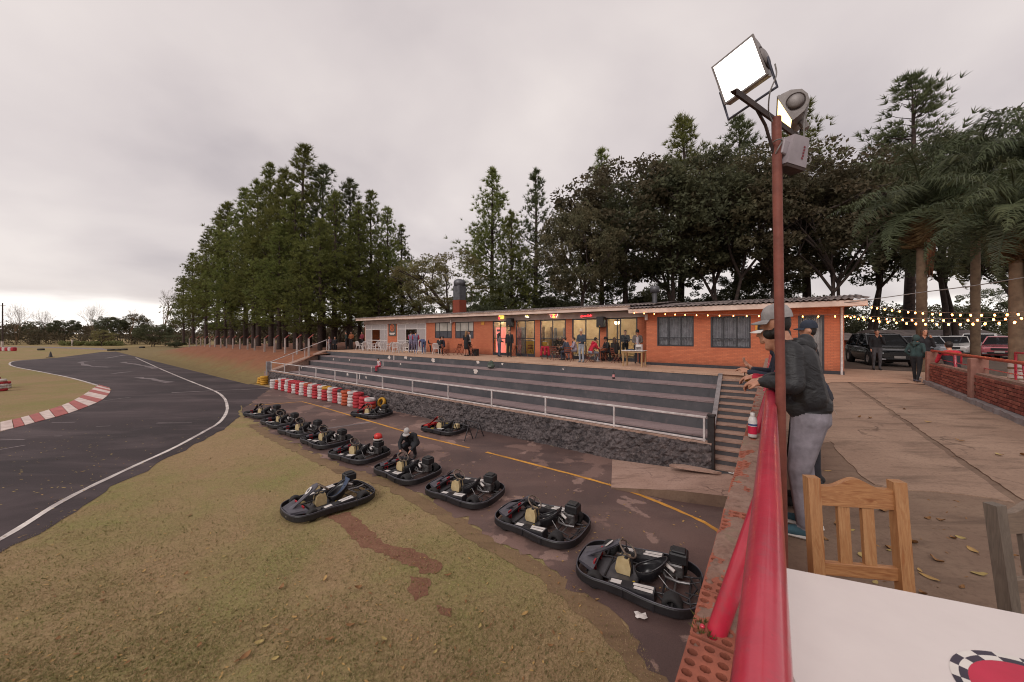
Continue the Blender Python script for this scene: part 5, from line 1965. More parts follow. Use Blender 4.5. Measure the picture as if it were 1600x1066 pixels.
# ------------------------------------------------------------------ wooden chairs
def mk_wood(name, c1, c2, c3, sc):
    t = NT(name)
    v = t.obj()
    n1 = t.noise(t.mapv(v, sc, (0.05, 0.04, 0.06), (.3, .2, .9)), 1.0, 4, 0.55, 1.6)
    col = t.mix(t.ramp(n1, (0.36, 0.0), (0.50, 0.6), (0.56, 0.1), (0.70, 1.0)), C(c1), C(c2))
    fine = t.noise(t.mapv(v, tuple(q * 5 for q in sc)), 1.0, 4, 0.7)
    col = t.mix(t.ramp(fine, (0.45, 0.0), (0.75, 0.45)), col, C(c3))
    t.P(Base_Color=col, Roughness=t.math('ADD', 0.38, t.math('MULTIPLY', fine, 0.2)))
    t.bump(fine, 0.12, 0.002)
    MATS[name] = t.m


mk_wood('chair_wood', '#ae7f55', '#84502e', '#6f4429', (3.0, 24, 26))
mk_wood('chair_wood_up', '#ad8259', '#935f38', '#75492c', (30, 30, 2.2))
mk_wood('chair_wood_grey', '#7d6b5c', '#66564a', '#4a3f38', (3.5, 30, 34))
mk_wood('chair_wood_grey_up', '#6f6358', '#544a42', '#3d342f', (34, 34, 2.5))


def wooden_chair(loc, rz, label, mat, wd=0.42, htop=0.99):
    """faces -y; the backrest stands at y=0"""
    t = thing('wooden_chair', label, 'chair', loc, rz)
    hw = wd / 2 - 0.024
    for s_ in (-1, 1):
        m = MB()
        m.hexa([(s_ * hw - .022, .05 - .02, 0), (s_ * hw + .022, .05 - .02, 0), (s_ * hw + .022, .05 + .022, 0), (s_ * hw - .022, .05 + .022, 0)],
               [(s_ * hw - .022, -.02, .45), (s_ * hw + .022, -.02, .45), (s_ * hw + .022, .022, .45), (s_ * hw - .022, .022, .45)])
        m.hexa([(s_ * hw - .022, -.02, .45), (s_ * hw + .022, -.02, .45), (s_ * hw + .022, .022, .45), (s_ * hw - .022, .022, .45)],
               [(s_ * hw - .024, .03, htop), (s_ * hw + .024, .03, htop), (s_ * hw + .024, .07, htop), (s_ * hw - .024, .07, htop)])
        m.build('rear_leg', mat + '_up', t)
        MB().box((s_ * hw, -0.36, 0.215), (0.042, 0.042, 0.43), bev=.004).build('front_leg', mat + '_up', t)
    m = MB()
    n = 16
    x0 = hw - 0.02
    lo, hi = htop - 0.115, htop - 0.035
    vs_ = []
    for i in range(n + 1):
        x = -x0 + 2 * x0 * i / n
        b = 0.5 + 0.5 * math.cos(PI * min(1, abs(x) / (x0 * .72)))
        zt = hi + 0.038 * b
        for (yy, z) in ((.030, lo), (.056, lo), (.062, zt), (.036, zt)):
            vs_.append((x, yy, z))
    fs_ = []
    for i in range(n):
        k = 4 * i
        for a in range(4):
            b = (a + 1) % 4
            fs_.append((k + a, k + b, k + 4 + b, k + 4 + a))
    m.add(vs_, fs_ + [(0, 3, 2, 1), (4 * n, 4 * n + 1, 4 * n + 2, 4 * n + 3)])
    m.build('crest_rail', mat, t)
    MB().box((0, .022, 0.60), (2 * x0, .024, .055), bev=.003).build('lower_rail', mat, t)
    for s_ in (-0.31, 0.31):
        MB().hexa([(s_ * 2 * x0 * .52 - .022, .016, .62), (s_ * 2 * x0 * .52 + .022, .016, .62), (s_ * 2 * x0 * .52 + .022, .034, .62), (s_ * 2 * x0 * .52 - .022, .034, .62)],
                  [(s_ * 2 * x0 * .52 - .022, .036, lo + .003), (s_ * 2 * x0 * .52 + .022, .036, lo + .003), (s_ * 2 * x0 * .52 + .022, .054, lo + .003), (s_ * 2 * x0 * .52 - .022, .054, lo + .003)]).build('back_slat', mat + '_up', t)
    for k in range(5):
        MB().box((0, -0.05 - 0.078 * k, 0.445), (wd, 0.07, 0.02), bev=.004).build('seat_slat', mat, t)
    for s_ in (-1, 1):
        MB().box((s_ * hw, -.18, .405), (.02, .32, .05)).build('seat_rail', mat, t)
    return t


cA, cB = at(1261, 745, 1.62), at(1394, 752, 1.57)
mid = (cA + cB) / 2
wooden_chair((mid.x + .01, mid.y - .05, 0), math.atan2((cB - cA).y, (cB - cA).x), 'honey-brown varnished wooden chair behind the white table', 'chair_wood', (cB - cA).length + 0.048, 1.6 - (748 - HY) * mid.y / FPX)
cA = at(1557, 787, 1.50)
wooden_chair((cA.x + 0.178, cA.y - .03, 0), R(7), 'weathered grey-brown wooden chair at the right edge of the picture', 'chair_wood_grey', 0.42, 1.6 - (787 - HY) * 1.5 / FPX)

# ------------------------------------------------------------------ go-karts
def plastic(name, c1, c2, rough=0.42):
    return simple(name, c1, c2, 7, rough, 0.15, 60, spec=0.5, rv=0.25)


plastic('bumper_black', '#232124', '#191719', 0.45)
plastic('pod_black', '#2c2a2e', '#1d1b1f', 0.34)
plastic('nose_grey', '#55525a', '#413e45', 0.4)
plastic('tank_beige', '#c9b48a', '#b39c72', 0.45)
simple('rubber', '#2a2829', '#201e1f', 12, 0.85, 0.4, 40)
simple('tube_steel', '#4a474a', '#343235', 9, 0.45, metal=0.5)
simple('engine_metal', '#8d8a8a', '#5c595a', 14, 0.4, metal=0.7)
simple('engine_black', '#252427', '#19181a', 14, 0.5)
simple('seat_black', '#242326', '#19181b', 9, 0.3)
simple('sticker_white', '#d5cfcb', '#b5aeaa', 9, 0.5)
simple('pad_white', '#cfc7c2', '#a59c98', 7, 0.7)
simple('pad_denim', '#46536b', '#37435a', 7, 0.8)
simple('pedal_red', '#b51f2c', '#93151f', 9, 0.45)
simple('kart_red', '#c42a24', '#a31f1b', 7, 0.4)
simple('kart_yellow', '#d7b52e', '#b79520', 7, 0.45)
simple('floor_metal', '#6a676a', '#4f4c4f', 5, 0.45, metal=0.5)
simple('wheel_grip', '#7a6a5e', '#54473f', 20, 0.7)

BUMP = [(-.97, 0), (-.955, .30), (-.87, .52), (-.68, .655), (-.42, .685), (-.12, .65), (.12, .60), (.36, .585), (.58, .585), (.78, .52), (.91, .34), (.955, 0)]


def closed_smooth(half, n=4):
    full = half + [(x, -y) for x, y in half[-2:0:-1]]
    k = len(full)
    out = []
    for i in range(k):
        a, b, c, d = (Vector((*full[(i + q) % k], 0)) for q in (-1, 0, 1, 2))
        for j in range(n):
            t = j / n
            out.append(0.5 * ((2 * b) + (c - a) * t + (2 * a - 5 * b + 4 * c - d) * t * t + (3 * b - 3 * c + d - a) * t ** 3))
    return out


def kart_proto(variant='std'):
    red = variant == 'red'
    t = thing('go_kart', 'go-kart', 'go-kart')
    ring = closed_smooth(BUMP)
    n = len(ring)

    def offs(d):
        out = []
        for i in range(n):
            tn = (ring[(i + 1) % n] - ring[i - 1]).normalized()
            out.append(ring[i] + Vector((tn.y, -tn.x, 0)) * -d)
        return out
    # orientation: ring runs so that inward is checked by sign
    sgn = 1 if (offs(0.03)[0].x > ring[0].x) else -1
    m = MB()
    lay = [(0.03, 0.045), (0.012, 0.05), (0.0, 0.065), (0.0, 0.065), (0.004, 0.165), (0.004, 0.165), (0.012, 0.18), (0.026, 0.18), (0.028, 0.06)]
    rings = [[(p.x, p.y, z) for p in offs(sgn * d)] for d, z in lay]
    vs_ = [p for r_ in rings for p in r_]
    fs_ = []
    L = len(lay)
    for a in range(L):
        b = (a + 1) % L
        for i in range(n):
            j = (i + 1) % n
            fs_.append((a * n + i, a * n + j, b * n + j, b * n + i))
    m.add(vs_, fs_, 0, False)
    bp = m.build('bumper', 'bumper_black', t)
    MB().tube([(p.x, p.y, 0.186) for p in offs(sgn * 0.016)], 0.010, 6, closed=True).build('rim', 'nose_grey', bp)
    for yy in (-.14, .14):
        MB().lathe([(0, .01), (.018, .01), (.03, 0.002), (.03, -.02)], 10, M=Matrix.Translation((.952 - abs(yy) * .1, yy, .115)) @ Matrix.Rotation(R(90), 4, 'Y')).build('bolt', 'engine_metal', bp)
    for (x, y) in ((.1, .61), (-.35, .69), (.1, -.61), (-.35, -.69)):
        MB().box((x, y * 1.004, .115), (.02, .012, .11)).build('joint_strap', 'pod_black', bp)
    # chassis
    m = MB()
    for s_ in (-1, 1):
        m.tube([(.78, s_ * .18, .09), (.5, s_ * .30, .085), (-.1, s_ * .31, .085), (-.45, s_ * .27, .09), (-.8, s_ * .33, .10)], .016, 6)
        m.tube([(-.3, s_ * .33, .12), (-.55, s_ * .62, .16)], .012, 6)
        m.tube([(-.8, s_ * .33, .1), (-.93, s_ * .3, .15)], .012, 6)
        m.tube([(-.72, s_ * .1, .1), (-.92, s_ * .18, .16)], .010, 6)
        m.tube([(.55, s_ * .28, .11), (.55, s_ * .46, .12)], .016, 6)
    for x in (.74, .45, -.05, -.42, -.78):
        m.tube([(x, -.3, .088), (x, .3, .088)], .014, 6)
    m.tube([(-.75, -.33, .10), (-.88, 0, .15), (-.75, .33, .10)], .012, 6)
    m.tube([(-.92, -.42, .17), (-.92, .42, .17)], .013, 6)
    m.tube([(-.46, .3, .22), (-.80, .42, .23), (-.82, .55, .2)], .012, 6)
    m.build('chassis_frame', 'tube_steel', t)
    MB().box((.36, 0, .066), (.80, .54, .01)).build('floor_tray', 'floor_metal', t)
    MB().cyl((-.58, -.60, .14), (-.58, .60, .14), .018, n=8).build('rear_axle', 'engine_metal', t)
    # wheels
    for (x, y, r_, w) in ((.55, .50, .128, .115), (.55, -.50, .128, .115), (-.58, .50, .14, .185), (-.58, -.50, .14, .185)):
        M_ = Matrix.Translation((x, y, r_)) @ Matrix.Rotation(R(90), 4, 'X')
        h = w / 2
        tp = [(r_ * .50, -h * .8), (r_ * .62, -h), (r_ * .88, -h * .96), (r_ * .985, -h * .72), (r_, -h * .3), (r_, h * .3), (r_ * .985, h * .72), (r_ * .88, h * .96), (r_ * .62, h), (r_ * .50, h * .8)]
        wh = MB().lathe(tp, 18, M=M_).build('wheel', 'rubber', t)
        MB().lathe([(r_ * .50, -h * .82), (r_ * .46, -h * .3), (.03, -h * .25), (.03, h * .25), (r_ * .46, h * .3), (r_ * .50, h * .82)], 14, M=M_).build('rim', 'tube_steel', wh)
    # bucket seat: an oval tub, low in front, high at the back
    nn = 24

    def tub(f, inset):
        out = []
        for j in range(nn):
            a_ = 2 * PI * j / nn
            back = (1 - math.cos(a_)) / 2
            zr = .20 + .27 * back ** 1.4 - .02 * math.sin(a_) ** 2
            xr = -.17 + math.cos(a_) * (.205 if math.cos(a_) > 0 else .235) - .06 * back
            yr = math.sin(a_) * (.205 - .02 * back)
            xb, yb, zb = -.14 + math.cos(a_) * .12, math.sin(a_) * .13, .085
            g_ = f ** .55
            out.append(((xb + (xr - xb) * g_) * 1.0 - math.cos(a_) * inset, yb + (yr - yb) * g_ - math.sin(a_) * inset, zb + (zr - zb) * f + inset * .4))
        return out
    m = MB()
    rows = [tub(f, 0.0) for f in (0, .12, .35, .65, 1.0)] + [tub(f, 0.014) for f in (1.0, .65, .35, .12, 0)]
    vs_ = [q for r_ in rows for q in r_]
    fs_ = []
    for i in range(len(rows) - 1):
        for j in range(nn):
            j2 = (j + 1) % nn
            fs_.append((i * nn + j, i * nn + j2, (i + 1) * nn + j2, (i + 1) * nn + j))
    m.add(vs_, fs_, 0, True)
    m.add(rows[-1], [tuple(range(nn))])
    m.add(rows[0], [tuple(range(nn))[::-1]])
    seat = m.build('seat', 'seat_black', t)
    MB().tube([Vector(q) + Vector((0, 0, .004)) for q in tub(1.0, 0.007)], .013, 6, closed=True).build('seat_edge', 'pod_black', seat)
    if variant in ('pad', 'denim'):
        pv, pf = [], []
        pp = [(-.03, .13), (-.12, .118), (-.235, .135), (-.315, .20), (-.375, .30), (-.42, .40), (-.452, .495)]
        for (a, b) in pp:
            for y in (-.11, -.04, .04, .11):
                pv.append((a + .012, y, b + .008 + abs(y) * .06))
        for i in range(len(pp) - 1):
            for j in range(3):
                k = i * 4 + j
                pf.append((k, k + 1, k + 5, k + 4))
        MB().add(pv, pf, 0, True).build('seat_pad', 'pad_denim' if variant == 'denim' else 'pad_white', seat)
    # steering
    m = MB()
    cen = Vector((.14, 0, .47))
    ax = Vector((-.62, 0, .78)).normalized()
    e1_ = Vector((0, 1, 0))
    e2_ = ax.cross(e1_)
    m.tube([cen + (e1_ * math.cos(2 * PI * q / 24) + e2_ * math.sin(2 * PI * q / 24)) * .155 for q in range(24)], .015, 8, closed=True)
    sw_ = m.build('steering_wheel', 'wheel_grip', t)
    m = MB()
    for a in (90, 210, 330):
        m.tube([cen - ax * .03, cen + (e1_ * math.cos(R(a)) + e2_ * math.sin(R(a))) * .15], .009, 5)
    m.cyl(cen - ax * .05, cen - ax * .015, .035, n=10)
    m.build('spokes', 'engine_black', sw_)
    MB().tube([cen - ax * .03, (.42, 0, .13)], .012, 6).build('steering_column', 'tube_steel', t)
    # fuel tank between the legs
    m = MB()
    m.prism([(-.11, 0), (.10, 0), (.13, .06), (.10, .22), (.02, .26), (-.09, .25), (-.12, .12)], -.09, .09, M=Matrix.Translation((.20, 0, .08)) @ Matrix.Rotation(R(90), 4, 'X'))
    tk = m.build('fuel_tank', 'tank_beige', t)
    MB().box((.19, 0, .215), (.26, .03, .27), bev=.01).build('tank_strap', 'tube_steel', tk)
    MB().lathe([(0, .02), (.028, .02), (.03, 0)], 10, (.16, .05, .33)).build('tank_cap', 'engine_black', tk)
    MB().lathe([(0, .03), (.022, .03), (.024, 0)], 10, (-.02, .34, .15)).build('oil_cap', 'kart_yellow', t)
    # nose: low spoiler plate and the upright number fairing
    MB().hexa([(.62, -.40, .16), (.93, -.20, .15), (.93, .20, .15), (.62, .40, .16)], [(.60, -.40, .215), (.90, -.22, .19), (.90, .22, .19), (.60, .40, .215)]).build('front_spoiler', 'kart_red' if red else 'nose_grey', t)
    m = MB()
    fp = [(.84, .20, .10), (.70, .28, .05), (.52, .40, .07), (.38, .51, .115), (.30, .57, .12), (.26, .585, .08)]
    vs_ = []
    for (x, z, w) in fp:
        for q in (-1, -.5, 0, .5, 1):
            vs_.append((x + .02 * q * q, w * q, z - .035 * q * q))
    for (x, z, w) in fp:
        for q in (-1, -.5, 0, .5, 1):
            vs_.append((x - .012 + .02 * q * q, w * q, z - .014 - .035 * q * q))
    k5 = 5 * len(fp)
    fs_ = []
    for i in range(len(fp) - 1):
        for j in range(4):
            k = 5 * i + j
            fs_.append((k, k + 1, k + 6, k + 5))
            fs_.append((k5 + k, k5 + k + 5, k5 + k + 6, k5 + k + 1))
    m.add(vs_, fs_, 0, True)
    fa = m.build('front_fairing', 'kart_red' if red else 'nose_grey', t)
    m = MB()
    m.add([(.45 + .085 * math.cos(2 * PI * q / 18) * .82 + .0, .062 * math.sin(2 * PI * q / 18), .462 - .085 * math.cos(2 * PI * q / 18) * .76 + .012) for q in range(18)], [tuple(range(18))])
    m.build('number_panel', 'sticker_white', fa)
    if variant == 'denim':
        o = put('number', text_mesh('8', .11, 'engine_black', 'number', .001), fa, (.452, 0, .482))
        o.rotation_euler = (R(0), R(42), 0)
        o.rotation_euler = (Matrix.Rotation(R(43), 3, 'Y') @ Matrix.Rotation(R(90), 3, 'Z')).to_euler()
    # side pods with stickers
    for s_ in (-1, 1):
        pd = MB().hexa([(-.36, s_ * .36 if s_ > 0 else s_ * .62, .07), (.36, s_ * .36 if s_ > 0 else s_ * .57, .07), (.36, s_ * .57 if s_ > 0 else s_ * .36, .07), (-.36, s_ * .62 if s_ > 0 else s_ * .36, .07)],
                       [(-.34, s_ * .38 if s_ > 0 else s_ * .59, .23), (.33, s_ * .40 if s_ > 0 else s_ * .54, .18), (.33, s_ * .54 if s_ > 0 else s_ * .40, .18), (-.34, s_ * .59 if s_ > 0 else s_ * .38, .23)]).build('side_pod', 'pod_black', t)

        def podpt(x, f):
            w = (x + .34) / .67
            y0, y1 = .38 + .02 * w, .59 - .05 * w
            return (x, s_ * (y0 + (y1 - y0) * f), .2325 - .05 * w + .002)
        for (xa, xb, f0, f1_) in ((-.32, -.03, .12, .45), (-.32, -.05, .52, .88), (.14, .30, .2, .85)):
            q = [podpt(xa, f0), podpt(xb, f0), podpt(xb, f1_), podpt(xa, f1_)]
            MB().add(q if s_ > 0 else q[::-1], [(0, 1, 2, 3)]).build('sticker', 'kart_yellow' if (red and xa > 0) else 'sticker_white', pd)
    # pedals
    for s_ in (-1, 1):
        m = MB()
        for dy in (-.045, .045):
            m.box((.63, s_ * .20 + dy, .16), (.02, .02, .17))
        m.box((.63, s_ * .20, .235), (.022, .11, .03))
        m.box((.63, s_ * .20, .15), (.022, .11, .025))
        m.build('pedal', 'pedal_red', t)
    if not red:
        # engine behind the seat on the right
        en = MB().box((-.56, -.26, .22), (.22, .20, .20), bev=.02).build('engine', 'engine_metal', t)
        for q in range(5):
            MB().box((-.40, -.24, .17 + q * .026), (.05, .18, .012)).build('cooling_fin', 'engine_metal', en)
        MB().box((-.60, -.26, .43), (.27, .25, .16), bev=.02).build('fuel_box', 'engine_black', en)
        MB().box((-.60, -.26, .523), (.20, .18, .03), bev=.01).build('box_lid', 'engine_black', en)
        MB().lathe([(0, .05), (.07, .05), (.09, .02), (.09, -.03), (.06, -.05)], 14, M=Matrix.Translation((-.53, -.37, .25)) @ Matrix.Rotation(R(90), 4, 'X')).build('starter_cover', 'engine_black', en)
        MB().tube([(-.42, -.20, .30), (-.36, -.05, .28), (-.45, .08, .24), (-.62, .12, .24), (-.78, .10, .25)], .022, 8).build('exhaust', 'engine_metal', en)
        MB().cyl((-.56, -.02, .30), (-.40, -.08, .36), .028, n=8).build('spark_head', 'sticker_white', en)
        MB().tube([(-.36, .0, .34), (-.62, .08, .2)], .010, 6).build('seat_stay', 'engine_metal', t)
        MB().tube([(-.36, .20, .30), (-.56, .30, .16)], .010, 6).build('seat_stay', 'engine_metal', t)
    else:
        m = MB()
        m.box((-.5, -.18, .22), (.20, .2, .18), bev=.02)
        m.build('engine', 'tank_beige', t)
    return t


k_std = kart_proto('std')
k_pad = kart_proto('pad')
k_den = kart_proto('denim')
k_red = kart_proto('red')
HD = R(150)
row = [(412, 645), (440, 658), (472, 671), (509, 686), (560, 707), (635, 733), (725, 764), (845, 812), (995, 893)]
rl_ = ['black go-kart at the far end of the parked row',
       'black go-kart in the row, second from the far end', 'black go-kart in the row, third from the far end', 'black go-kart in the row, fourth from the far end',
       'black go-kart in the middle of the row, with a red helmet on its engine', 'black go-kart with white seat pad that the crouching mechanic leans over',
       'black go-kart with white seat pad, third in the row from the brick wall', 'black go-kart with white seat pad, second in the row from the brick wall', 'black go-kart nearest the brick wall, at the near end of the row']
GK = 'go-karts parked in a row on the paddock'
used = {}
for k, (px, py) in enumerate(row):
    p = G(px, py, PAD + 0.15)
    proto = k_pad if k in (5, 6, 7) else k_std
    rz = HD + R([4, -4, 2, -3, 5, -4, 3, -2, 1][k])
    loc = (p.x, p.y, PAD + 0.010)
    if proto.name not in used:
        used[proto.name] = 1
        proto.location, proto.rotation_euler.z = loc, rz
        proto['label'], proto['group'] = rl_[k], GK
    else:
        copy_tree(proto, rl_[k], loc, rz, GK)
p = G(514, 779, PAD + 0.15)
k_den.location, k_den.rotation_euler.z = (p.x, p.y, PAD + 0.004), R(229)
k_den['label'] = 'lone go-kart with blue seat and grey number fairing parked on the grass'
p = G(580, 646, PAD + 0.12)
copy_tree(k_std, 'black go-kart standing alone at the end of the tyre barrier', (p.x, p.y, PAD + 0.010), R(160))
p = G(694, 668, PAD + 0.15)
k_red.location, k_red.rotation_euler.z = (p.x, p.y, PAD + 0.010), R(152)
k_red['label'] = 'red stripped go-kart beside the trestles in front of the stone wall'

pk = G(560, 707, PAD + 0.15)
hq = Vector((pk.x, pk.y, PAD + .01)) + rotz(HD + R(2)) @ Vector((-.60, -.26, .55))
hel = thing('helmet', 'red and white crash helmet lying on the engine of a parked go-kart', 'helmet', hq, HD + R(40))
MB().ell((0, 0, .11), (.14, .12, .125), 14, 9).build('shell', 'kart_red', hel)
MB().box((.115, 0, .115), (.05, .16, .07), bev=.02).build('visor', 'engine_black', hel)
MB().lathe([(.146, .02), (.150, .045), (.146, .07)], 18, (0, 0, .0), Matrix.Diagonal((.97, .84, 1, 1))).build('stripe', 'sticker_white', hel)

# ------------------------------------------------------------------ tyre barrier
for nm, a, b in (('tyre_white', '#d2c8c5', '#9e9290'), ('tyre_red', '#b52f38', '#8d222b'), ('tyre_orange', '#b8512f', '#944027'), ('tyre_yellow', '#c9952b', '#a1741f'), ('tyre_black', '#33302f', '#242120')):
    simple(nm, a, b, 6, 0.7, 0.3, 25)


def tyre_mesh(mat, r_=0.275, h=0.165):
    q = h / 2
    prof = [(r_ * .56, -q * .6), (r_ * .62, -q), (r_ * .86, -q), (r_ * .96, -q * .72), (r_, -q * .35), (r_ * 1.0, q * .35), (r_ * .96, q * .72), (r_ * .86, q), (r_ * .62, q), (r_ * .56, q * .6), (r_ * .70, q * .3), (r_ * .70, -q * .3)]
    return MB().lathe(prof, 20, closed=True).mesh('tyre', mat)


TY = {c: tyre_mesh('tyre_' + c) for c in ('white', 'red', 'orange', 'yellow', 'black')}
TG = 'tyres of the paddock tyre barrier'
lev = ['lowest', 'second', 'third', 'fourth', 'fifth', 'sixth']
ordn = ['first', 'second', 'third', 'fourth', 'fifth', 'sixth', 'seventh', 'eighth', 'ninth', 'tenth', 'eleventh', 'twelfth', 'thirteenth', 'fourteenth', 'fifteenth', 'sixteenth', 'seventeenth', 'eighteenth', 'nineteenth', 'twentieth', 'twenty-first', 'twenty-second', 'twenty-third', 'twenty-fourth']
random.seed(31)
tA, tB = G(430, 607), G(561, 637)
NT_ = int((tB - tA).length / 0.575) + 1


def tyre_stack(p, cols, what):
    for q, c in enumerate(cols):
        o = put('tyre', TY[c], None, (p.x + random.uniform(-.025, .025), p.y + random.uniform(-.025, .025), PAD + 0.008 + 0.0825 + 0.163 * q), random.uniform(0, 6), category='tyre', group=TG)
        o.rotation_euler.x = random.uniform(-.025, .025)
        o['label'] = f'{c} tyre, {lev[q] if q < len(cols) - 1 else "topmost"} of {what}'


for k in range(NT_):
    p = tA.lerp(tB, k / (NT_ - 1)) + Vector((random.uniform(-.05, .05), random.uniform(-.05, .05), 0))
    base_c = 'white' if k % 2 == 0 else ('red' if k < 14 else ('orange' if k % 4 == 1 else 'red'))
    nq = 5 if k > 1 else 4
    cols = [base_c] * nq
    if k in (1, 6, 9):
        cols[-1] = 'red' if base_c == 'white' else 'orange'
    if k == 13:
        cols[-1] = 'yellow'
    if k == 16:
        cols[-1] = 'black'
    tyre_stack(p, cols, f'the {ordn[k]} stack from the left in the barrier')
dirn = (tB - tA).normalized()
nrm_ = Vector((dirn.y, -dirn.x, 0))
tyre_stack(tB + dirn * 0.60 + nrm_ * .05, ['red', 'red', 'red', 'red'], 'the short red stack after the barrier')
tyre_stack(tB + dirn * 1.22 + nrm_ * .1, ['orange', 'orange', 'red', 'white'], 'the stack behind the lone paddock kart')
o = put('tyre', TY['yellow'], None, tB + dirn * 1.55 + Vector((0.15, .5, .36)), 0, label='yellow tyre leaning upright against the stone wall at the barrier end', category='tyre', group=TG)
o.rotation_euler = (R(72), 0, R(-30))
tyre_stack(G(413, 601), ['yellow', 'yellow', 'yellow', 'yellow'], 'the right yellow stack at the far end')
tyre_stack(G(408, 599.5), ['yellow', 'yellow', 'yellow'], 'the left yellow stack at the far end')
# infield tyres on the far left
random.seed(8)
for k, (px, py, cols) in enumerate(((2, 611, ['red', 'white', 'white', 'red', 'white']), (-9, 607, ['white', 'red', 'white', 'white', 'red']), (8, 607, ['white', 'white', 'red']), (-20, 613, ['red', 'white', 'red', 'white', 'red']))):
    tyre_stack(G(px, py), cols, f'the infield pile at the left picture edge, {ordn[k]} column')
for k in range(5):
    p = G(3 + 4.6 * k, 548.8)
    o = put('tyre', TY['red' if k % 2 == 0 else 'white'], None, (p.x, p.y, PAD + .45), 0, label=f'{"red" if k % 2 == 0 else "white"} tyre in the low row by the far white post, {ordn[k]} from the left', category='tyre', group='tyres in the far infield row')
    o.scale = (1.6, 1.6, 5)

# ------------------------------------------------------------------ people
CLOTH = {}


def cloth(hexc, rough=0.85):
    if hexc not in CLOTH:
        c = C(hexc)
        nm = 'cloth_' + hexc.strip('#')
        simple(nm, c, tuple([x * 0.62 for x in c[:3]] + [1]), 9, rough, 0.25, 35)
        CLOTH[hexc] = nm
    return CLOTH[hexc]


simple('skin', '#c08d74', '#a8745d', 14, 0.55)
simple('hair_dark', '#241c19', '#171210', 30, 0.6, 0.5, 90)
simple('hair_brown', '#4a3022', '#33211a', 30, 0.6, 0.5, 90)
simple('hair_blonde', '#8f6c47', '#6d4f33', 30, 0.6, 0.5, 90)
simple('sole_white', '#c9c2bd', '#aaa39e', 9, 0.6)
simple('eye_dark', '#1a1412', '#100c0b', 9, 0.2)
LAST = {}


def capsule(m, p0, r0, p1, r1, n=10):
    p0, p1 = Vector(p0), Vector(p1)
    d = p1 - p0
    L = d.length
    if L < 1e-5:
        m.ell(p0, r0, n, 7)
        return
    d /= L
    pts, rs = [], []
    for a in (85, 60, 30):
        pts.append(p0 - d * r0 * math.sin(R(a)))
        rs.append(r0 * math.cos(R(a)))
    pts.append(p0)
    rs.append(r0)
    pts.append(p1)
    rs.append(r1)
    for a in (30, 60, 85):
        pts.append(p1 + d * r1 * math.sin(R(a)))
        rs.append(r1 * math.cos(R(a)))
    m.tube(pts, rs, n)


def remesh(m, voxel, smooth_it=4):
    me = bpy.data.meshes.new('tmp')
    me.from_pydata(m.v, [], m.f)
    me.update()
    o = bpy.data.objects.new('tmp', me)
    COL.objects.link(o)
    md = o.modifiers.new('r', 'REMESH')
    md.mode = 'VOXEL'
    md.voxel_size = voxel
    md.use_smooth_shade = True
    if smooth_it:
        s_ = o.modifiers.new('s', 'SMOOTH')
        s_.factor = 0.5
        s_.iterations = smooth_it
    dg = bpy.context.evaluated_depsgraph_get()
    out = bpy.data.meshes.new_from_object(o.evaluated_get(dg))
    bpy.data.objects.remove(o)
    bpy.data.meshes.remove(me)
    return out


def V3(*a):
    return Vector(a)


def hand_prims(wrist, toward, palmn, curl, side_, k=1.0, point=False):
    """palm and five bent fingers; toward = direction of the fingers, palmn = palm normal (fingers curl to it)"""
    t = Vector(toward).normalized()
    n = Vector(palmn)
    n = (n - t * n.dot(t)).normalized()
    s = t.cross(n) * side_           # towards the little finger
    w = Vector(wrist)
    out = [('skin', w, .026 * k, w + t * .035 * k, .028 * k)]
    for i in range(4):
        b = w + t * .085 * k + s * (-.03 + .02 * i) * k
        out.append(('skin', w + t * .02 * k + s * (-.018 + .012 * i) * k, .017 * k, b, .0125 * k))
        l_ = (.040, .045, .042, .034)[i] * k
        c1, c2, c3 = curl * .5, curl * 1.15, curl * 1.7
        q1 = b + (t * math.cos(c1) + n * math.sin(c1)) * l_
        q2 = q1 + (t * math.cos(c2) + n * math.sin(c2)) * l_ * .7
        q3 = q2 + (t * math.cos(c3) + n * math.sin(c3)) * l_ * .5
        out += [('skin', b, .0105 * k, q1, .0095 * k), ('skin', q1, .0095 * k, q2, .0085 * k), ('skin', q2, .0085 * k, q3, .0072 * k)]
    b = w + t * .03 * k - s * .03 * k
    q1 = b + (t * .6 - s * .55 + n * .35).normalized() * .04 * k
    q2 = q1 + (t * .8 - s * .1 + n * .45).normalized() * .032 * k
    out += [('skin', w + t * .015 * k - s * .012 * k, .016 * k, b, .014 * k), ('skin', b, .0125 * k, q1, .0105 * k), ('skin', q1, .0105 * k, q2, .0085 * k)]
    return out


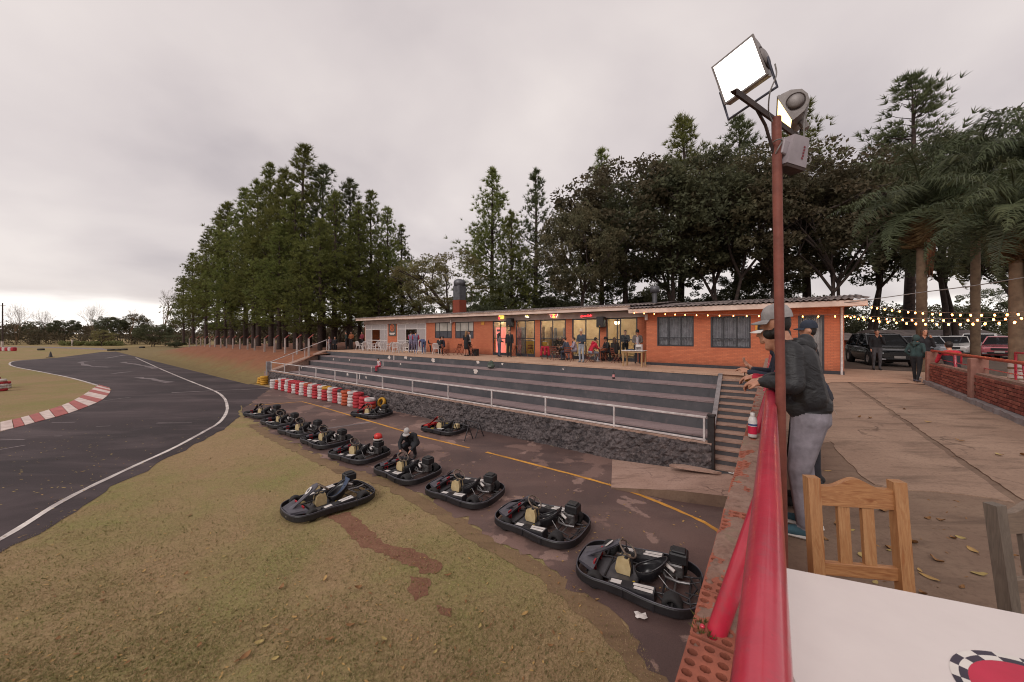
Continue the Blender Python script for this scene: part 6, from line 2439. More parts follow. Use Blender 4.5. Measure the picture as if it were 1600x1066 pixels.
def figure(label, loc, rz, J, top, bottom, shoe='#2c2a2b', hair='hair_dark', cap=None, brim=None, long_hair=False, bulk=1.0, skirt=False, sleeves=True, hood=None, bare_legs=False,
           voxel=0.021, k=1.0, head_yaw=0.0, head_pitch=0.0, fine_hands=None, group=None, beard=False, sleeve_col=None, extra=None, mats_extra=None, cat='person'):
    """J: joints in local metres (x forward, y left, z up) for a 1.75 m person; k scales"""
    D = dict(pel=(0, 0, .95), waist=(0, 0, 1.10), chest=(.01, 0, 1.30), neck=(.0, 0, 1.47), head=(.025, 0, 1.635),
             sl=(0, .185, 1.42), sr=(0, -.185, 1.42), el=(-.02, .235, 1.14), er=(-.02, -.235, 1.14), wl=(.06, .24, .90), wr=(.06, -.24, .90),
             hl=(0, .09, .93), hr=(0, -.09, .93), kl=(.02, .10, .50), kr=(.02, -.10, .50), al=(-.02, .10, .085), ar=(-.02, -.10, .085), fl=(1, .12, 0), fr=(1, -.12, 0))
    D.update(J)
    P_ = {q: Vector(v) * (k if q not in ('fl', 'fr') else 1.0) for q, v in D.items()}
    b = bulk * k
    pr = []      # tag, p0, r0, p1, r1
    lat = (P_['sl'] - P_['sr']).normalized()
    latp = (P_['hl'] - P_['hr']).normalized()
    m = MB()

    def cap_(tag, p0, r0, p1, r1):
        pr.append((tag, Vector(p0), r0, Vector(p1), r1))
        capsule(m, p0, r0, p1, r1)
    # torso as side-by-side tapered columns: keeps the chest wider than deep
    for s_ in (-1, 1):
        cap_('bottom', P_['pel'] + latp * s_ * .065 * b, .105 * b, P_['waist'] + latp * s_ * .055 * b, .100 * b)
        cap_('top', P_['waist'] + lat * s_ * .055 * b, .103 * b, P_['chest'] + lat * s_ * .075 * b, .112 * b)
        cap_('top', P_['chest'] + lat * s_ * .075 * b, .108 * b, P_['neck'] + lat * s_ * .085 * k - V3(0, 0, .055 * k), .068 * b)
    if top:
        cap_('top', P_['pel'].lerp(P_['waist'], .45) + latp * .06 * b, .112 * b, P_['waist'] + lat * .055 * b, .105 * b)
        cap_('top', P_['pel'].lerp(P_['waist'], .45) - latp * .06 * b, .112 * b, P_['waist'] - lat * .055 * b, .105 * b)
    cap_('skin', P_['neck'] - (P_['head'] - P_['neck']) * .2, .056 * k, P_['head'], .052 * k)
    for s_, S_, E_, W_, H_, K_, A_, Fd in ((1, 'sl', 'el', 'wl', 'hl', 'kl', 'al', 'fl'), (-1, 'sr', 'er', 'wr', 'hr', 'kr', 'ar', 'fr')):
        cap_('top', P_['neck'] + lat * s_ * .06 * k - V3(0, 0, .04 * k), .062 * b, P_[S_], .064 * b)
        st = 'top' if sleeves else 'skin'
        sc = 'sleeve' if sleeve_col else st
        cap_(sc, P_[S_], .062 * b, P_[E_], .047 * b)
        cap_(sc, P_[E_], .047 * b, P_[W_], .035 * b)
        cap_('bottom', P_['pel'] + latp * s_ * .06 * b, .10 * b, P_[H_], .098 * b)
        cap_('bottom', P_[H_], .096 * b, P_[K_], .064 * b)
        cap_('skin' if bare_legs else 'bottom', P_[K_], .062 * b if not bare_legs else .05 * b, P_[A_] + V3(0, 0, .03 * k), .045 * b if not bare_legs else .034 * k)
        fd = P_[Fd].normalized()
        a = P_[A_]
        cap_('shoe', a + V3(0, 0, -.035 * k) - fd * .04 * k, .042 * k, a + V3(0, 0, -.042 * k) + fd * .07 * k, .042 * k)
        cap_('shoe', a + V3(0, 0, -.042 * k) + fd * .06 * k, .042 * k, a + V3(0, 0, -.05 * k) + fd * .16 * k, .032 * k)
        if fine_hands and fine_hands.get(W_):
            for q in hand_prims(P_[W_], *fine_hands[W_]):
                cap_(*q)
        else:
            dr = (P_[W_] - P_[E_]).normalized()
            cap_('skin', P_[W_], .03 * k, P_[W_] + dr * .07 * k, .034 * k)
            cap_('skin', P_[W_] + dr * .07 * k, .032 * k, P_[W_] + dr * .135 * k + V3(0, 0, -.012), .018 * k)
            cap_('skin', P_[W_] + dr * .04 * k, .016 * k, P_[W_] + dr * .08 * k + V3(.03, 0, 0) * k, .012 * k)
    if skirt:
        cap_('top', P_['pel'], .15 * b, (P_['kl'] + P_['kr']) / 2 + V3(0, 0, .12), .17 * b)
    if extra:
        for q in extra:
            cap_(*q)
    # head in its own frame
    HM = Matrix.Translation(P_['head']) @ Matrix.Rotation(head_yaw, 4, 'Z') @ Matrix.Rotation(head_pitch, 4, 'Y')

    def hp(x, y, z):
        return HM @ (V3(x, y, z) * k)
    M4 = HM.to_3x3().to_4x4()
    hb = []
    m.ell(hp(-.005, 0, .025), (.098 * k, .078 * k, .105 * k), 12, 9, M4)
    hb.append(('skin', hp(0, 0, .02), .085 * k, hp(0, 0, .03), .085 * k))
    cap_('skin', hp(.045, 0, -.055), .05 * k, hp(.062, 0, -.085), .032 * k)       # jaw and chin
    cap_('skin', hp(.095, 0, .012), .010 * k, hp(.108, 0, -.018), .014 * k)       # nose
    for s_ in (-1, 1):
        cap_('skin', hp(-.005, s_ * .078, .015), .016 * k, hp(-.008, s_ * .082, -.015), .012 * k)
    pr += hb
    me = remesh(m, voxel * max(k, .8), 3)
    tags = ['top', 'bottom', 'skin', 'shoe', 'sleeve'] + sorted((mats_extra or {}).keys())
    colr = {'top': cloth(top), 'bottom': cloth(bottom), 'skin': 'skin', 'shoe': cloth(shoe), 'sleeve': cloth(sleeve_col or top)}
    colr.update({q: cloth(v) for q, v in (mats_extra or {}).items()})
    for tg in tags:
        me.materials.append(MATS[colr[tg]])
    nf = len(me.polygons)
    cen = np.empty(nf * 3, dtype=np.float32)
    me.polygons.foreach_get('center', cen)
    cen = cen.reshape(-1, 3)
    best = np.full(nf, 1e9)
    idx = np.zeros(nf, dtype=np.int32)
    for (tg, p0, r0, p1, r1) in pr:
        a, d = np.array(p0), np.array(p1 - p0)
        L2 = float(d @ d) + 1e-9
        t_ = np.clip(((cen - a) @ d) / L2, 0, 1)
        dist = np.linalg.norm(cen - a - t_[:, None] * d, axis=1) - (r0 + (r1 - r0) * t_)
        q = dist < best
        best[q] = dist[q]
        idx[q] = tags.index(tg)
    me.polygons.foreach_set('material_index', idx)
    me.polygons.foreach_set('use_smooth', np.ones(nf, dtype=bool))
    t = thing('person', label, cat, loc, rz, group)
    put('body', me, t)
    # hair or cap
    if hair:
        m = MB()
        m.ell(hp(-.018, 0, .04) if not cap else hp(-.02, 0, .03), (.103 * k, .085 * k, .105 * k) if not cap else (.088 * k, .081 * k, .085 * k), 12, 9, M4)
        m.ell(hp(-.035, 0, .0), (.07 * k, .074 * k, .08 * k), 10, 7, M4)
        if long_hair:
            capsule(m, hp(-.06, 0, 0), .075 * k, hp(-.075, 0, -.17), .07 * k)
            capsule(m, hp(-.075, .03, -.15), .055 * k, hp(-.08, .03, -.30), .03 * k)
            capsule(m, hp(-.075, -.03, -.15), .055 * k, hp(-.08, -.03, -.30), .03 * k)
            for s_ in (-1, 1):
                capsule(m, hp(.0, s_ * .075, .03), .035 * k, hp(-.02, s_ * .08, -.16), .03 * k)
        hm = remesh(m, .016 * k, 1)
        hm.materials.append(MATS[hair])
        put('hair', hm, t)
    if cap:
        m = MB()
        prof = [(0.0, .118), (.045, .112), (.078, .092), (.098, .055), (.104, .02), (.104, .0)]
        m.lathe([(r_ * k, z * k) for r_, z in prof], 18, M=HM @ Matrix.Translation((-.012 * k, 0, .045 * k)) @ Matrix.Diagonal((1.05, .88, 1.05, 1)))
        cp = m.build('cap', cloth(cap), t)
        m = MB()
        vs_, fs_ = [], []
        nb = 10
        for i in range(nb + 1):
            a = R(-62 + 124 * i / nb)
            for (rr, dz) in ((.098, .0), (.155 + .02 * math.cos(a), -.018 - .012 * abs(math.sin(a)) * 1.6)):
                vs_.append(hp(-.012 + rr * 1.06 * math.cos(a), rr * .84 * math.sin(a), .048 + dz))
        for i in range(nb + 1):
            for q in (0, 1):
                p = Vector(vs_[2 * i + q])
                vs_.append(p - V3(0, 0, .006 * k))
        o2 = 2 * (nb + 1)
        for i in range(nb):
            fs_ += [(2 * i, 2 * i + 1, 2 * i + 3, 2 * i + 2), (o2 + 2 * i, o2 + 2 * i + 2, o2 + 2 * i + 3, o2 + 2 * i + 1), (2 * i + 1, o2 + 2 * i + 1, o2 + 2 * i + 3, 2 * i + 3)]
        m.add(vs_, fs_, 0, True)
        m.build('brim', cloth(brim or cap), cp)
        MB().ell(hp(-.012, 0, .165), .011 * k, 8, 5).build('button', cloth(cap), cp)
    if hood:
        m = MB()
        nk = P_['neck']
        fw = V3(1, 0, 0)
        capsule(m, nk - fw * .07 * k + lat * .09 * k + V3(0, 0, .01 * k), .05 * k, nk - fw * .13 * k + V3(0, 0, -.02 * k), .065 * k)
        capsule(m, nk - fw * .07 * k - lat * .09 * k + V3(0, 0, .01 * k), .05 * k, nk - fw * .13 * k + V3(0, 0, -.02 * k), .065 * k)
        capsule(m, nk - fw * .12 * k + V3(0, 0, .03 * k), .06 * k, nk - fw * .15 * k + V3(0, 0, -.09 * k), .035 * k)
        if hood == 'up':
            m.ell(hp(-.025, 0, .03), (.125 * k, .108 * k, .14 * k), 12, 9, M4)
        hm = remesh(m, .014 * k, 2)
        hm.materials.append(MATS[cloth(top)])
        put('hood', hm, t)
    if beard:
        m = MB()
        m.ell(hp(.045, 0, -.072), (.06 * k, .062 * k, .05 * k), 12, 8, M4)
        capsule(m, hp(.0, .07, -.03), .02 * k, hp(.03, .055, -.07), .03 * k)
        capsule(m, hp(.0, -.07, -.03), .02 * k, hp(.03, -.055, -.07), .03 * k)
        hm = remesh(m, .009, 1)
        hm.materials.append(MATS['hair_dark'])
        put('beard', hm, t)
    for s_ in (-1, 1):
        MB().ell(hp(.083, s_ * .032, .022), (.010 * k, .013 * k, .008 * k), 8, 5, M4).build('eye', 'eye_dark', t)
    LAST['P'] = P_
    return t


# poses ---------------------------------------------------------------
def sit(lean=0.05, arms='table', h=.45):
    d = dict(pel=(0, 0, h + .10), waist=(.0 + lean * .4, 0, h + .25), chest=(.02 + lean, 0, h + .45), neck=(.02 + lean * 1.6, 0, h + .62), head=(.06 + lean * 1.9, 0, h + .78),
             sl=(.02 + lean * 1.4, .185, h + .56), sr=(.02 + lean * 1.4, -.185, h + .56), hl=(.03, .09, h + .08), hr=(.03, -.09, h + .08), kl=(.44, .12, h + .06), kr=(.44, -.12, h + .06),
             al=(.42, .12, .085), ar=(.40, -.12, .085))
    if arms == 'table':
        d.update(el=(.16 + lean, .24, h + .30), er=(.16 + lean, -.24, h + .30), wl=(.40 + lean, .14, h + .33), wr=(.40 + lean, -.14, h + .33))
    else:
        d.update(el=(.02, .24, h + .27), er=(.02, -.24, h + .27), wl=(.24, .14, h + .14), wr=(.24, -.14, h + .14))
    return d


def stand(arms='down', lean=0.0, step=0.0):
    d = {}
    if arms == 'cross':
        d.update(el=(.04, .25, 1.15), er=(.04, -.25, 1.15), wl=(.20, .02, 1.16), wr=(.20, -.02, 1.12))
    elif arms == 'front':
        d.update(el=(.05, .24, 1.14), er=(.05, -.24, 1.14), wl=(.28, .12, 1.08), wr=(.28, -.12, 1.08))
    elif arms == 'face':
        d.update(el=(.10, .22, 1.14), er=(.0, -.24, 1.14), wl=(.17, .10, 1.43), wr=(.10, -.22, .92))
    elif arms == 'pocket':
        d.update(el=(-.08, .27, 1.15), er=(-.08, -.27, 1.15), wl=(.07, .19, .97), wr=(.07, -.19, .97))
    if step:
        d.update(kl=(.10 * step, .10, .50), al=(.14 * step, .10, .085), kr=(-.02 * step, -.10, .50), ar=(-.16 * step, -.10, .10))
    return d


GP = 'people on the clubhouse terrace'


def tp(label, px, py, J, face, top, bottom, z=0.012, **kw):
    """stand or seat a person where the photograph shows the feet; face = heading in degrees (0 right of picture, 90 away)"""
    p = G(px, py, z)
    kw.setdefault('group', GP)
    return figure(label, (p.x, p.y, z), R(face), J, top, bottom, **kw)


# the four people leaning on the red rail ------------------------------
# local frame: x = forward over the rail, so joints convert from (x', s)
def wl_person(base_x, base_s):
    return W(base_x, base_s, -0.02), WA_ + PI


def wj(bx, bs, x, s, z):
    return (-(x - bx), -(s - bs), z + 0.02)


bx0, bs0 = 0.27, 3.80
q = lambda x, s, z: wj(bx0, bs0, x, s, z)
q2 = lambda x, s, z: q(x - .07, s, z)
J1 = dict(pel=q2(.315, 3.80, .96), waist=q2(.295, 3.79, 1.12), chest=q2(.235, 3.77, 1.33), neck=q2(.165, 3.76, 1.51), head=q2(.095, 3.75, 1.675),
          sl=q2(.185, 3.56, 1.455), sr=q2(.185, 3.96, 1.455), el=q(.12, 3.48, 1.20), er=q(.10, 4.0, 1.21), wl=q(-.06, 3.63, 1.205), wr=q(-.05, 3.86, 1.20),
          hl=q2(.31, 3.69, .93), hr=q2(.31, 3.91, .93), kl=q2(.24, 3.69, .52), kr=q2(.275, 3.93, .52), al=q2(.275, 3.70, .085), ar=q2(.33, 3.94, .085))
loc, rz = wl_person(bx0, bs0)
tN = NT('cloth_232325')
vN = tN.obj()
fold = tN.math('ADD', tN.noise(tN.mapv(vN, (6, 6, 9), (.5, .3, 0)), 1.0, 4, .5, 1.8), tN.math('MULTIPLY', tN.noise(vN, 38, 3), .15))
tN.P(Base_Color=tN.mix(tN.ramp(tN.noise(vN, 4, 5), (.35, 0.0), (.7, 1.0)), C('#1c1c1f'), C('#27272a')), Roughness=.55)
tN.bump(fold, .7, .022)
MATS['cloth_232325'] = tN.m
CLOTH['#232325'] = 'cloth_232325'
man = figure('man in grey cap, black hooded jacket and grey sweatpants leaning on the red rail', loc, rz, J1, '#232325', '#8f8890', '#41626f', cap='#9a9594', hood='down', bulk=1.24, voxel=0.0105, beard=True,
             head_yaw=R(4), head_pitch=R(8), fine_hands=dict(wl=((.95, -.25, -.1), (-.2, -.3, -1), 1.05, -1, 1.1), wr=((.75, .55, .0), (-.2, 0, -1), 1.1, 1, 1.1)), group='people leaning on the red rail',
             extra=[('top', q2(.35, 3.71, 1.04), .105, q2(.35, 3.89, 1.04), .105), ('top', q2(.25, 3.69, 1.03), .11, q2(.25, 3.91, 1.03), .11), ('bottom', q2(.345, 3.72, .93), .105, q2(.345, 3.88, .93), .105),
                    ('top', q2(.25, 3.65, 1.40), .115, q2(.31, 3.66, 1.10), .115), ('top', q2(.25, 3.88, 1.40), .115, q2(.31, 3.88, 1.10), .115), ('top', q2(.20, 3.68, 1.36), .12, q2(.20, 3.86, 1.12), .12),
                    ('top', q2(.185, 3.56, 1.455), .088, q(.13, 3.49, 1.22), .076), ('top', q(.12, 3.48, 1.21), .074, q(-.02, 3.61, 1.215), .052), ('top', q(.10, 4.0, 1.22), .07, q(-.02, 3.88, 1.21), .052),
                    ('top', q2(.22, 3.70, 1.47), .08, q2(.22, 3.86, 1.47), .08),
                    ('bottom', q2(.29, 3.70, .17), .058, q2(.29, 3.70, .15), .058), ('bottom', q2(.34, 3.94, .17), .058, q2(.34, 3.94, .15), .058)])
# folds of the jacket: shallow noise on the cloth
me = man.children[0].data if man.children else [c for c in bpy.data.objects if c.parent == man and c.name.startswith('body')][0].data
co = np.empty(len(me.vertices) * 3, dtype=np.float32)
me.vertices.foreach_get('co', co)
nr = np.empty(len(me.vertices) * 3, dtype=np.float32)
me.vertices.foreach_get('normal', nr)
co, nr = co.reshape(-1, 3), nr.reshape(-1, 3)
for i in range(len(co)):
    x, y, z = co[i]
    if z < 1.5:
        a = 0.026 if z > .98 else 0.012
        if x > .26 and 1.1 < z < 1.4 and abs(y) < .2 and x > .36:
            a = 0.0
        d = 0.55 - 1.6 * abs(mnoise.noise(Vector((x * 4 + 3 * z, y * 4 - 2 * z, z * 9 + 5 * x)))) - .5 * abs(mnoise.noise(Vector((x * 11, y * 11, z * 20 + 9 * x))))
        co[i] += nr[i] * a * d
me.vertices.foreach_set('co', co.ravel())
me.update()
for nm, ax_ in (('al', 1), ('ar', -1)):
    P_ = LAST['P'][nm]
    MB().box((P_.x + .055, P_.y, .030), (.28, .092, .028), bev=.012).build('sole', 'sole_white', man)
MB().tube([V3(-.13, -.18, 1.02), V3(-.12, .18, 1.02)], .001, 3).build('drawcord', 'sole_white', man)

bx0, bs0 = 0.34, 5.0
J2 = dict(pel=q(.40, 5.0, .95), waist=q(.33, 5.0, 1.09), chest=q(.18, 4.99, 1.28), neck=q(.04, 4.98, 1.46), head=q(-.035, 4.97, 1.60),
          sl=q(.07, 4.79, 1.40), sr=q(.07, 5.17, 1.40), el=q(.03, 4.73, 1.13), er=q(.0, 5.2, 1.15), wl=q(-.20, 4.86, 1.17), wr=q(-.19, 5.02, 1.19),
          hl=q(.38, 4.91, .93), hr=q(.38, 5.09, .93), kl=q(.34, 4.9, .5), kr=q(.34, 5.1, .5), al=q(.36, 4.9, .085), ar=q(.38, 5.1, .085))
loc, rz = wl_person(bx0, bs0)
p2 = figure('person in black cap with white brim and navy jacket, hands clasped over the rail', loc, rz, J2, '#2c3040', '#33323a', cap='#232326', brim='#d9d2cd', voxel=0.014, bulk=1.05,
            fine_hands=dict(wl=((.8, -.3, .35), (-.1, -.3, -1), 0.9, -1, 1.0), wr=((.7, .2, .75), (-.6, .2, .3), 0.5, 1, 1.0)), group='people leaning on the red rail', head_pitch=R(6))
bx0, bs0 = 0.14, 4.40
J3 = dict(pel=q(.24, 4.4, .93), waist=q(.20, 4.4, 1.06), chest=q(.13, 4.39, 1.23), neck=q(.07, 4.38, 1.40), head=q(.03, 4.37, 1.545),
          sl=q(.10, 4.2, 1.34), sr=q(.10, 4.56, 1.34), el=q(.06, 4.15, 1.10), er=q(.04, 4.6, 1.12), wl=q(-.14, 4.28, 1.17), wr=q(-.14, 4.42, 1.17),
          hl=q(.23, 4.31, .91), hr=q(.23, 4.49, .91), kl=q(.17, 4.3, .49), kr=q(.21, 4.5, .49), al=q(.19, 4.3, .085), ar=q(.23, 4.5, .085))
loc, rz = wl_person(bx0, bs0)
p3 = figure('dark-haired person in red-sleeved top and black track pants half hidden by the pole', loc, rz, J3, '#2d2a3a', '#1f1e22', sleeve_col='#b8203a', voxel=0.014, group='people leaning on the red rail',
            fine_hands=dict(wl=((.9, -.2, -.1), (0, .1, -1), 1.0, -1, .95), wr=((.9, .2, -.1), (0, -.1, -1), 1.0, 1, .95)), extra=[('stripe', q(.185, 4.215, .86), .022, q(.150, 4.245, .55), .018)], mats_extra={'stripe': '#cfc8c8'})
p4_ = G(1283, 700, 0)
J4 = stand('front')
figure('person in dark cap and black shirt standing behind the man in the grey cap', (4.43, 5.52, 0), R(150), J4, '#232327', '#2c2a2e', cap='#2a3140', voxel=0.018, sleeves=False)
# plastic cup of beer held over the wall
emit('beer', (0.75, 0.45, 0.08, 1), 0.0, base=C('#c98f25'))
cupm = thing('beer_cup', 'clear plastic cup of beer held over the wall', 'cup', W(-.225, 4.90, 1.06))
MB().lathe([(0.0, 0.0), (.028, 0.0), (.036, .11)], 14).build('cup', 'window_glass', cupm)
MB().lathe([(0.0, 0.004), (.027, 0.004), (.032, .06), (0, .06)], 14).build('beer', 'beer', cupm)

# terrace ---------------------------------------------------------------
tp('woman in dark top holding her arms, standing one step down at the left end', 515, 552.5, stand('cross'), 250, '#4a2f3a', '#33343f', z=-.398, hair='hair_brown', k=.98)
tp('person in black standing close behind the woman one step down', 523.5, 551.8, stand('pocket'), 280, '#242226', '#242226', z=-.398, k=.95)
tp('person in dark green coat standing at the left white tables', 541, 545.5, stand('pocket'), 200, '#2b3532', '#26262a')
tp('person in orange-brown jacket behind the left white tables', 549, 544.5, stand('front'), 270, '#9c5a35', '#2c2a2c', hair='hair_brown')
tp('person in maroon jacket beside the left end of the clubhouse', 566, 545.0, stand('front'), 250, '#7d2638', '#2c2a2e')
tp('driver in purple-grey overalls, left of the two at the open door', 642, 551.0, stand('front'), 80, '#777089', '#777089', sleeve_col='#b3243f', shoe='#3c3a3c')
tp('driver in purple-grey overalls, right and nearer of the two at the open door', 649.5, 553.2, stand('front', step=.8), 95, '#6f6a84', '#777089', sleeve_col='#b3243f', shoe='#cfc8c4', k=1.02)
JB = dict(pel=(0, 0, .93), waist=(.10, 0, 1.02), chest=(.30, 0, 1.05), neck=(.45, 0, 1.04), head=(.58, 0, 1.02), sl=(.40, .18, 1.0), sr=(.40, -.18, 1.0), el=(.46, .22, .75), er=(.46, -.22, .75), wl=(.55, .14, .55), wr=(.55, -.14, .55))
tp('driver bending forward in blue overalls beside the seated group', 662, 553.3, JB, 120, '#4c5578', '#465072', sleeve_col='#b3243f', shoe='#cfc8c4')
tp('girl in black hoodie sitting behind the bending driver', 672.5, 549.8, sit(.05), 300, '#222126', '#232226', hair='hair_dark', long_hair=True)
tp('girl in orange top sitting at the table by the window', 679, 549.0, sit(.08), 280, '#d0562c', '#26252a', long_hair=True)
tp('person in black coat sitting with back turned on a white chair', 686, 553.5, sit(.08), 80, '#202224', '#242326')
tp('man in navy jacket sitting at the right of the seated group', 693.5, 552, sit(.03), 170, '#39455e', '#2b2b33')
tp('blonde woman in black dress standing with bare legs', 728.3, 556.4, stand('cross'), 60, '#1d1c20', '#1d1c20', hair='hair_blonde', skirt=True, bare_legs=True, long_hair=True)
tp('man in white shirt and black trousers beside the blonde woman', 733.5, 556.0, stand('front'), 200, '#c9c2be', '#222125', sleeve_col='#c9c2be')
tp('girl with long dark hair in grey jacket and jeans in front of the drinks cooler', 780, 557.5, stand('front'), 30, '#6d6468', '#4e5568', long_hair=True, k=.93)
tp('man in black jacket and black trousers standing before the brick pillar', 796, 558.2, stand('down'), 270, '#232529', '#1e1e21', k=1.03)
tp('person in white patterned top sitting behind the small dark table', 814, 553.0, sit(.10), 265, '#cbc3be', '#26242a')
tp('long-haired woman in black sitting left at the cafe table', 868, 556.5, sit(.10), 290, '#202024', '#222126', long_hair=True)
tp('woman with fair face and dark hair sitting at the cafe table', 880, 557.0, sit(.06), 240, '#2c2729', '#26242a', long_hair=True)
tp('man in slate blue jacket sitting with his back to the steps', 889, 563.5, sit(.12), 140, '#454a5a', '#333545')
tp('woman in patterned pale top sitting left of the standing man in the cap', 899.5, 562.0, sit(.05), 180, '#a899a8', '#8f8790', hair='hair_brown')
tp('man in pale cap, dark sweater and grey trousers standing on the terrace edge', 908.5, 566.3, stand('front'), 230, '#3a4350', '#9aa0ac', cap='#cbb79f', shoe='#8c8c92', k=1.03)
tp('person in bright red hoodie and grey jeans sitting at a wooden table', 922.5, 565.8, sit(.16), 25, '#c41f3c', '#9aa0ac', shoe='#b9b2b0', hood='down')
tp('person in black cap and dark jacket sitting opposite the red hoodie', 951.5, 563.5, sit(.10), 200, '#25262b', '#1f1e22', cap='#1d1d20')
tp('person with very long brown hair in dark coat near the rightmost door', 961.5, 566.0, sit(.04, 'lap'), 100, '#26211f', '#201e21', hair='hair_brown', long_hair=True)
pI = F(A(977, VL + .5), VL + .5, 0.03)
figure('man in dark jumper standing inside the rightmost glass door', pI, R(250), stand('front'), '#3a3b40', '#26262b', hair='hair_brown', group=GP)
tp('young man in black cap and open grey jacket behind the wooden side table', 996, 568.0, stand('front'), 255, '#6b625e', '#26252b', cap='#1f1f22', extra=[('shirt', V3(.10, 0, 1.02), .06, V3(.115, 0, 1.34), .06)], mats_extra={'shirt': '#b9b0b6'})
# child sitting on the bleachers
aC, YC = colF(590, VI[2])
pC = F(aC, VI[2] + .16, -0.805)
JC = sit(.06, 'lap', h=.0)
JC.update(pel=(0, 0, .13), al=(.36, .10, -.33), ar=(.36, -.10, -.33), kl=(.36, .11, .10), kr=(.36, -.11, .10))
figure('small child in red and white clothes sitting on a bleacher step', pC, FA_ - R(90), JC, '#d3c3c3', '#b3293f', k=.72, sleeve_col='#c95a68', shoe='#2a2a2c')
# crouching mechanic
pM = G(636, 722, PAD + .01)
JM = dict(pel=(0, 0, .42), waist=(.10, 0, .55), chest=(.24, 0, .68), neck=(.36, 0, .79), head=(.47, 0, .86), sl=(.30, .19, .74), sr=(.30, -.19, .74), el=(.40, .28, .50), er=(.40, -.28, .50), wl=(.56, .18, .36), wr=(.56, -.18, .36),
          hl=(0, .10, .42), hr=(0, -.10, .42), kl=(.40, .17, .48), kr=(.36, -.17, .40), al=(.16, .14, .085), ar=(.02, -.14, .10))
figure('mechanic in black with pale grey cap crouching over a go-kart', (pM.x + .02, pM.y + .62, PAD + .01), R(262), JM, '#232428', '#2a2a30', cap='#b9b3b0', bulk=1.3, hair='hair_dark', voxel=.016, head_pitch=R(30))
# near the parked cars
tp('man in black jumper raising a hand to his face beside the black car', 1370, 578.5, stand('face'), 240, '#1d1d21', '#4b494d', group=None)
tp('child in teal hooded jacket walking beside the wall end', 1431.5, 597.0, stand('pocket', step=1.0), 20, '#2e4546', '#1f1f23', hood='up', hair=None, k=.86, group=None, shoe='#5a5560')
tp('woman in black with hand at her mouth standing at the wall end', 1443.5, 593.0, stand('face', step=.5), 250, '#232228', '#1f1e24', hair='hair_brown', long_hair=True, group=None, shoe='#b9b2b0')
pS = at(1489, 545, 10.8)
figure('person in black and red jacket sitting behind the brick wall', (pS.x, pS.y, .0), R(60), sit(.1), '#26242a', '#25242a', sleeve_col='#c0273a', extra=[('yoke', V3(.08, -.12, 1.02), .085, V3(.08, .12, 1.02), .085)], mats_extra={'yoke': '#c0273a'})

# ------------------------------------------------------------------ terrace furniture
simple('plastic_white', '#d2cbc9', '#b7b0ae', 6, 0.4)
simple('fold_wood', '#7a4030', '#5c2f23', 8, 0.5)
simple('pale_wood', '#b08f68', '#94744f', 8, 0.6)
simple('red_cloth', '#b01e38', '#86152a', 9, 0.85, .3, 30)


def plastic_chair():
    t = thing('plastic_chair', 'white plastic chair', 'chair')
    MB().hexa([(-.22, -.22, .42), (.22, -.22, .42), (.20, .22, .40), (-.20, .22, .40)], [(-.22, -.22, .445), (.22, -.22, .445), (.20, .22, .425), (-.20, .22, .425)]).build('seat', 'plastic_white', t)
    m = MB()
    for k in range(6):
        x = -.18 + .072 * k
        m.hexa([(x - .02, .20, .43), (x + .02, .20, .43), (x + .02, .22, .43), (x - .02, .22, .43)], [(x - .02, .29, .80), (x + .02, .29, .80), (x + .02, .31, .80), (x - .02, .31, .80)])
    m.tube([(-.22, .21, .44), (-.22, .29, .72), (-.14, .31, .83), (.14, .31, .83), (.22, .29, .72), (.22, .21, .44)], .024, 6)
    m.build('backrest', 'plastic_white', t)
    for sx in (-1, 1):
        MB().tube([(sx * .20, -.19, .42), (sx * .25, -.23, 0)], [.03, .02], 6).build('leg', 'plastic_white', t)
        MB().tube([(sx * .19, .19, .41), (sx * .24, .26, 0)], [.03, .02], 6).build('leg', 'plastic_white', t)
        MB().tube([(sx * .23, -.20, .30), (sx * .26, -.21, .62), (sx * .26, .0, .65), (sx * .23, .26, .66)], .02, 6).build('armrest', 'plastic_white', t)
    return t


def folding_chair():
    t = thing('folding_chair', 'folding chair', 'chair')
    for k in range(5):
        MB().box((0, -.17 + .08 * k, .44), (.40, .065, .018)).build('seat_slat', 'fold_wood', t)
    for sx in (-1, 1):
        MB().tube([(sx * .19, .30, .82), (sx * .19, .19, .44), (sx * .19, -.24, 0)], .018, 4).build('leg', 'fold_wood', t)
        MB().tube([(sx * .165, -.19, .43), (sx * .165, .24, 0)], .018, 4).build('leg', 'fold_wood', t)
    for z, y in ((.78, .288), (.66, .255), (.56, .225)):
        MB().box((0, y, z), (.38, .016, .07), Matrix.Rotation(R(-16), 4, 'X')).build('back_slat', 'fold_wood', t)
    return t


def folding_table(w=.7, mat='fold_wood'):
    t = thing('folding_table', 'folding table', 'table')
    for k in range(7):
        MB().box((0, -w / 2 + w * (k + .5) / 7, .72), (w, w / 7 - .012, .02)).build('top_slat', mat, t)
    for sx in (-1, 1):
        MB().tube([(sx * w * .38, -w * .4, .70), (sx * w * .38, w * .42, 0)], .02, 4).build('leg', mat, t)
        MB().tube([(sx * w * .32, w * .4, .70), (sx * w * .32, -w * .42, 0)], .02, 4).build('leg', mat, t)
    return t


def plastic_table():
    t = thing('plastic_table', 'plastic table', 'table')
    MB().box((0, 0, .715), (.70, .70, .03), bev=.012).build('top', 'plastic_white', t)
    for sx in (-1, 1):
        for sy in (-1, 1):
            MB().tube([(sx * .28, sy * .28, .70), (sx * .30, sy * .30, 0)], [.03, .022], 6).build('leg', 'plastic_white', t)
    return t


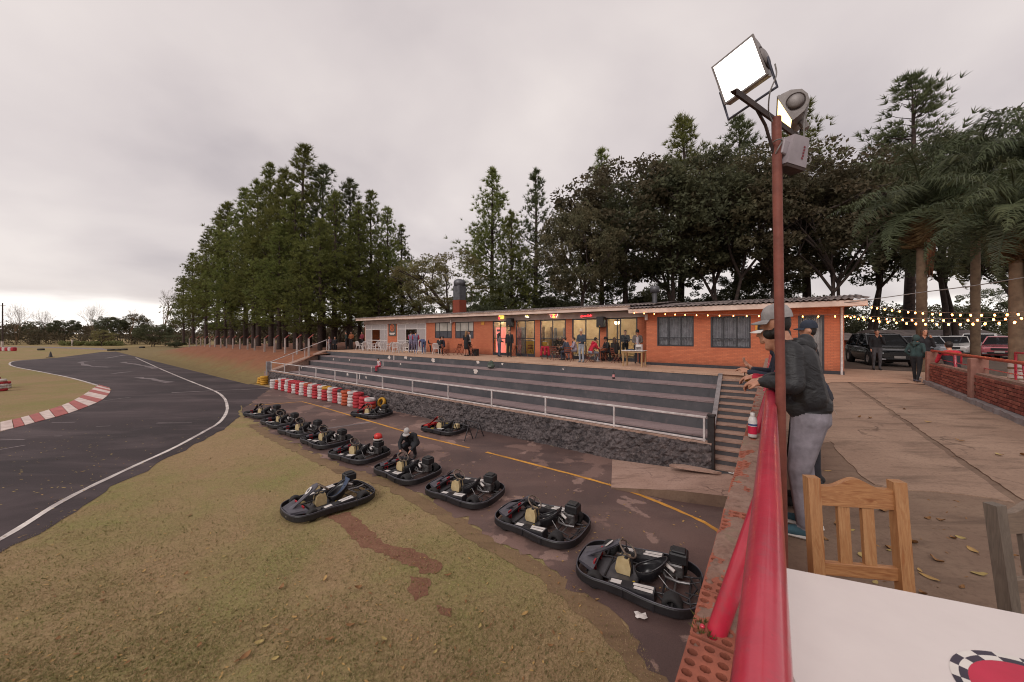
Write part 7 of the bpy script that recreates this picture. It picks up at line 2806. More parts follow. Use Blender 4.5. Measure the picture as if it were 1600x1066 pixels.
def scatter(proto, lst, group):
    first = True
    for (px, py, rz, lab) in lst:
        p = G(px, py, 0.012)
        if first:
            proto.location, proto.rotation_euler.z = (p.x, p.y, .012), R(rz)
            proto['label'], proto['group'] = lab, group
            first = False
        else:
            copy_tree(proto, lab, (p.x, p.y, .012), R(rz), group)


wc = 'white plastic chair on the terrace, '
scatter(plastic_chair(), [(562, 547.0, 150, wc + 'leftmost of the row'), (569.5, 548.0, 215, wc + 'second from the left'), (579, 548.0, 120, wc + 'third from the left'), (586.5, 548.5, 250, wc + 'fourth from the left, by the white door'),
                          (597, 549.0, 130, wc + 'below the club sign, on the left'), (609.5, 550.0, 240, wc + 'below the club sign, on the right'), (618, 551.2, 195, wc + 'back turned, right of the painted line'),
                          (626, 550.6, 140, wc + 'left one of the pair beside the overalls'), (634, 551.0, 200, wc + 'right one of the pair beside the overalls'), (682.5, 553.6, 170, wc + 'alone with the seated group by the window')], 'white plastic chairs on the terrace')
scatter(plastic_table(), [(574, 547.3, 20, 'white plastic table at the left end of the terrace'), (603.5, 549.0, 35, 'white plastic table below the club sign'), (622, 550.3, 10, 'white plastic table next to the two overalls')], 'white plastic tables on the terrace')
fc = 'red-brown wooden folding chair '
scatter(folding_chair(), [(696.5, 555.5, 120, fc + 'at the right end of the seated group'), (714.5, 554.3, 230, fc + 'left of the blonde woman'), (739.5, 556.3, 60, fc + 'right of the couple, near the black box'), (826.5, 557.3, 200, fc + 'alone before the yellow counter'),
                          (851, 561.0, 180, fc + 'with a red jacket over its back'), (867, 562.8, 20, fc + 'at the near left side of the cafe table'), (889.5, 564.5, 150, fc + 'under the man in the slate jacket'), (919, 566.2, 280, fc + 'under the red hoodie'),
                          (963.5, 567.2, 100, fc + 'under the long-haired sitter'), (952.5, 564.0, 20, fc + 'under the sitter in the black cap')], 'folding chairs on the terrace')
ft = 'dark wooden folding table '
scatter(folding_table(), [(807, 557.0, 40, ft + 'beside the standing man in black'), (876.5, 559.8, 30, ft + 'with glasses, ringed by sitters'), (938, 565.5, 40, ft + 'between red hoodie and black cap'), (729, 555.0, 40, ft + 'behind the blonde woman'), (681.5, 550.8, 40, ft + 'in the seated group by the window')], 'folding tables on the terrace')
pj = G(851, 561.0, .012)
jk = thing('jacket', 'bright red jacket hung over the back of a folding chair', 'jacket', (pj.x, pj.y, .012), R(180))
m = MB()
capsule(m, (-.22, .28, .74), .06, (.22, .28, .74), .06)
capsule(m, (-.20, .27, .70), .07, (-.24, .24, .30), .09)
capsule(m, (.20, .27, .70), .07, (.24, .24, .30), .09)
capsule(m, (0, .29, .66), .09, (0, .28, .34), .10)
jm = remesh(m, .02, 2)
jm.materials.append(MATS['red_cloth'])
put('cloth', jm, jk)
# side table with white top and a white carton
pt = G(991, 572.5, .012)
sd_t = thing('side_table', 'pale wooden table with white top at the corner of the right wing', 'table', (pt.x, pt.y, .012), FA_)
MB().box((0, .0, .76), (1.05, .62, .035), bev=.006).build('top', 'plastic_white', sd_t)
MB().box((0, 0, .70), (.96, .54, .07)).build('apron', 'pale_wood', sd_t)
for sx in (-1, 1):
    for sy in (-1, 1):
        MB().box((sx * .45, sy * .25, .335), (.06, .06, .67), bev=.004).build('leg', 'pale_wood', sd_t)
bxp = sd_t.location + rotz(FA_) @ V3(.26, -.05, .78)
crt = thing('carton', 'small white box with a cut-out handle standing on the wooden table', 'box', bxp, FA_)
for x in (-.13, .13):
    MB().box((x, 0, .14), (.02, .2, .28)).build('side_panel', 'plastic_white', crt)
MB().box((0, 0, .22), (.24, .19, .12)).build('top_panel', 'plastic_white', crt)
MB().box((0, .09, .1), (.24, .01, .2)).build('back_panel', 'plastic_white', crt)
itm = thing('drink_tray', 'flat dark tray lying on the wooden side table', 'tray', sd_t.location + rotz(FA_) @ V3(-.18, 0, .778), FA_)
MB().box((0, 0, .01), (.4, .26, .02), bev=.004).build('tray', 'dark_frame', itm)
MB().box((0, 0, .03), (.3, .18, .02), bev=.004).build('papers', 'pad_denim', itm)
# black box, bag, bottle on the step
for (px, py, w_, h_, lab) in ((742.5, 556.0, .42, .5, 'black subwoofer box at the wall right of the couple'), (711, 551, 1.1, .18, 'low black case lying under the grey windows')):
    p = G(px, py, .012)
    bb = thing('black_box', lab, 'box', (p.x, p.y, .012), FA_)
    MB().box((0, 0, h_ / 2), (w_, .34, h_), bev=.02).build('body', 'speaker_black', bb)
    MB().box((0, -.174, h_ / 2), (w_ * .86, .01, h_ * .8)).build('grille', 'steel_dark', bb)
aB, YB = colF(762, VI[1])
bag = thing('backpack', 'green and grey backpack left on the upper bleacher step', 'bag', F(aB, VI[1] + .28, -.4), FA_)
m = MB()
capsule(m, (-.10, 0, .16), .15, (.10, 0, .16), .15)
capsule(m, (-.05, 0, .30), .13, (.05, 0, .34), .11)
bm = remesh(m, .02, 1)
bm.materials.append(MATS[cloth('#4c564c')])
put('body', bm, bag)
m = MB()
capsule(m, (-.07, -.13, .13), .06, (.07, -.13, .13), .06)
bm = remesh(m, .015, 1)
bm.materials.append(MATS[cloth('#7a7a74')])
put('pocket', bm, bag)
MB().tube([(-.05, 0, .42), (0, 0, .50), (.05, 0, .42)], .012, 5).build('handle', cloth('#2c302c'), bag)
aB, YB = colF(957, VI[1])
bt = thing('bottle', 'dark soda bottle with pink label standing on the bleacher step', 'bottle', F(aB, VI[1] + .12, -.4), 0)
MB().lathe([(0, 0), (.055, 0), (.058, .03), (.055, .2), (.03, .27), (.018, .30), (.018, .35), (0, .35)], 14).build('body', 'engine_black', bt)
MB().lathe([(.0585, .07), (.0585, .19)], 14).build('label', simple('label_pink', '#c98a8a', '#b06c70', 8, .5), bt)
# spray bottle on the brick wall
wb = G(1176, 684, WT)
wbt = thing('bottle', 'white plastic bottle with red label standing on the brick wall', 'bottle', (wb.x, wb.y, WT + .005), 0)
MB().lathe([(0, 0), (.030, 0), (.034, .01), (.034, .14), (.026, .165), (.014, .175)], 16).build('body', 'plastic_white', wbt)
MB().lathe([(.0345, .03), (.0345, .095)], 16).build('label', 'ink_red', wbt)
MB().lathe([(.0347, .100), (.0347, .115)], 16).build('label_band', simple('label_blue', '#3a4a7a', '#2c3a60', 8, .5), wbt)
MB().lathe([(.015, .172), (.017, .175), (.017, .205), (0, .207)], 12).build('cap', 'plastic_white', wbt)

# ------------------------------------------------------------------ trestles in front of the stone wall
for k, (pa, pb, lab) in enumerate((((709, 680), (733, 688.5), 'dark steel trestle standing beside the red go-kart, the nearer one'), ((726, 676), (750, 684), 'dark steel trestle behind, next to the stone wall'))):
    a, b = G(*pa), G(*pb)
    t = thing('trestle', lab, 'trestle', (a.x, a.y, PAD + .01), math.atan2((b - a).y, (b - a).x), 'steel trestles by the red kart')
    L = (b - a).length
    MB().tube([(0, 0, .52), (L, 0, .52)], .022, 6).build('beam', 'tube_steel', t)
    for x in (0.03, L - .03):
        for s_ in (-1, 1):
            MB().tube([(x, 0, .52), (x, s_ * .2, 0)], .018, 6).build('leg', 'tube_steel', t)
        MB().tube([(x, -.12, .2), (x, .12, .2)], .008, 6).build('stretcher', 'steel_dark', t)

# ------------------------------------------------------------------ concrete fence posts on the bank
simple('post_white', '#b9aba4', '#93857f', 5, .8, .4, 25)
simple('post_red', '#9a4a40', '#7d3a32', 5, .8)
ppx = [296, 307, 313.5, 320.5, 328, 336, 345, 354, 364, 375, 387, 398, 413.5, 429, 445.5, 464, 482.5]
for k, px in enumerate(ppx):
    v_ = 3.7 + 0.9 * (482 - px) / 186
    a_, Y_ = colF(px, v_)
    zt = CAMZ - (529 - HY) * Y_ / FPX
    zb = -0.75
    t = thing('fence_post', f'white concrete fence post with red tip on the bank, {ordn[k]} from left', 'post', F(a_, v_, zb), FA_, 'concrete posts along the bank')
    MB().hexa([(-.075, -.075, -.3), (.075, -.075, -.3), (.075, .075, -.3), (-.075, .075, -.3)], [(-.06, -.06, zt - zb), (.06, -.06, zt - zb), (.06, .06, zt - zb), (-.06, .06, zt - zb)]).build('shaft', 'post_white', t)
    MB().hexa([(-.06, -.05, zt - zb), (.06, -.05, zt - zb), (.06, .05, zt - zb), (-.06, .05, zt - zb)], [(.20, .25, zt - zb + .36), (.28, .25, zt - zb + .33), (.28, .33, zt - zb + .33), (.20, .33, zt - zb + .36)]).build('arm', 'post_red', t)
for px, py, h_, lab in ((3.5, 546, 1.9, 'white marker post by the low tyre row on the far left'), (113, 540.5, 1.9, 'white marker post alone before the far wood')):
    p = G(px, py)
    t = thing('marker_post', lab, 'post', (p.x, p.y, PAD))
    MB().box((0, 0, h_ / 2), (.42, .3, h_), bev=.03).build('post', 'post_white', t)
    MB().box((0, 0, h_ + .03), (.46, .34, .06), bev=.02).build('cap', 'post_white', t)
p = G(79, 558.5)
t = thing('traffic_cone', 'small dark traffic cone on the infield grass', 'cone', (p.x, p.y, PAD))
MB().lathe([(.28, .05), (.24, .08), (.06, .95), (0, .97)], 12).build('cone', 'steel_dark', t)
MB().box((0, 0, .03), (.7, .7, .06), bev=.01).build('base', 'rubber', t)
p = G(4, 541)
t = thing('utility_pole', 'thin utility pole at the far left in front of the wood', 'pole', (p.x, p.y, PAD))
MB().cyl((0, 0, 0), (0, 0, 13.5), .2, .13, 8).build('shaft', 'bark', t)
MB().box((0, 0, 12.6), (1.8, .15, .15)).build('cross_arm', 'bark', t)
for k, (px, py) in enumerate(((64, 547.5), (173, 548.2), (184, 548), (194, 547.5), (222, 544))):
    p = G(px, py)
    o = put('tyre', TY['black'], None, (p.x, p.y, PAD + .22), 0, label=f'black tyre lying on the far infield edge, {ordn[k]} from the left', category='tyre', group='black tyres on the far infield')
    o.scale = (2.6, 1.8, 2.6)

# ------------------------------------------------------------------ brick wall with rail on the right of the deck
rw0 = G(1450, 600, 0)
RWA = FA_ + PI            # local -y runs towards the camera... local y = -v
rw = thing('brick_wall', 'low red brick wall with pinkish pillars on the right side of the deck', 'wall', rw0, FA_)
# local frame: +y = v (away); the wall runs to -y
for nm, a_, b_, c_ in (('brick_red_a', '#8f4a3c', '#74382e', 0), ('brick_red_b', '#7d3f33', '#653026', 0), ('brick_red_c', '#9c5948', '#82463a', 0)):
    simple(nm, a_, b_, 11, .9, .5, 40, coord='pos')
simple('pillar_pink', '#9a6f62', '#82594d', 5, .85, .4, 20)
LW = 8.2
MB().box((.11, -LW / 2, .39), (.15, LW - .05, .60)).build('mortar_core', 'mortar', rw)
bms = [MB().box((0, 0, 0), (.105, .218, .062), bev=.005).mesh('brick', q) for q in ('brick_red_a', 'brick_red_b', 'brick_red_c')]
random.seed(17)
for c in range(7):
    off = .117 * (c % 2)
    nb = int(LW / .234)
    for k in range(nb):
        y = -.20 - .234 * k - off
        if y < -LW + .1 or abs(y + 3.95) < .16:
            continue
        o = put('brick', bms[random.randrange(3)], rw, (.058 + random.uniform(-.004, .004), y, .155 + .0755 * c + random.uniform(-.002, .002)))
        o.rotation_euler = (random.uniform(-.01, .01), 0, random.uniform(-.012, .012))
m = MB()
vs, fs = [], []
for i in range(60):
    y = .15 - (LW + .15) * i / 59
    w = .10 + .03 * fbm(y * 2, 1, 1) + .02 * fbm(y * 7, 1, 1)
    for (x, z) in ((-w, -.02), (-w + .015, .10 + .02 * fbm(y * 3, 2, 2)), (.02, .118), (.2, .118)):
        vs.append((x, y, z))
for i in range(59):
    for j in range(3):
        k = i * 4 + j
        fs.append((k, k + 1, k + 5, k + 4))
m.add(vs, fs).build('kerb', 'grey_paint', rw)
for y in (0.0, -3.95):
    MB().box((.09, y, .51), (.27, .24, 1.02), bev=.012).build('pillar', 'pillar_pink', rw)
simple('rail_orange', '#b04a38', '#8f3729', 6, .45)
rr = thing('handrail', 'red pipe handrail resting on the pillars of the right-hand brick wall', 'handrail', rw0, FA_)
MB().tube([(.10, .1, 1.05), (.10, -LW, 1.05)], .035, 10).build('rail', 'rail_orange', rr)
for y in (-2.1, -6.2):
    MB().tube([(.14, y, .66), (.14, y + .12, 1.04)], .03, 8).build('support', 'rail_red', rr)
for z in (.80,):
    MB().tube([(.16, -.1, z), (.16, -LW, z)], .012, 6).build('thin_rail', 'rail_red', rr)
rr2 = thing('handrail', 'second dark red rail behind the brick wall in front of the palms', 'handrail', rw0, FA_)
for z in (1.02, .75, .48):
    MB().tube([(1.9, .8, z), (1.9, -LW, z)], .03 if z > 1 else .014, 8).build('rail', 'rail_red', rr2)
for y in (.7, -1.9, -4.4, -7.0):
    MB().tube([(1.9, y, 0), (1.9, y, 1.03)], .03, 8).build('post', 'rail_red', rr2)

# ------------------------------------------------------------------ parked cars
glassmat('car_glass', (.25, .27, .3, 1), .03)
simple('car_trim', '#1f1e20', '#161517', 8, .5)
simple('head_lamp', '#b9b9bd', '#8e8e93', 8, .15, metal=.4)
simple('plate', '#aaa39f', '#8f8884', 8, .5)


def carpaint(name, c, rough=.22, metal=.3):
    t = NT(name)
    t.P(Base_Color=C(c), Roughness=rough, Metallic=metal, Coat_Weight=.6, Coat_Roughness=.08)
    MATS[name] = t.m
    return name


def car(label, px, py, heading, paint, suv=False, z0=-.02, k=1.0):
    p = G(px, py, z0)
    t = thing('parked_car', label, 'car', (p.x, p.y, z0), R(heading), 'cars parked behind the palms')
    H = 1.62 if suv else 1.45
    belt = 1.02 if suv else .92
    st_ = [(2.16, .60, .42, .68), (2.10, .76, .30, .76), (1.95, .84, .22, .84 if suv else .76), (1.15, .89, .20, belt - .03), (.85, .90, .19, belt), (-1.6, .90, .19, belt + .03), (-2.0, .86, .24, belt), (-2.14, .78, .38, belt - .1), (-2.17, .66, .5, belt - .2)]

    def ringpts(x, hw, z0_, z1_):
        q = []
        for (fy, fz) in ((.80, 0), (.97, .12), (1.0, .45), (.985, .8), (.90, .97), (.5, 1.0)):
            q.append((x, hw * fy, z0_ + (z1_ - z0_) * fz))
        return q + [(x, -y, z) for (x, y, z) in q[::-1]]
    m = MB()
    rings = [ringpts(*s) for s in st_]
    n = len(rings[0])
    vs_ = [q for r_ in rings for q in r_]
    fs_ = [tuple(i * n + j for j in range(n)) if i else tuple(range(n))[::-1] for i in ()]
    for i in range(len(rings) - 1):
        for j in range(n):
            j2 = (j + 1) % n
            fs_.append((i * n + j, i * n + j2, (i + 1) * n + j2, (i + 1) * n + j))
    m.add(vs_, fs_, 0, True)
    m.add(rings[0], [tuple(range(n))[::-1]])
    m.add(rings[-1], [tuple(range(n))])
    m.build('body', paint, t)
    # glasshouse with a painted roof
    cab = [(1.0, .80, belt - .02), (.30, .66, H - .06), (-.2, .66, H), (-1.35, .65, H - .03), (-1.85 if not suv else -2.0, .74, belt)]
    m = MB()
    vs_ = []
    for (x, hw, z) in cab:
        vs_ += [(x, hw, z), (x, -hw, z)]
    low = [(1.0, .82), (.30, .84), (-.2, .85), (-1.35, .84), (cab[-1][0], .78)]
    for (x, hw) in low:
        vs_ += [(x, hw, belt - .04), (x, -hw, belt - .04)]
    fs_ = [(2 * i, 2 * i + 1, 2 * i + 3, 2 * i + 2)[::-1] for i in range(4)]
    for i in range(4):
        fs_.append((2 * i, 2 * i + 2, 10 + 2 * i + 2, 10 + 2 * i)[::-1])
        fs_.append((2 * i + 1, 2 * i + 3, 10 + 2 * i + 3, 10 + 2 * i + 1))
    m.add(vs_, fs_, 0, False)
    m.build('window_glass', 'car_glass', t)
    MB().hexa([(.34, -.655, H - .075), (.34, .655, H - .075), (-1.38, .645, H - .045), (-1.38, -.645, H - .045)][::-1], [(.27, -.60, H - .035), (.27, .60, H - .035), (-1.32, .59, H - .005), (-1.32, -.59, H - .005)][::-1]).build('roof', paint, t)
    m = MB()
    for s_ in (-1, 1):
        m.tube([(1.0, s_ * .80, belt), (.31, s_ * .665, H - .05)], .035, 5)
        m.tube([(-.28, s_ * .86, belt), (-.28, s_ * .665, H - .02)], .035, 5)
        m.tube([(cab[-1][0], s_ * .75, belt), (-1.36, s_ * .655, H - .04)], .05, 5)
    m.build('pillars', paint, t)
    for (x, s_) in ((1.32, 1), (1.32, -1), (-1.30, 1), (-1.30, -1)):
        r_ = .34 if suv else .31
        M_ = Matrix.Translation((x, s_ * .82, r_)) @ Matrix.Rotation(R(90), 4, 'X')
        wh = MB().lathe([(.2, -.10), (r_ * .9, -.10), (r_, -.06), (r_, .06), (r_ * .9, .10), (.2, .10)], 18, M=M_).build('wheel', 'rubber', t)
        MB().lathe([(0, .075 * s_ * -1), (.1, .085 * s_ * -1), (.205, .09 * s_ * -1)], 12, M=M_).build('rim', 'head_lamp', wh)
        MB().lathe([(r_ * 1.02, -.12), (r_ * 1.18, -.12), (r_ * 1.18, .085), (r_ * 1.02, .085)], 18, M=M_).build('wheel_arch', 'car_trim', t)
    for s_ in (-1, 1):
        MB().hexa([(2.02, s_ * .55 - .17, .62), (2.13, s_ * .55 - .14, .62), (2.10, s_ * .55 + .16, .62), (1.9, s_ * .55 + .2, .64)], [(1.96, s_ * .55 - .17, .76), (2.08, s_ * .55 - .14, .73), (2.04, s_ * .55 + .16, .75), (1.84, s_ * .55 + .2, .78)]).build('headlight', 'head_lamp', t)
        MB().ell((.78, s_ * .98, belt + .08), (.09, .11, .08), 8, 6).build('mirror', paint, t)
        MB().box((2.14, s_ * .58, .36), (.05, .22, .07), bev=.01).build('fog_lamp', 'head_lamp', t)
    MB().box((2.135, 0, .62), (.06, .72, .17), bev=.015).build('grille', 'car_trim', t)
    MB().box((2.15, 0, .40), (.05, 1.0, .12), bev=.015).build('lower_intake', 'car_trim', t)
    MB().box((2.185, 0, .47), (.02, .40, .12)).build('number_plate', 'plate', t)
    return t


for nm, c in (('paint_black', '#17181b'), ('paint_silver', '#a2a3a8'), ('paint_white', '#cfcbc8'), ('paint_pink', '#c06a72'), ('paint_grey', '#6a6d73')):
    carpaint(nm, c)
car('shiny black SUV facing the deck beside the clubhouse corner', 1374, 568.5, 244, 'paint_black', True)
car('dark grey car parked behind the black SUV', 1418, 558, 245, 'paint_grey')
car('silver car behind the couple at the wall end', 1444, 557, 232, 'paint_silver')
car('white car in the middle of the row behind the palms', 1488, 556, 220, 'paint_white')
car('white car with high roof right of the seated person', 1530, 557, 215, 'paint_white', True)
car('pinkish red car at the right end of the row', 1570, 560, 212, 'paint_pink')
# long low houses behind the car park
for (pxa, pxb, Y_, zw, zr, lab) in ((1395, 1570, 40, 1.15, 1.95, 'long low red brick house with grey roof behind the parked cars'), (1310, 1352, 36, 1.0, 1.6, 'small pinkish brick shed left of the black SUV')):
    xa, xb = (pxa - CX) / FPX * Y_, (pxb - CX) / FPX * Y_
    h_ = thing('low_house', lab, 'building', (xa, Y_, -.05), 0)
    w_ = xb - xa
    MB().box((w_ / 2, 2.5, zw / 2), (w_, 5, zw)).build('wall', 'chimney_brick', h_)
    MB().hexa([(-.4, -.5, zw), (w_ + .4, -.5, zw), (w_ + .4, 5.5, zw), (-.4, 5.5, zw)], [(-.4, 2.2, zr + .1), (w_ + .4, 2.2, zr + .1), (w_ + .4, 2.8, zr + .1), (-.4, 2.8, zr + .1)]).build('roof', 'roof_sheet', h_)
    for k in range(int(w_ / 2.6)):
        MB().box((1.2 + 2.6 * k, -.02, zw * .55), (.9, .06, zw * .5)).build('window', 'dark_frame', h_)

# ------------------------------------------------------------------ string lights
emit('bulb_glow', (1.0, 0.34, 0.08, 1), 12.0)
simple('wire_grey', '#8a7a70', '#6f6057', 9, .7)
bulb_me = MB().lathe([(0, -.045), (.015, -.04), (.022, -.022), (.021, .0), (.012, .02), (.0, .024)], 10).mesh('bulb', 'bulb_glow')
sock_me = MB().lathe([(.0, .065), (.014, .062), (.015, .02), (.0, .018)], 8).mesh('socket', 'car_trim')


def strand(p0, p1, sag, n, lab, drop=.05, seed=0):
    random.seed(200 + seed)
    t = thing('string_lights', lab, 'string lights', p0, 0, 'strings of warm bulbs')
    d = p1 - p0
    pts = []
    for i in range(25):
        q = i / 24
        pts.append(d * q + V3(0, 0, -4 * sag * q * (1 - q)))
    MB().tube(pts, .006, 4).build('wire', 'wire_grey', t)
    for k in range(n):
        q = (k + .5) / n + random.uniform(-.006, .006)
        pos = d * q + V3(0, 0, -4 * sag * q * (1 - q) - drop)
        o = put('bulb', bulb_me, t, pos)
        o.rotation_euler = (random.uniform(-.2, .2), random.uniform(-.2, .2), 0)
        put('socket', sock_me, o, (0, 0, 0))
    return t


aS0, aS1 = A(985, 7.15), A(1318, 7.15)
strand(F(aS0, 7.15, zF(985, 487, 7.15)), F(aS1, 7.15, zF(1318, 492, 7.15)), .06, 17, 'string of warm bulbs hung along the eave of the right wing', seed=1)
cB0 = F(aE, 7.3, 2.62)
strand(cB0, at(1720, 478, 8.2), .22, 22, 'uppermost string of warm bulbs leading from the roof corner to the right', seed=2)
strand(F(aRE, 7.6, 2.32), at(1720, 486, 8.0), .16, 22, 'middle string of warm bulbs crossing in front of the palm trunks', seed=3)
strand(F(aRE - .1, 7.3, 2.30), at(1720, 488, 7.2), .24, 22, 'lowest and nearest string of warm bulbs over the deck', seed=4)
ow = thing('overhead_cable', 'grey overhead cable rising from the roof towards the right picture edge', 'cable', at(1240, 480, 15))
MB().tube([at(*q) - at(1240, 480, 15) for q in ((1240, 480, 15), (1340, 471, 13.5), (1440, 457, 11.5), (1520, 447, 10), (1600, 434, 8.8), (1700, 414, 7.5))], .014, 5).build('wire', 'cable_grey', ow)

# ------------------------------------------------------------------ soil patch, grass, leaves, litter
def inpoly(pts, poly):
    x, y = pts[:, 0], pts[:, 1]
    c = np.zeros(len(pts), bool)
    n = len(poly)
    for i in range(n):
        x0, y0 = poly[i][0], poly[i][1]
        x1, y1 = poly[(i + 1) % n][0], poly[(i + 1) % n][1]
        q = ((y0 > y) != (y1 > y)) & (x < (x1 - x0) * (y - y0) / (y1 - y0 + 1e-12) + x0)
        c ^= q
    return c


def mk_soil():
    t = NT('red_soil')
    v = t.pos()
    col = t.mix(t.ramp(t.noise(v, 4, 6, .7), (.35, 0.0), (.7, 1.0)), C('#744d3a'), C('#85604a'))
    col = t.mix(t.ramp(t.noise(v, 25, 5, .7), (.5, 0.0), (.7, .7)), col, C('#4f2d22'))
    t.P(Base_Color=col, Roughness=.95)
    t.bump(t.noise(v, 14, 6, .7), .9, .03)
    MATS['red_soil'] = t.m


mk_soil()
soil_px = [[(512, 806), (545, 800), (575, 824), (585, 842), (610, 852), (650, 862), (690, 880), (688, 892), (655, 896), (628, 882), (600, 868), (560, 848), (540, 828)],
           [(640, 900), (672, 905), (670, 930), (648, 940), (636, 920)], [(682, 945), (705, 950), (705, 965), (688, 960)]]
soil_w = []
for k, pp in enumerate(soil_px):
    pts = [G(*p) for p in pp]
    soil_w.append(pts)
    sheet('bare_soil', pts, PAD + .001, 'red_soil', .13 if k == 0 else .07, .07, **S)

grass_poly = [G(*p) for p in [(368, 650), (340, 672), (300, 693), (205, 745), (0, 862), (-260, 1000)]] + [G(-200, 1300), G(1080, 1300)] + [G(*p) for p in [(1048, 1075), (1000, 1003), (925, 935), (870, 893), (770, 841), (690, 793), (620, 754), (540, 731), (480, 704), (420, 674), (388, 656)]]
rng = np.random.default_rng(77)
N = 95000
px = rng.uniform(-60, 1080, N)
py = 650 + (1110 - 650) * rng.uniform(0, 1, N) ** 0.75
Y = FPX * (CAMZ - PAD) / (py - HY)
P2 = np.stack([(px - CX) / FPX * Y, Y], 1)
keep = inpoly(P2, [(p.x, p.y) for p in grass_poly])
for pts in soil_w:
    keep &= ~(inpoly(P2, [(p.x, p.y) for p in pts]) & (rng.uniform(0, 1, N) < .12))
P2 = P2[keep]
cl_ = np.array([mnoise.noise(Vector((p[0] * 1.1, p[1] * 1.1, 5))) for p in P2])
sel = rng.uniform(-.6, .5, len(P2)) < cl_ + .25
P2 = P2[sel]
cen = np.stack([P2[:, 0], P2[:, 1], np.full(len(P2), PAD - .004)], 1)
half = rng.uniform(0, 1, len(cen)) < .55


def mk_blade(name, c1, c2, c3):
    t = NT(name)
    v = t.pos()
    col = t.mix(t.ramp(t.noise(v, .5, 5, .65), (.38, 0.0), (.62, 1.0)), C(c1), C(c2))
    col = t.mix(t.ramp(t.noise(v, 9, 3, .7), (.45, 0.0), (.7, .9)), col, C(c3))
    t.P(Base_Color=col, Roughness=.8)
    t.p.inputs['Specular IOR Level'].default_value = .2
    MATS[name] = t.m


mk_blade('dry_blade', '#a48c6c', '#95855e', '#b7a07c')
mk_blade('green_blade', '#887a56', '#7c7a49', '#6c6c48')
for nm, mat, cc, L in (('dry_grass', 'dry_blade', cen[half], .032), ('green_grass', 'green_blade', cen[~half], .030)):
    dirs = rng.normal(size=(len(cc), 3)) * .8
    dirs[:, 2] = .75
    v, f = blades(rng, cc, dirs / np.linalg.norm(dirs, axis=1, keepdims=True), 3, L, .0034, .8)
    v[:, 2] = np.maximum(v[:, 2], PAD - .004)
    put(nm, np_mesh(nm, v, f, mat), None, kind='stuff', label='short ' + ('dry straw-coloured' if 'dry' in nm else 'olive green') + ' grass of the lawn beside the karts', category='grass')

tw = cen[rng.choice(len(cen), 350, replace=False)]
dirs = rng.normal(size=(len(tw), 3)) * .35
dirs[:, 2] = 1.0
v, f = blades(rng, tw, dirs / np.linalg.norm(dirs, axis=1, keepdims=True), 9, .05, .0035, .55)
put('weed_tufts', np_mesh('weed_tufts', v, f, 'green_blade'), None, kind='stuff', label='scattered taller green weed tufts in the lawn', category='grass')
simple('leaf_brown', '#8a6238', '#6a4728', 14, .7)
simple('leaf_tan', '#b08d55', '#8f6f40', 14, .7)
simple('leaf_yellow', '#a8925a', '#857142', 14, .7)
simple('paper_white', '#d6cfcb', '#bdb5b0', 9, .8)


def leaf_mesh(mat, L=.13, w=.035, curl=.5, seed=0):
    random.seed(seed)
    vs_, fs_ = [], []
    n = 7
    for i in range(n + 1):
        t = i / n
        x = L * (t - .5)
        hw = w * math.sin(PI * min(1, t * 1.02)) ** .8 + .001
        z = .008 + curl * .05 * (t - .5) ** 2 * 4 * (.6 + .4 * math.sin(5 * t))
        vs_ += [(x, hw, z + .012 * curl), (x, 0, z), (x, -hw, z + .010 * curl)]
    for i in range(n):
        k = 3 * i
        fs_ += [(k, k + 3, k + 4, k + 1), (k + 1, k + 4, k + 5, k + 2)]
    return MB().add(vs_, fs_, 0, True).mesh('fallen_leaf', mat)


LM = [leaf_mesh('leaf_brown', .13, .03, .8, 1), leaf_mesh('leaf_tan', .15, .026, .4, 2), leaf_mesh('leaf_yellow', .11, .03, .5, 3), leaf_mesh('leaf_brown', .10, .036, 1.2, 4)]


def leaf(px, py, z, lab, grp, s=1.0):
    p = G(px, py, z)
    o = put('fallen_leaf', LM[random.randrange(4)], None, (p.x, p.y, z + .004), random.uniform(0, 6.3), label=lab, category='leaf', group=grp)
    o.rotation_euler.x = random.uniform(-.25, .25)
    o.scale = (s, s, s)


random.seed(55)
deck_l = [(1437, 893), (1452, 905), (1418, 895), (1388, 858), (1389, 862), (1464, 879), (1489, 843), (1501, 842), (1408, 800), (1355, 790), (1293, 737), (1302, 770), (1312, 795), (1283, 842), (1290, 845), (1367, 912), (1449, 812), (1398, 828), (1470, 815), (1380, 800),
          (1330, 830), (1345, 870), (1520, 862), (1530, 900), (1503, 920), (1442, 930), (1425, 850), (1362, 822), (1310, 822), (1575, 870)]
for (px_, py_) in deck_l:
    leaf(px_, py_, -.015, 'dry curled leaf lying on the brown soil of the deck near the wooden chairs', 'dry leaves on the deck soil', random.uniform(.4, .8))
for (px_, py_) in ((1343, 653), (1359, 654), (1413, 640), (1560, 711), (1562, 713), (1599, 713), (1500, 690), (1450, 660)):
    leaf(px_, py_, .004, 'dry leaf lying on the pale concrete slabs of the deck', 'dry leaves on the concrete', random.uniform(.6, .9))
for (px_, py_) in ((415, 980), (430, 1030), (312, 1010), (383, 1027), (405, 1005), (547, 979), (515, 1000), (225, 893), (290, 898), (620, 870), (508, 905), (440, 920), (350, 870), (460, 965), (600, 1000), (680, 1020), (750, 980), (820, 960), (860, 1010), (560, 920), (700, 900), (640, 845), (250, 960), (160, 940), (90, 1000)):
    leaf(px_, py_, PAD + .012, 'dry tan leaf lying on the lawn in front of the karts', 'dry leaves on the lawn', random.uniform(.6, 1.1))
# fine litter nobody could count
cs, fs2, sizes = [], [], []


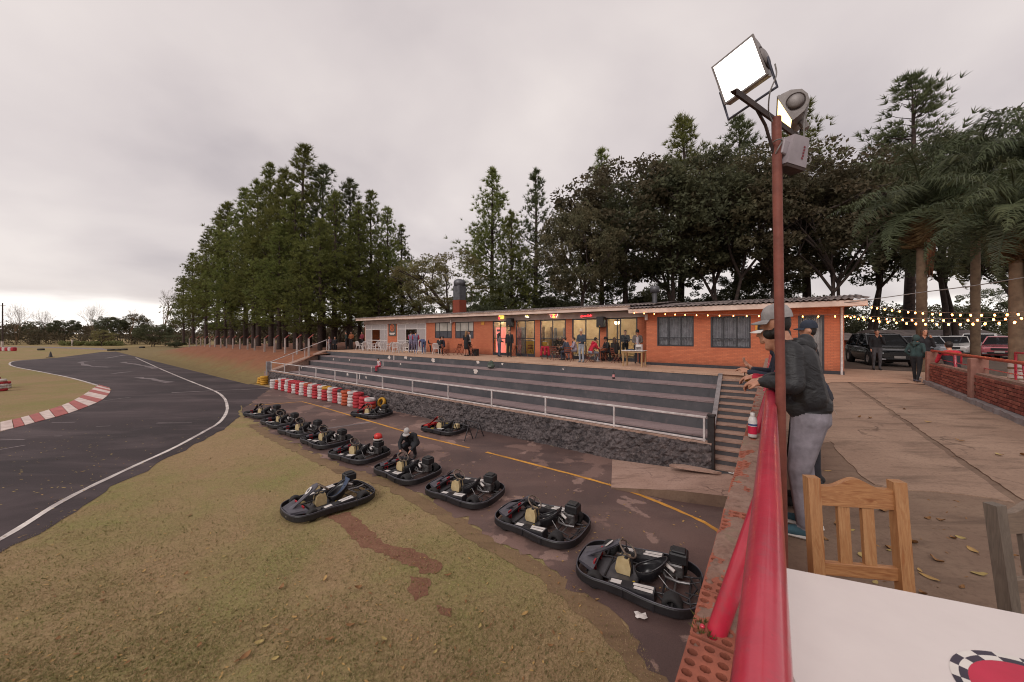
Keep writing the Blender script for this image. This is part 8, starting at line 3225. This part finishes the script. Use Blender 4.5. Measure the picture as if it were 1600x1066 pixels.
def litter(name, n, fn, mat, s0, s1, lab):
    vs_, fs_ = [], []
    for k in range(n):
        p = fn()
        a = random.uniform(0, 6.3)
        L, w = random.uniform(s0, s1), random.uniform(s0, s1) * .35
        ca, sa = math.cos(a), math.sin(a)
        b = len(vs_)
        for (x, y, z) in ((-L, 0, .003), (0, -w, .006 + random.uniform(0, .008)), (L, 0, .004 + random.uniform(0, .012)), (0, w, .006)):
            vs_.append((p.x + x * ca - y * sa, p.y + x * sa + y * ca, p.z + z))
        fs_.append((b, b + 1, b + 2, b + 3))
    MB().add(vs_, fs_).build(name, mat, kind='stuff', label=lab, category='litter')


random.seed(66)


def on_paddock():
    u = random.random()
    x_ = 400 + 700 * random.random()
    lo = 630 + (x_ - 400) * .22
    hi = 660 + (x_ - 400) * .42
    return G(x_, random.uniform(lo, hi), PAD + .008)


def on_track():
    return G(random.gauss(150, 110), random.gauss(710, 45), PAD + .004)


def on_lawn():
    return G(random.uniform(0, 950), random.uniform(690, 1066), PAD + .01)


def on_deck():
    return G(random.uniform(1250, 1600), 600 + 330 * random.random() ** 1.5, -.012)


litter('leaf_litter', 260, on_paddock, 'leaf_tan', .012, .05, 'small pale leaf scraps scattered over the paddock asphalt')
litter('leaf_litter', 300, on_track, 'leaf_yellow', .015, .06, 'small yellowish leaves scattered over the near track')
litter('leaf_litter', 420, on_lawn, 'leaf_tan', .012, .045, 'small dry leaf scraps scattered over the lawn')
litter('leaf_litter', 300, on_lawn, 'leaf_brown', .012, .05, 'small dark leaf scraps scattered over the lawn')
litter('leaf_litter', 160, on_deck, 'leaf_brown', .006, .02, 'crumbs of dry leaves on the deck soil')
for k, (px_, py_, lab) in enumerate(((1001, 965, 'crumpled white paper on the asphalt below the near kart'), (1145, 741, 'small white paper scrap on the concrete ramp beside the wall'), (1120, 641, 'pink and white paper scrap on a lower bleacher step'))):
    z_ = (PAD + .01, -2.09, -1.198)[k]
    p = G(px_, py_, z_)
    m = MB()
    random.seed(k)
    pts = []
    for i in range(4):
        for j in range(4):
            pts.append((.05 * (i - 1.5) + random.uniform(-.015, .015), .04 * (j - 1.5) + random.uniform(-.015, .015), .012 + random.uniform(0, .04)))
    m.add(pts, [(4 * i + j, 4 * i + j + 4, 4 * i + j + 5, 4 * i + j + 1) for i in range(3) for j in range(3)])
    m.build('paper_scrap', 'paper_white', loc=(p.x, p.y, z_), label=lab, category='paper')
# broken slab fragment on the ramp
p = G(1085, 734, -2.1)
MB().prism([(-.62, .10), (-.55, .2), (-.2, .22), (.25, .05), (.62, -.16), (.5, -.2), (0, -.12), (-.4, -.02)], 0, .05).build('concrete_fragment', 'ramp_slab', loc=(p.x, p.y, -2.1), label='flat broken piece of concrete lying on the ramp by the stone wall', category='rubble').rotation_euler.z = R(-14)
